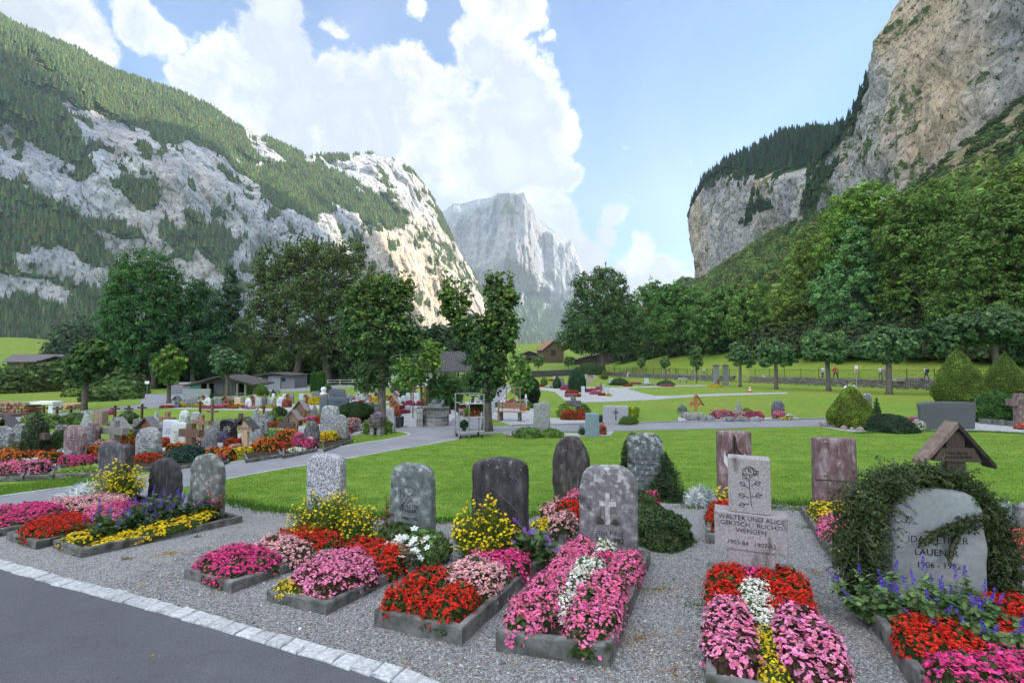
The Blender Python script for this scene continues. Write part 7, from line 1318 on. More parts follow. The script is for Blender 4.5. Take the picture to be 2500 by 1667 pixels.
# flowers of the left block: px, py(bottom), width px, height px, kind
FL=[(20,1160,110,34,'pink','pale and deep pink begonias at the left edge of the near block'),(82,1158,70,34,'darkpink','bronze-leaved pink begonias beside the white patch, near block'),(66,1142,30,22,'white','white begonias among the pink ones at the left of the near block'),(18,1125,90,26,'orange','orange marigolds behind the leftmost pink begonias'),(84,1120,46,22,'rust','rusty orange marigolds left of the reddish arched stone'),(118,1130,50,30,'orange','tall orange marigolds right of the white patch'),
 (112,1108,40,16,'red','red marigolds below the small leaning grey stone'),(195,1140,90,30,'hot','hot pink begonias in front of the large reddish arched stone'),(228,1132,40,22,'red','dark red begonias at the right end of the hot pink patch'),(232,1112,60,26,'orange','orange marigolds between the reddish stone and the jagged slate'),(250,1098,46,22,'pale','pale pink begonias below the massive grey cross'),(300,1076,46,20,'yellow','yellow flowers right of the massive grey cross'),(312,1090,40,18,'rust','orange and yellow mix left of the broad pale stone'),(316,1110,30,22,'red','dark red flowers at the left foot of the broad pale stone'),
 (366,1132,78,24,'red','bright red begonias left of the green juniper'),(316,1128,24,12,'yellow','yellow flowers at the left tip of the red begonias'),(398,1090,30,22,'rust','orange flowers right of the broad pale arched stone'),(415,1078,30,20,'red','red flowers below the lilac white slab'),(435,1102,46,22,'orange','mixed orange flowers under the cream slab'),(478,1088,34,16,'pale','pale pink flowers right of the near dark cross'),(535,1124,76,34,'orange','broad orange marigold bush left of the light wooden roofed cross'),(522,1132,40,18,'hot','hot pink begonias at the foot of the broad orange bush'),(508,1084,18,10,'yellow','yellow blossoms above the broad orange bush'),
 (570,1092,36,22,'red','red flowers left of the light wooden roofed cross'),(575,1102,26,16,'pale','pale flowers at the foot of the light wooden roofed cross'),(590,1110,46,18,'yelfine','light green and yellow flowers below the light wooden roofed cross'),(645,1104,66,36,'orange','big orange marigold bush right of the light wooden roofed cross'),(660,1100,40,20,'rust','rusty marigolds at the right of the big orange bush'),(700,1078,50,30,'orange','orange marigolds behind the small red begonias'),(722,1078,44,22,'pink','pink begonias left of the mushroom-shaped rock'),(698,1098,42,18,'red','red begonias before the big orange bush'),(742,1096,60,26,'hot','bright pink begonias at the foot of the mushroom-shaped rock'),(724,1106,40,12,'white','cream green low flowers at the corner of the border'),(612,1072,34,16,'red','red flowers below the slender pointed rock'),
 (668,1042,46,12,'red','low red begonias left of the double roofed panel'),(722,1038,24,14,'red','scarlet patch right of the double roofed panel'),(800,1078,50,26,'yelfine','green plants with yellow flowers before the tall pale slab'),(802,1080,40,14,'gold','low golden orange marigolds before the pale arched stone'),(832,1070,22,12,'gold','small golden marigolds at the right end of the golden patch'),(758,1030,36,14,'pink','pink begonias behind the mushroom-shaped rock'),(778,1034,20,16,'red','red and pink begonias left of the tall pale slab'),(744,1022,30,12,'gold','orange flowers behind the mushroom-shaped rock'),(782,1020,18,14,'yellow','yellow flowers left of the tall pale slab'),
 (862,1036,34,16,'pale','pale pink flowers at the foot of the dark green bush'),(848,1036,20,12,'lilac','lilac flowers left of the pale pink ones'),(852,1058,14,18,'pink','small pink flowers right of the pale arched stone'),(262,1012,30,10,'hot','pink flowers right of the square wooden stele'),(408,996,32,7,'rust','small reddish flower patch at the start of the far row'),(450,994,30,8,'gold','mixed yellow flowers under the tall grey-blue panel'),(486,995,34,9,'yellow','yellow flowers left of the mint white stone'),(520,997,60,7,'hot','long low strip of pink-red begonias under the mint white stone'),(560,996,40,8,'red','deep red begonias in the far row'),(548,994,24,8,'pale','white and pale pink roses in the far row'),(586,994,30,9,'yellow','yellow green flowers below the sand coloured slab'),(570,997,26,6,'orange','orange flowers below the sand coloured slab'),(612,998,26,6,'pale','pale flowers below the bright white arched stone'),(645,996,60,5,'yellow','long low strip of yellow flowers in the far row'),(672,992,30,6,'yellow','second low strip of yellow flowers in the far row'),
 (600,962+34,16,7,'hot','pink blossoms between sand slab and white stone'),(700,994,20,20,'salmon','red and salmon roses left of the grey rock'),(770,988,34,22,'yelfine','light green yellow shrub flowers in front of the rust brown panel'),(742,986,20,8,'salmon','orange flowers at the foot of the rust brown panel'),(866,976,16,8,'pale','pale pink flowers beside the lilac grey stone'),(884,982,14,6,'red','red flowers left of the orange gabled panel'),(912,980,18,10,'pink','pink flowers right of the orange gabled panel'),(920,984,20,16,'yelfine','lime yellow shrub behind the bare maple trunk'),(948,978,18,14,'yellow','yellow flowers right of the bare maple trunk'),(972,1010,26,10,'hot','hot pink flowers below the orange double gable'),(990,1008,24,9,'hot','hot pink flowers left of the lawn patch'),(1000,990,28,12,'hot','bright pink begonias left of the pale lavender slab'),(1032,990,30,12,'hot','bright pink begonias behind the brown stakes'),(1036,980,34,9,'yellow','yellow flowers behind the brown stakes'),(965,1015,26,14,'salmon','small red and white flowers in the grey waste bin planter'),(1085,1010,30,14,'hot','magenta begonias right of the stone fountain'),(980,960,20,8,'salmon','red flowers in the far right rows'),(1048,952,24,8,'salmon','salmon flowers behind the reddish double gable'),(880,948,14,5,'white','white flowers near the far rail fence'),(900,990,24,6,'pale','pale flowers at the edge of the grey green slabs'),(850,968,12,6,'pink','pink flowers before the rounded lilac grey stone')]
FG='flower patches of the left block'
for i,(x,y,w,h,k,lab) in enumerate(FL):
    b=G(x,y); s=mpp(b.y); flowers(lab,b,w*s,max(.5,w*s*.45),h*s*1.05,k,yaw=math.radians(-6),seed=300+i,group=FG)
spray('dahlia','single magenta dahlia on dark foliage before the pale arched stone',G(822,1072),.14,.62,7,(.62,.03,.45),(.04,.08,.03),400,'daisy',leaf=.10,leafn=22,tipsize=.05)
# borders of the nearest left row and shrubs between stones
LBd=[((-60,1166),(55,1163),(70,1140),(-40,1140),'border of the leftmost grave in the near left row'),((60,1162),(130,1158),(140,1136),(72,1138),'border of the orange and white flower grave in the near left row'),((135,1158),(250,1153),(240,1130),(140,1134),'border of the hot pink begonia grave in the near left row'),((300,1144),(410,1138),(400,1112),(305,1116),'border of the red begonia grave in the near left row'),((420,1140),(500,1130),(490,1104),(420,1110),'border under the green juniper'),((505,1140),(560,1122),(548,1098),(500,1108),'border of the broad orange marigold grave'),((600,1122),(690,1108),(676,1084),(590,1096),'border of the big orange bush grave'),((690,1112),(775,1094),(764,1070),(690,1082),'border of the pink begonias before the mushroom-shaped rock'),((790,1096),(862,1072),(850,1050),(782,1062),'border of the golden marigold grave before the tall pale slab'),((850,1050),(884,1046),(880,1034),(848,1036),'border of the pale pink flowers by the dark green bush')]
for i,(a,b_,c,d,lab) in enumerate(LBd): Bed('concrete '+lab,a,b_,c,d,.10,.07,seed=60+i,group='concrete borders of the left block')
SH=[('golden hosta leaves along the border of the near left row',(195,1158),110,14,'dome',(.22,.32,.06),.11,900,'plant',.2,0),('low grey silver plant left of the large reddish arched stone',(150,1124),50,24,'dome',(.46,.52,.55),.09,500,'plant',.2,0),('green juniper cushion around the near dark cross',(455,1128),100,38,'dome',(.035,.085,.06),.07,3600,'juniper',.12,0),('pinkish green bushy plant left of the small leaning stone',(45,1112),70,32,'dome',(.16,.17,.07),.07,900,'plant',.2,0),('green shrub over the shaded broad stone',(150,1102),60,50,'dome',(.06,.13,.04),.08,1400,'shrub',.2,0),('tangled light green vine plants at the far left rows',(100,1044),80,34,'dome',(.16,.26,.06),.11,700,'shrub',.25,0),
 ('leafy plants behind the pair of arched stones',(180,1034),60,26,'dome',(.12,.22,.06),.10,600,'plant',.25,0),('bushy thin-stemmed plant between two thin iron crosses',(312,1034),34,34,'egg',(.12,.18,.08),.08,900,'shrub',.25,0),('yellow green shrub right of the massive grey cross',(318,1072),30,24,'dome',(.24,.34,.04),.07,700,'shrub',.2,0),('grey blue fescue plant above the border of the red begonias',(370,1118),60,18,'dome',(.16,.22,.18),.08,500,'plant',.2,0),('violet-tinged plant left of the polished black stone',(545,1078),34,26,'dome',(.15,.16,.26),.07,600,'plant',.2,0),('grassy grey green plant below the grey stone cross',(668,1074),50,26,'dome',(.20,.30,.14),.09,700,'plant',.25,0),
 ('dark heather shrub between the far lawn and the grey stone cross',(680,1030),40,38,'dome',(.05,.09,.03),.07,1300,'shrub',.15,0),('light green shrub left of the dark heather shrub',(668,1032),24,32,'egg',(.14,.22,.05),.07,600,'shrub',.15,0),('round small green bush beside the double roofed panel',(686,1034),18,18,'ball',(.15,.24,.04),.05,500,'shrub',.1,0),('wide dark green spreading yew bush in the middle of the graves',(866,1030),76,48,'ball',(.045,.085,.022),.08,5200,'bush',.14,0),('round blue green conifer bush beside the dark blue-grey monument',(800,974),26,38,'egg',(.08,.15,.07),.09,1600,'bush',.08,0),
 ('small clipped cone conifer left of the dark blue-grey rows',(637,966),37,33,'cone',(.10,.20,.03),.08,1800,'topiary',.05,0),('left of the two clipped column thujas by the plank shed',(767,956),19,50,'column',(.045,.13,.02),.08,2200,'thuja',.03,0),('right of the two clipped column thujas by the plank shed',(783,957),21,52,'column',(.045,.13,.02),.08,2200,'thuja',.03,0),('small dark conifer in the far row of arched stones',(667,968),12,18,'cone',(.03,.07,.03),.1,400,'topiary',.1,0),('dark little conifer left of the narrow grey slab',(517,972),12,12,'cone',(.03,.07,.03),.1,300,'topiary',.1,0),('yellow green bush in the far row near the sand coloured slab',(565,986),20,12,'dome',(.22,.30,.04),.09,400,'shrub',.2,0),
 ('tall spiky green reed clump behind the stone fountain',(1084,998),60,70,'spread',(.09,.20,.06),.42,1500,'reeds',.1,.55),('grey green round shrub right of the bare maple trunk',(975,958),44,32,'dome',(.09,.14,.08),.10,1500,'shrub',.15,0),('yellow leafed shrub behind the small staked tree',(998,962),34,32,'dome',(.28,.36,.04),.10,1000,'shrub',.2,0),('dark conifer bush beneath the small staked tree',(990,970),30,26,'egg',(.05,.10,.04),.10,900,'shrub',.15,0),('dark blue green conifer by the hall',(1000,945),60,50,'dome',(.04,.09,.05),.12,1800,'shrub',.2,0),('bright green leafy bush right of the reed clump',(1150,962),60,60,'dome',(.09,.17,.05),.13,2400,'shrub',.2,0),('reddish leafed bush behind the reed clump',(1120,975),24,30,'egg',(.10,.09,.06),.12,700,'shrub',.2,0),
 ('dark green pyramidal yew behind the slatted bench',(1292,985),48,72,'egg',(.028,.065,.028),.10,4200,'bush',.12,0),('low bushes at the foot of the staked tree by the path',(1275,996),50,18,'dome',(.10,.18,.05),.07,900,'shrub',.2,0),('small dark bush on the far lawn near the retaining wall',(1307,948),18,24,'egg',(.05,.09,.04),.12,700,'shrub',.15,0),('bright yellow green topiary on the far lawn beside the dark pyramid',(1328,942),18,22,'dome',(.14,.20,.04),.12,500,'shrub',.2,0),('dark pyramid conifer on the far lawn',(1360,948),22,32,'cone',(.04,.09,.035),.12,900,'topiary',.12,0),('smooth dark green dome thuja behind the urn graves',(1409,957),44,62,'egg',(.035,.09,.035),.10,3600,'thuja',.04,0),('rounded hedge below the big linden',(1440,912),66,28,'dome',(.06,.12,.035),.16,1800,'hedge',.12,0),
 ('low juniper on the far lawn right of the urn graves',(1512,940),44,18,'dome',(.06,.10,.04),.12,800,'shrub',.2,0),('tiny yellow green conifer left of the low juniper',(1476,926),16,24,'egg',(.11,.17,.04),.12,500,'topiary',.1,0),('flat dark shrub in a small bed on the far lawn',(1626,942),42,14,'dome',(.06,.11,.04),.12,700,'shrub',.2,0),('spiky light green fern beside the small blocky cross',(1385,1018),46,34,'dome',(.22,.32,.05),.10,700,'fern',.25,0),('rounded olive bush behind the blue-green slab',(1420,1012),46,26,'dome',(.11,.17,.04),.07,1500,'bush',.12,0),('low green bush before the wide grey headstone with a cross',(1529,1035),56,24,'dome',(.11,.20,.03),.06,2200,'bush',.12,0),('upright golden fern right of the wide grey headstone',(1546,1020),28,30,'spread',(.30,.38,.03),.09,500,'fern',.25,0),('dark bush left of the wide grey headstone',(1466,1032),22,18,'ball',(.05,.09,.04),.06,600,'bush',.12,0),
 ('silver tuft left of the blue-green slab',(1420,1058),18,22,'dome',(.34,.40,.40),.05,400,'plant',.2,0),('green plants around the foot of the white-topped rock pillar',(1290,1066),60,22,'dome',(.12,.22,.05),.08,1100,'plant',.25,0),('light green leaves right of the white-topped rock pillar',(1345,1066),50,18,'dome',(.15,.26,.05),.08,900,'plant',.25,0),('tiny bush in the gravel by the blue-green slab',(1421,1062),14,16,'ball',(.05,.09,.04),.05,300,'bush',.12,0),
 ('silver pale shrub behind the orange roofed cross',(1665,1008),24,22,'dome',(.26,.33,.25),.06,500,'plant',.25,0),('pale rosette plants below the orange roofed cross',(1700,1022),60,14,'dome',(.38,.46,.34),.08,600,'plant',.25,0),('grass tuft right of the pointed small rock',(1825,1010),24,14,'dome',(.14,.24,.04),.08,500,'plant',.25,0)]
for i,(lab,b_,w,h,sh,c,lf,n_,cat,ro,sp) in enumerate(SH):
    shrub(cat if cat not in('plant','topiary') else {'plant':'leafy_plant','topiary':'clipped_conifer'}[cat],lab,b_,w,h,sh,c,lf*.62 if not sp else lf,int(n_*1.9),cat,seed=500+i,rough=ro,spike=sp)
shrub('clipped_yew','rounded yellow green clipped yew at the near right lawn edge',(2079,1044),100,108,'cone',(.16,.235,.03),.05,9000,'topiary',seed=601,rough=.05,core=.35)
shrub('clipped_yew','tall dark yellow green clipped yew, left of the pair at right',(2343,985),108,140,'cone',(.125,.195,.028),.06,11000,'topiary',seed=602,rough=.05,core=.35)
shrub('clipped_yew','tall clipped yew at the right edge, right of the pair',(2456,978),92,122,'cone',(.115,.18,.028),.06,9000,'topiary',seed=603,rough=.05,core=.35)
shrub('juniper','flat dark juniper spreading right of the rounded clipped yew',(2168,1052),104,40,'dome',(.035,.075,.035),.05,6500,'juniper',seed=604,rough=.14,spike=.0)
shrub('juniper','bright green bushy juniper under the pair of clipped yews',(2432,1032),84,80,'dome',(.055,.13,.025),.06,5200,'juniper',seed=605,rough=.16)
shrub('clipped_conifer','thin upright shoot behind the rounded clipped yew',(2142,1040),20,72,'cone',(.06,.11,.04),.05,900,'shrub',seed=606,rough=.2)
# ---------- right lawn graves
RG='gravestones on the right lawns'
R=lambda lab,x0,x1,yt,yb,top='round',a=.3,col=(.36,.37,.40),mat='stone',ins='lines',**k: stone(lab,x0,x1,yt,yb,top,a,k.pop('taper',.03),col,mat,k.pop('rough',.04),k.pop('yaw',-4),k.pop('th',.15),ins=ins,group=RG,**k)
R('tall rock pillar with a jagged white top beside the slatted bench',1302,1343,982,1062,'soft',.15,(.42,.44,.43),'speckle',None,rough=.14,th=.22,disp=.02)
R('rectangular blue-green veined slab on the near lawn edge',1429,1463,1008,1066,'flat',.02,(.20,.27,.32),'smooth',None)
t_,w_,h_,th_=R('wide low grey headstone with a small bronze cross',1472,1534,990,1036,'flat',.05,(.36,.37,.41),'smooth',None)
m=MB(); m.box(-.025,.025,-th_/2-.02,-th_/2+.0,h_*.25,h_*.85,0,(.10,.09,.08)); m.box(-.11,.11,-th_/2-.022,-th_/2+.0,h_*.62,h_*.70,0,(.10,.09,.08)); m.build('bronze_cross',M['paint'],t_)
wooden_cross('small blocky grey stone cross left of the blue-green slab',1381,1419,968,1018,(978,991),(.26,.28,.31),mat='stone',postpx=13,yaw=-4,th=.14,group=RG)
wooden_cross('orange brown wooden cross with a thin gable on the middle lawn',1681,1719,962,1012,(982,990),(.48,.24,.09),roof=989,roofcol=(.40,.19,.07),postpx=8,yaw=0,th=.06,group=RG)
R('small pointed pale rock with moss on the middle lawn',1792,1814,975,1010,'point',.85,(.44,.46,.46),ins=None,rough=.1)
R('small dark arched headstone right of the pointed pale rock',1884,1915,977,1016,'round',.45,(.24,.25,.28),'dark')
R('broad dark wedge-shaped monument with a slanting top at right',2250,2376,980,1048,'lean',.10,(.11,.118,.135),'smooth',None,taper=-.10,yaw=4,th=.18)
R('dark low triangular stone behind the broad wedge monument',2364,2420,963,1000,'point',.9,(.15,.17,.19),'dark',None)
R('grey pillar stone half hidden behind the rounded clipped yew',2108,2128,960,1010,'soft',.3,(.30,.29,.30))
wooden_cross('massive grey stone cross cut by the right edge of the photo',2464,2530,960,1040,(975,990),(.30,.27,.27),mat='reddish',postpx=34,yaw=0,th=.2,group=RG)
for lab,x0,x1,yt,yb,tp,a,c in [('pale upright pillar at the right corner of the left urn bed',1419,1428,943,971,'flat',.1,(.48,.52,.58)),('white tilted rock at the back of the left urn bed',1398,1413,937,956,'point',.6,(.58,.62,.62)),('short dark arched stone left of the white tilted rock',1386,1398,932,948,'round',.4,(.22,.23,.26)),('thin white plaque on a pole in the left urn bed',1415,1420,934,942,'flat',.1,(.70,.76,.88)),('slim white-topped brown post in the right urn bed',1455,1459,933,950,'flat',.1,(.40,.24,.20)),
 ('grey slab in the middle of the right urn bed',1471,1477,938,958,'flat',.1,(.40,.42,.44)),('dark slender stone in the right urn bed',1465,1470,936,956,'round',.3,(.16,.14,.13)),('grey rounded stone right of the grey slab in the urn bed',1482,1487,942,964,'round',.4,(.42,.44,.46)),('pale pointed slab at the right corner of the right urn bed',1490,1498,943,967,'point',.3,(.50,.52,.54)),('small mint plaque stone on the far lawn',1573,1584,923,937,'flat',.05,(.42,.56,.58)),('oval grey stone high on the far lawn by the fence',1530,1541,908,920,'round',.6,(.40,.40,.42)),
 ('pale boulder right of the dome thuja on the far lawn',1486,1499,923,938,'round',.6,(.46,.50,.50)),('small peaked rock left of the pale boulder',1447,1456,913,926,'point',.7,(.40,.36,.34)),('tiny round-arched dark grotto stone beside the pyramid conifer',1364,1378,922,938,'round',.5,(.16,.16,.17)),('flat pale stone far back on the lawn',1350,1362,918,926,'flat',.3,(.42,.43,.44)),('narrow grey stone left of the wall end far back',1428,1434,912,926,'round',.4,(.34,.35,.38)),('brown weathered rock in the far rock garden',1432,1446,920,936,'soft',.5,(.38,.31,.27)),('low grey rock in the far rock garden',1500,1516,930,938,'soft',.5,(.38,.36,.36))]:
    stone(lab,x0,x1,yt,yb,tp,a,.04,c,'smooth',.04,-6,.12,group=RG)
thin_cross('white marker on a pole in the left urn bed',1418,936,956,2,938,(.6,.62,.66),'thin metal crosses',.02); thin_cross('thin rusty cross on the lawn right of the gate',1754,925,944,2,930,(.14,.06,.05))
FR=[(1400,1024,62,22,'red','dense scarlet begonia mound before the small blocky cross'),(1375,1012,30,16,'yelfine','yellow green flowers left of the scarlet mound'),(1765,1022,60,20,'pink','pink begonias behind the pale stones on the middle lawn'),(1768,1014,30,14,'rust','rusty pink flowers left of the middle lawn begonias'),(1842,1022,42,18,'hot','hot pink begonias right of the middle lawn patch'),(1815,1020,30,14,'pale','pale pink begonias below the pointed pale rock'),(1902,1022,28,18,'pink','pink begonias below the small dark arched headstone'),(1926,1023,20,12,'white','white flowers right of the small dark arched headstone'),(1915,1025,32,6,'yellow','low yellow edging before the white flowers'),
 (1472,1060,14,22,'salmon','tall red flowers right of the blue-green slab'),(1383,952,30,10,'hot','hot pink begonias at the left of the left urn bed'),(1396,962,34,10,'rust','rusty foliage flowers in the left urn bed'),(1393,969,30,9,'pink','pink begonias at the front of the left urn bed'),(1412,969,20,9,'orange','orange flowers at the front right of the left urn bed'),(1382,944,26,6,'lilac','lilac flowers at the back of the left urn bed'),(1440,957,26,9,'hot','hot pink begonias at the left of the right urn bed'),(1455,963,30,10,'pink','pink begonias in the middle of the right urn bed'),(1470,966,18,7,'red','red flowers at the front of the right urn bed'),(1462,952,20,8,'hot','deep pink flowers at the back of the right urn bed'),(1486,967,14,6,'yelfine','yellow flowers at the right of the right urn bed'),
 (1533,943,24,5,'red','red strip beside the far plaza'),(1533,938,18,5,'yellow','yellow strip above the red one at the far plaza'),(1550,938,30,5,'hot','pink strip far back on the lawn'),(1628,943,34,5,'hot','pink flowers before the flat dark shrub'),(1583,941,30,7,'white','pale green white cushion below the mint plaque stone'),(1745,945,36,6,'yelfine','thin yellow flowers in the small oval bed by the gate'),(1320,944,18,5,'red','red flowers by the small path bed far back'),(1344,947,22,7,'white','white flowers before the dark pyramid conifer'),(1345,930,12,5,'red','tiny red patch behind the white flowers'),(1235,932,10,6,'orange','orange flowers at the bend of the central path'),(1468,905+18,12,6,'yellow','yellow patch by the tiny yellow green conifer'),
 (1246,990,26,12,'pink','pale pink flowers under the left stake of the bench tree'),(1250,985,18,12,'gold','golden flowers left of the staked tree'),(1275,994,34,18,'white','white and green flowers at the foot of the staked tree'),(1282,1002,22,10,'gold','orange gold flowers right behind the slatted bench'),(2228,1040,22,18,'hot','hot pink flowers left of the broad wedge monument'),(2243,1048,24,22,'white','white flowers left of the broad wedge monument'),(2240,1030,20,12,'lilac','lilac flowers behind the white ones at right'),(2030,1032,16,10,'salmon','small red flowers at the left foot of the rounded clipped yew'),(2398,1026,34,16,'red','red begonias right of the broad wedge monument'),(2402,1000,28,10,'hot','pink-red flowers below the dark low triangular stone'),(2496,1048,34,16,'salmon','red and pink begonias at the right edge under the massive cross'),(1442,925,20,10,'pale','pale dry flowers in the far rock garden'),(1500,936,16,5,'hot','pink flowers in the far rock garden')]
for i,(x,y,w,h,k,lab) in enumerate(FR):
    b=G(x,y); s=mpp(b.y); flowers(lab,b,w*s,max(.4,w*s*.5),h*s*1.05,k,seed=800+i,group='flower patches of the right lawns')
def rocks(label,pts,col,seed,name='rock_edging'):
    r=random.Random(seed); m=MB(); o=G(*pts[0][:2])
    for (px,py,w) in pts:
        b=G(px,py)-o; s=mpp(G(px,py).y); V,Fc=mound([(.02,-.05),(.45,0),(.5,.2),(.42,.42),(.15,.55),(.02,.56)],9,r.randrange(99),.25,r.uniform(.5,.9)); m.add(rot(V*w*s,r.random()*3)+np.array(b),Fc.tolist(),0,(lambda k_:tuple(c*k_ for c in col))(r.uniform(.6,1.1)))
    q=m.build(name,M['stone']); q.location=o; return tag(q,label,'edging stones',None,'stuff')
rocks('row of pale rounded stones edging the middle lawn flowers',[(x,1027+(i%3),13+5*((i*7)%3)) for i,x in enumerate(range(1760,1870,11))]+[(1675,1020,26),(1690,1027,30),(1715,1028,26),(1735,1028,22)],(.46,.48,.48),5)
rocks('pinkish boulders around the foot of the rounded clipped yew',[(2012,1042,20),(2025,1036,18),(2036,1044,18),(2060,1048,18),(2080,1050,14),(2100,1052,18),(2000,1034,10)],(.55,.44,.42),6)
rocks('flat pale boulder in the lawn left of the rock pillar plants',[(1265,1064,34),(1240,1066,22)],(.42,.40,.34),7)
m=MB(); L=[G(2392,1034),G(2440,1038),G(2500,1044),G(2600,1052)]
for a,b_ in zip(L,L[1:]):
    d=(b_-a); an=math.atan2(d.y,d.x); m.box(0,d.length-.02,-.06,.06,-.1,.24,0,(1,1,1),an,tuple(a-L[0]))
o=m.build('grave_border',M['concrete']); o.location=L[0]; tag(o,'long reddish concrete kerb at the right edge below the clipped yews','grave border')
# ---------- fountain, bin, trolley, benches, stakes
t=thing('stone_fountain','round-fronted fountain of grey stone blocks with boulders on top','fountain',G(1058,1040),math.radians(4)); s=mpp(t.location.y)
m=MB(); m.box(-38*s,-24*s,-.35,.35,-.1,42*s); m.build('pillar',M['block'],t); m=MB(); m.box(-24*s,36*s,.1,.5,-.1,42*s); m.prism([(-14*s,42*s),(20*s,42*s),(18*s,52*s),(-14*s,52*s)],.15,.45); m.build('back_wall',M['block'],t)
m=MB(); V=[];n_=22
for z in (-.1,22*s):
    for k in range(n_+1): a=math.pi*k/n_; V.append((5*s+28*s*math.cos(a),.1-24*s*math.sin(a),z))
m.add(V,[(k,k+1,k+n_+2,k+n_+1) for k in range(n_)][::1]); m.build('basin',M['block'],t)
m=MB(); V=[];
for r_,z in ((1.08,22*s),(1.08,24*s),(.86,24*s),(.84,19*s)):
    for k in range(n_+1): a=math.pi*k/n_; V.append((5*s+28*s*r_*math.cos(a),.1-24*s*r_*math.sin(a),z))
m.add(V,[(j*(n_+1)+k,j*(n_+1)+k+1,(j+1)*(n_+1)+k+1,(j+1)*(n_+1)+k) for j in range(3) for k in range(n_)]); m.build('rim',M['concrete'],t)
V2=[(0,0,19.5*s)]+[(5*s+27*s*.86*math.cos(math.pi*k/n_),.1-23*s*.86*math.sin(math.pi*k/n_),19.5*s) for k in range(n_+1)]; m=MB(); m.add(V2,[(0,k+1,k+2) for k in range(n_)],0,(.08,.10,.10)); m.build('water',M['glass'],t)
m=MB(); m.box(-40*s,38*s,-.02,.55,42*s,44.5*s); m.build('coping',M['concrete'],t)
rocks('small round boulders resting on top of the stone fountain',[(1055,990,12),(1068,990,10)],(.38,.38,.40),9,'boulders').location.z+=.0
for o in list(bpy.data.objects):
    if o.name.startswith('boulders'): o.location=t.location+Vector((0,.3,52*s))
def bin_(name,label,px,py,w,h,col,lid=True,mat='paint',tap=.85):
    b=G(px,py); s=mpp(b.y); w*=s; h*=s; t=thing(name,label,'bin',b,math.radians(-8)); m=MB(); a=w/2; c=a*tap
    V=[(-c,-c,0),(c,-c,0),(c,c,0),(-c,c,0),(-a,-a,h*.88),(a,-a,h*.88),(a,a,h*.88),(-a,a,h*.88)]; m.add(V,[(0,1,5,4),(1,2,6,5),(2,3,7,6),(3,0,4,7),(3,2,1,0)],0,col); m.build('body',M[mat],t)
    if lid: m=MB(); m.prism([(-a*1.08,h*.88),(a*1.08,h*.88),(a*1.02,h*.96),(0,h),(-a*1.02,h*.96)],-a*1.1,a*1.1,0,tuple(x*1.2 for x in col)); m.build('lid',M[mat],t)
    return t
bin_('wheeled_bin','dark green wheeled waste bin behind the stone fountain',1073,1000,36,28,(.05,.11,.09)); bin_('waste_bin','grey concrete waste bin beside the thin metal rail',975,1044,17,30,(.22,.24,.25),False,'concrete',.9)
t=thing('metal_rail','thin low metal rail along the gravel beside the grey waste bin','rail',G(964,1056)); o_=t.location; L=[G(908,1050),G(964,1056),G(998,1042)]; m=MB(); m.tube([tuple(p-o_+Vector((0,0,.10))) for p in L],.018,6); m.build('rail',M['metal'],t); m=MB(); m.tube([(0,0,0),(0,0,.62)],.03,6); m.build('post',M['metal'],t)
# plant trolley
b=G(1146,1066); s=mpp(b.y); t=thing('plant_trolley','galvanised metal shelf trolley loaded with potted plants at the path junction','trolley',b,math.radians(18))
w_,d_,h_=60*s*1.0,.7,112*s; hx=w_/2
m=MB()
for x,y,z in ((-hx,-d_/2,72*s),(-hx*.2,-d_/2,104*s),(hx,-d_/2,104*s),(-hx,d_/2,104*s),(hx,d_/2,104*s)):
    q=MB(); q.tube([(x,y,.03),(x,y,z)],.022,6); q.build('post',M['metal'],t)
for z in (14*s,48*s,80*s):
    q=MB(); q.box(-hx,hx if z<70*s or True else 0,-d_/2,d_/2,z,z+.02,0,(.9,.95,.92)) if z<60*s else q.box(-hx*.2,hx,-d_/2,d_/2,z,z+.02,0,(.6,.5,.42)); q.build('shelf',M['metal'] if z<60*s else M['wood'],t)
    q=MB()
    for y in (-d_/2-.012,d_/2+.012): q.tube([(-hx,y,z+.02),(hx,y,z+.02)],.016,5)
    q.build('bar',M['metal'],t)
q=MB(); q.tube([(-hx*.2,-d_/2,102*s),(hx,-d_/2,103*s),(hx,d_/2,103*s),(-hx,d_/2,103*s)],.016,5); q.build('top_rail',M['metal'],t); q=MB(); q.tube([(-hx,-d_/2-.02,70*s),(-hx*.2,-d_/2-.02,44*s)],.012,5); q.build('brace',M['metal'],t)
for x in (-hx*.9,hx*.9):
    for y in (-.3,.3): q=MB(); q.lathe([(.05,-.025),(.05,.025)],12); o=q.build('wheel',M['polished_black'],t); o.rotation_euler=(0,1.57,0); o.location=(x,y,.05)
Rm=Matrix.Rotation(math.radians(18),4,'Z'); 
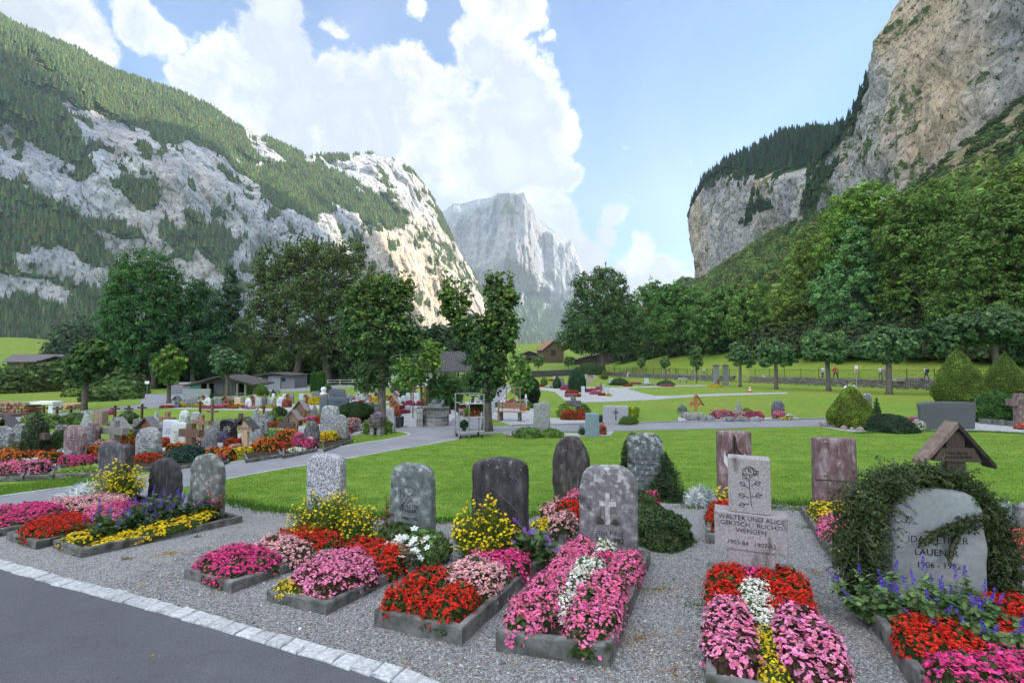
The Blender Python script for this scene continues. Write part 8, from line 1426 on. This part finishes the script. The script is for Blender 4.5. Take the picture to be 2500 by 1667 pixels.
def pot(lab,x,y,z,r,kind,h,sd,terra=(.42,.15,.07)):
    o=b+Rm@Vector((x,y,z)); t=thing('potted_plant',lab,'potted plant',o,group='potted plants on the metal trolley'); q=MB(); q.lathe([(r*.6,0),(r*.85,r*1.2),(r*.9,r*1.2)],12,0,terra); q.build('pot',M['paint'],t)
    if kind in BC: fo,bl=flower_mesh(kind,blobfoot(r*2.4,r*2.4,sd),h,False,sd,1.2); f=fo.build('foliage',[M['core'],M['leaf']],t); f.location.z=r*1.1; f=bl.build('blossoms',M['petal'],t); f.location.z=r*1.1
    else:
        V,Fc=mound([(.02,0),(.8,.15),(1,.5),(.7,.85),(.05,1)],14,sd,.15); V=V*np.array([r*1.4,r*1.4,h]); g=np.random.default_rng(sd); p,nr=surf_sample(V,Fc,500,g); nb=NB(); nb.add(V*.9,Fc,np.array(kind)*.5); LV,LF=scatter(LEAF,LFc,p,nrm=nr+g.normal(0,.6,nr.shape),scale=.07*g.uniform(.6,1.3,500)); nb.add(LV,LF,jitcol(kind,500,6,.3,.1),1); f=nb.build('foliage',[M['core'],M['leaf']],t); f.location.z=r*1.1
pot('dark red-leaved potted plant at the upper left of the trolley',-hx*.65,0,49*s,.12,(.10,.03,.03),.34,1); pot('pale pink potted plant at the lower left of the trolley shelf',-hx*.75,-.25,49*s,.10,'pale',.16,2,(.6,.6,.6)); pot('yellow green potted plant in the middle of the trolley shelf',-hx*.4,-.25,49*s,.10,(.18,.24,.05),.2,3)
pot('orange brown potted plant on the right part of the trolley shelf',hx*.2,0,49*s,.13,(.13,.10,.03),.32,4); pot('dark green potted plant at the right end of the trolley shelf',hx*.72,0,49*s,.13,(.07,.12,.03),.34,5); pot('rusty potted marigold before the dark green pot on the trolley',hx*.45,-.25,49*s,.10,'rust',.14,6); pot('small fir-like plant on the bottom shelf of the trolley',-hx*.45,0,15*s,.10,(.04,.10,.04),.24,7,(.05,.05,.05))
q=MB(); q.box(-.05,.05,-.05,.05,0,.12,0,(.03,.07,.05)); q.prism([(-.06,.12),(.06,.12),(0,.19)],-.06,.06,0,(.03,.06,.05)); q.tube([(0,0,.19),(0,0,.23)],.006,5,0,(.02,.04,.03)); o=q.build('lantern',M['paint']); o.location=b+Rm@Vector((hx*.25,0,82*s)); tag(o,'little dark green lantern on the top board of the trolley','lantern')
# benches
def bench(label,px,py,w,rz,col,leg='concrete',k=1.0):
    b=G(px,py); t=thing('park_bench',label,'bench',b,math.radians(rz)); L=w*mpp(b.y); 
    m=MB(); 
    for y in (-.40,-.26,-.12): m.box(-L/2,L/2,y,y+.115,.42,.45,0,col)
    m.build('seat',M['wood'],t); m=MB()
    for z in (.55,.70,.85)[:2] : m.box(-L/2,L/2,.06+z*.12,.085+z*.12,z,z+.125,0,col)
    m.build('backrest',M['wood'],t)
    for x in (-.32,.32): m=MB(); m.prism([(-.06,0),(.06,0),(.05,.42),(-.05,.42)],-.34,.02,0); m.tube([(0,.0,.40),(0,.16,.86)],.025,6); o=m.build('leg',M[leg],t); o.location=(L*x,0,0)
    return t
bench('brown slatted bench with concrete feet on the gravel beside the central path',1248,1026,72,-14,(.42,.22,.13)); bench('small pale grey bench on the far lawn near the gate pillars',1668,934,24,4,(.50,.48,.45),'metal')
# posts and stakes
def stakes(label,pts,ytop,ph,col=(.32,.20,.13)):
    o=G(*pts[0]); t=thing('tree_stakes',label,'tree stakes',o); tops=[]
    for p in pts: b=G(*p); s=mpp(b.y); h=(p[1]-ytop)*s; m=MB(); q=b-o; m.tube([tuple(q),tuple(q+Vector((0,0,h)))],.035*ph,7,0,col); m.build('stake',M['wood'],t); tops.append(q+Vector((0,0,h-.04)))
    m=MB(); [m.tube([tuple(a),tuple(c)],.03*ph,5,0,col) for a,c in zip(tops,tops[1:])]; m.build('crossbar',M['wood'],t)
stakes('brown stakes with a cross frame around the small tree by the fountain',[(1008,1020),(1030,1000),(1038,1001),(1045,1000)],944,1.0); stakes('three wooden stakes around the slim tree behind the slatted bench',[(1236,992),(1255,1000),(1270,1003)],945,1.0,(.36,.25,.17))
for i,(x0,x1,yb,yt,lab) in enumerate([(1517,1527,920,898,'pale stakes of the smallest far sapling'),(1560,1566,923,901,'pale stakes of the sapling at the far wall'),(1618,1631,926,901,'pale stakes of the sapling before the middle of the wall'),(1697,1709,935,901,'pale stakes of the sapling nearest the gate pillars')]): stakes(lab,[(x0,yb),(x1,yb)],yt,1.0,(.48,.42,.34))
t=thing('hose_post','wooden post with a green box beside the slatted bench','post',G(1217,1028)); s=mpp(t.location.y); m=MB(); m.box(-.05,.05,-.05,.05,0,50*s,0,(.30,.24,.17)); m.build('post',M['wood'],t); m=MB(); m.box(-.16,-.055,-.07,.07,34*s,46*s,0,(.02,.14,.07)); m.build('green_box',M['paint'],t)
t=thing('grave_light_post','slim grey stele topped with a small white figure behind the slatted bench','stele',G(1284,1002)); s=mpp(t.location.y); m=MB(); m.box(-.07,.07,-.07,.07,0,30*s,0,(.40,.44,.48)); m.build('stele',M['smooth'],t); m=MB(); m.lathe([(.05,0),(.07,.05),(.04,.12),(.05,.17),(.03,.22),(.01,.24)],10,0,(.8,.8,.78)); o=m.build('figure',M['smooth'],t); o.location=(0,0,30*s)
b=G(1831,957); t=thing('traffic_cone','red and white traffic cone on the right lawn','traffic cone',b); m=MB(); k=mpp(b.y)
for i in range(5): r0=.17-.028*i; m.lathe([(r0,.04+i*.13),(r0-.028,.04+(i+1)*.13)],14,0,(.62,.05,.04) if i%2==0 else (.8,.8,.78))
m.build('cone',M['paint'],t); m=MB(); m.box(-.22,.22,-.22,.22,0,.04,0,(.55,.05,.04)); m.build('base',M['paint'],t)
for i,(px,py,w,h,lab) in enumerate([(1864,914,.34,.55,'small white litter bin hanging on the iron railing'),(2091,897,.42,.75,'white information sign standing behind the iron railing')]):
    Yp={0:80,1:60}[i]; b=PY(px,py+10,Yp); t=thing('information_sign' if i else 'litter_bin',lab,'sign' if i else 'bin',b); m=MB(); m.box(-w/2,w/2,-.03,.03,0,h,0,(.85,.86,.88)); m.build('panel',M['paint'],t); m=MB(); m.tube([(0,.05,gz(b.x,b.y)-b.z),(0,.05,h*.5)],.04,6); m.build('post',M['metal'],t)
    if i: m=MB(); m.box(-w/2+.02,w/2-.02,-.034,-.030,.05,h*.4,0,(.45,.12,.12)); m.build('printed_panel',M['paint'],t)
p=PY(2075,908,60); p.z=gz(p.x,p.y)+.05; m=MB(); m.prism([(-.7,0),(.7,0),(.3,.42),(-.4,.25)],-.3,.3,0,(.75,.8,.84)); o=m.build('road_board',M['paint']); o.location=p; tag(o,'pale folded board lying beside the information sign','board')
for i,(px,lab) in enumerate([(2215,'low rust-coloured stone trough behind the railing, right of the pale-shirted walker'),(2275,'long grey kerb block behind the railing near the pair of clipped yews')]):
    p=PY(px,908,56); p.z=gz(p.x,p.y); m=MB(); m.prism([(-1.6,0),(1.6,0),(1.4,.42),(-1.5,.38)],-.3,.3,0,(.62,.52,.48)); o=m.build('stone_trough',M['stone']); o.location=p; tag(o,lab,'trough')
# sign in the dark trees, left
t=thing('information_sign','tiny white sign standing before the dark trees at left','sign',G(358,964)); m=MB(); m.box(-.3,.3,-.02,.02,1.5,1.9,0,(.8,.85,.88)); m.build('panel',M['paint'],t); m=MB(); m.tube([(0,.03,0),(0,.03,1.7)],.03,6); m.build('post',M['metal'],t)
# ---------- people on the road
def person(label,px,py,hpx,shirt,trousers,hair=(.05,.035,.025),face=0,pose=0,pack=None,stripes=False,sit=False):
    # stands on the road behind the wall
    d=ray(px,py); Y=np.linspace(30,200,3400); z=CZ+d[2]*Y-(H(d[0]*Y,Y)+.03); dd=wd(d[0]*Y,Y); ok=np.where((dd>1.2)&(dd<5.0))[0]; i=ok[np.argmin(np.abs(z[ok]))] if len(ok) else 600; b=Vector((d[0]*Y[i],Y[i],gz(d[0]*Y[i],Y[i])+.03)); hh=max(1.5,min(1.85,hpx*mpp(b.y))); k=hh/1.75
    st=.16*(1 if pose%2 else -1); J=[(0,0,.95),(0,0,1.15),(0,0,1.38),(0,0,1.50),(0,.0,1.60),(0,-.01,1.70)]
    E=[(0,1),(1,2),(2,3),(3,4),(4,5)]; R=[.13,.125,.14,.055,.085,.075]
    def add(pts,rs,fr):
        q=fr
        for p,r in zip(pts,rs): J.append(p); R.append(r); E.append((q,len(J)-1)); q=len(J)-1
    add([(.09,0,.88),(.10,-st,.48),(.10,-st*1.5+.03,.08),(.10,-st*1.5-.12,.04)],[.095,.065,.045,.035],0); add([(-.09,0,.88),(-.10,st*.8,.48),(-.10,st*1.5+.03,.08),(-.10,st*1.5-.12,.04)],[.095,.065,.045,.035],0)
    add([(.19,0,1.40),(.25,st*.5+.03,1.14),(.24,st-.06,.92),(.24,st-.09,.84)],[.065,.045,.034,.03],2); add([(-.19,0,1.40),(-.25,-st*.5+.03,1.14),(-.24,-st-.06,.92),(-.24,-st-.09,.84)],[.065,.045,.034,.03],2)
    if sit: J=[(x,y-(.3 if .3<z<.9 and abs(x)<.15 else 0)-(.35 if z<=.3 else 0),z-.5 if z>.6 else max(z-.15,.04)) for x,y,z in J]
    me=bpy.data.meshes.new('person'); me.from_pydata([(x*k,y*k,z*k) for x,y,z in J],E,[]); o=bpy.data.objects.new('person',me); COL.objects.link(o)
    sk=o.modifiers.new('s','SKIN'); 
    if not me.skin_vertices: me.update()
    for v,r in zip(me.skin_vertices[0].data,R): v.radius=(r*k,r*k*.85)
    me.skin_vertices[0].data[0].use_root=True; sb=o.modifiers.new('d','SUBSURF'); sb.levels=1; sb.render_levels=1
    dg=bpy.context.evaluated_depsgraph_get(); m2=bpy.data.meshes.new_from_object(o.evaluated_get(dg)); bpy.data.objects.remove(o)
    for c in (SKIN,cloth(shirt),cloth(trousers),cloth(hair)): m2.materials.append(c)
    m2.materials.append(cloth((.7,.7,.72)))
    for p in m2.polygons:
        z=p.center.z/k+(.5 if sit else 0); x=abs(p.center.x)/k; p.material_index=3 if (z>1.66 or (z>1.58 and p.center.y>.02)) else 0 if z>1.47 else (0 if (x>.2 and z<1.08 and z>.7) else (1 if z>.95 else (0 if z<.10 else 2))); 
        if p.material_index==1 and stripes and int(z*22)%2: p.material_index=4
        p.use_smooth=True
    o=bpy.data.objects.new('person',m2); COL.objects.link(o); o.location=b; o.rotation_euler=(0,0,face); tag(o,label,'person',group='people on the road behind the wall')
    if pack: m=MB(); m.prism([(-.15,.98),(.15,.98),(.16,1.38),(-.16,1.38)],.10,.26,0,pack); q=m.build('backpack',M['paint'],o)
    return o
SKIN=simple('skin',(.45,.27,.20),rough=.6,bump=0,tint=False); _cl={}
def cloth(c):
    if c not in _cl: _cl[c]=simple('cloth',c,rough=.85,bump=.1,scale=30,tint=False)
    return _cl[c]
person('person in a red jacket and dark trousers walking behind the railing',2040,925,34,(.62,.04,.03),(.03,.03,.04),face=.2,pose=1,pack=(.05,.05,.06))
person('person in a white shirt with a dark backpack half behind the second maple trunk',2009,925,30,(.62,.66,.74),(.04,.05,.09),face=.1,pose=0,pack=(.05,.06,.10))
person('person in a pale striped shirt walking left of the wide maple trunk',2151,928,34,(.60,.62,.72),(.16,.18,.22),face=2.9,pose=1,stripes=True)
person('person behind the wide maple trunk in a purplish top',2163,928,32,(.35,.18,.26),(.10,.12,.16),face=2.8,pose=0)
person('person in a white shirt with dark straps walking near the clipped yews',2262,931,36,(.70,.66,.70),(.06,.07,.11),face=3.0,pose=1,pack=(.06,.06,.07))
person('person in a black and white striped shirt at the right edge',2496,936,36,(.04,.04,.05),(.05,.06,.10),face=2.8,pose=0,stripes=True)
person('person in a pale top standing left of the gate pillars',1719,914,16,(.62,.64,.72),(.10,.12,.18),face=.2,pose=0)
person('person in a dark blue top right beside the left gate pillar',1741,914,18,(.06,.08,.16),(.03,.03,.05),face=1.2,pose=1)
person('person with bare arms in a light shirt far along the road',1691,914,17,(.40,.32,.30),(.08,.08,.10),face=.1,pose=1)
person('person in a rust red shirt far along the road',1633,914,15,(.40,.14,.10),(.22,.18,.16),face=.2,pose=0)
person('second person in reddish clothes close beside the rust red one',1627,914,14,(.42,.20,.16),(.30,.22,.18),face=2.9,pose=1)
person('person with a dark backpack leaning at the railing far along the road',1651,914,15,(.20,.10,.10),(.10,.07,.07),face=.5,pose=1,pack=(.04,.04,.05))
person('farthest small person on the road near the big linden',1500,906,13,(.30,.16,.14),(.06,.06,.08),face=.2,pose=0)
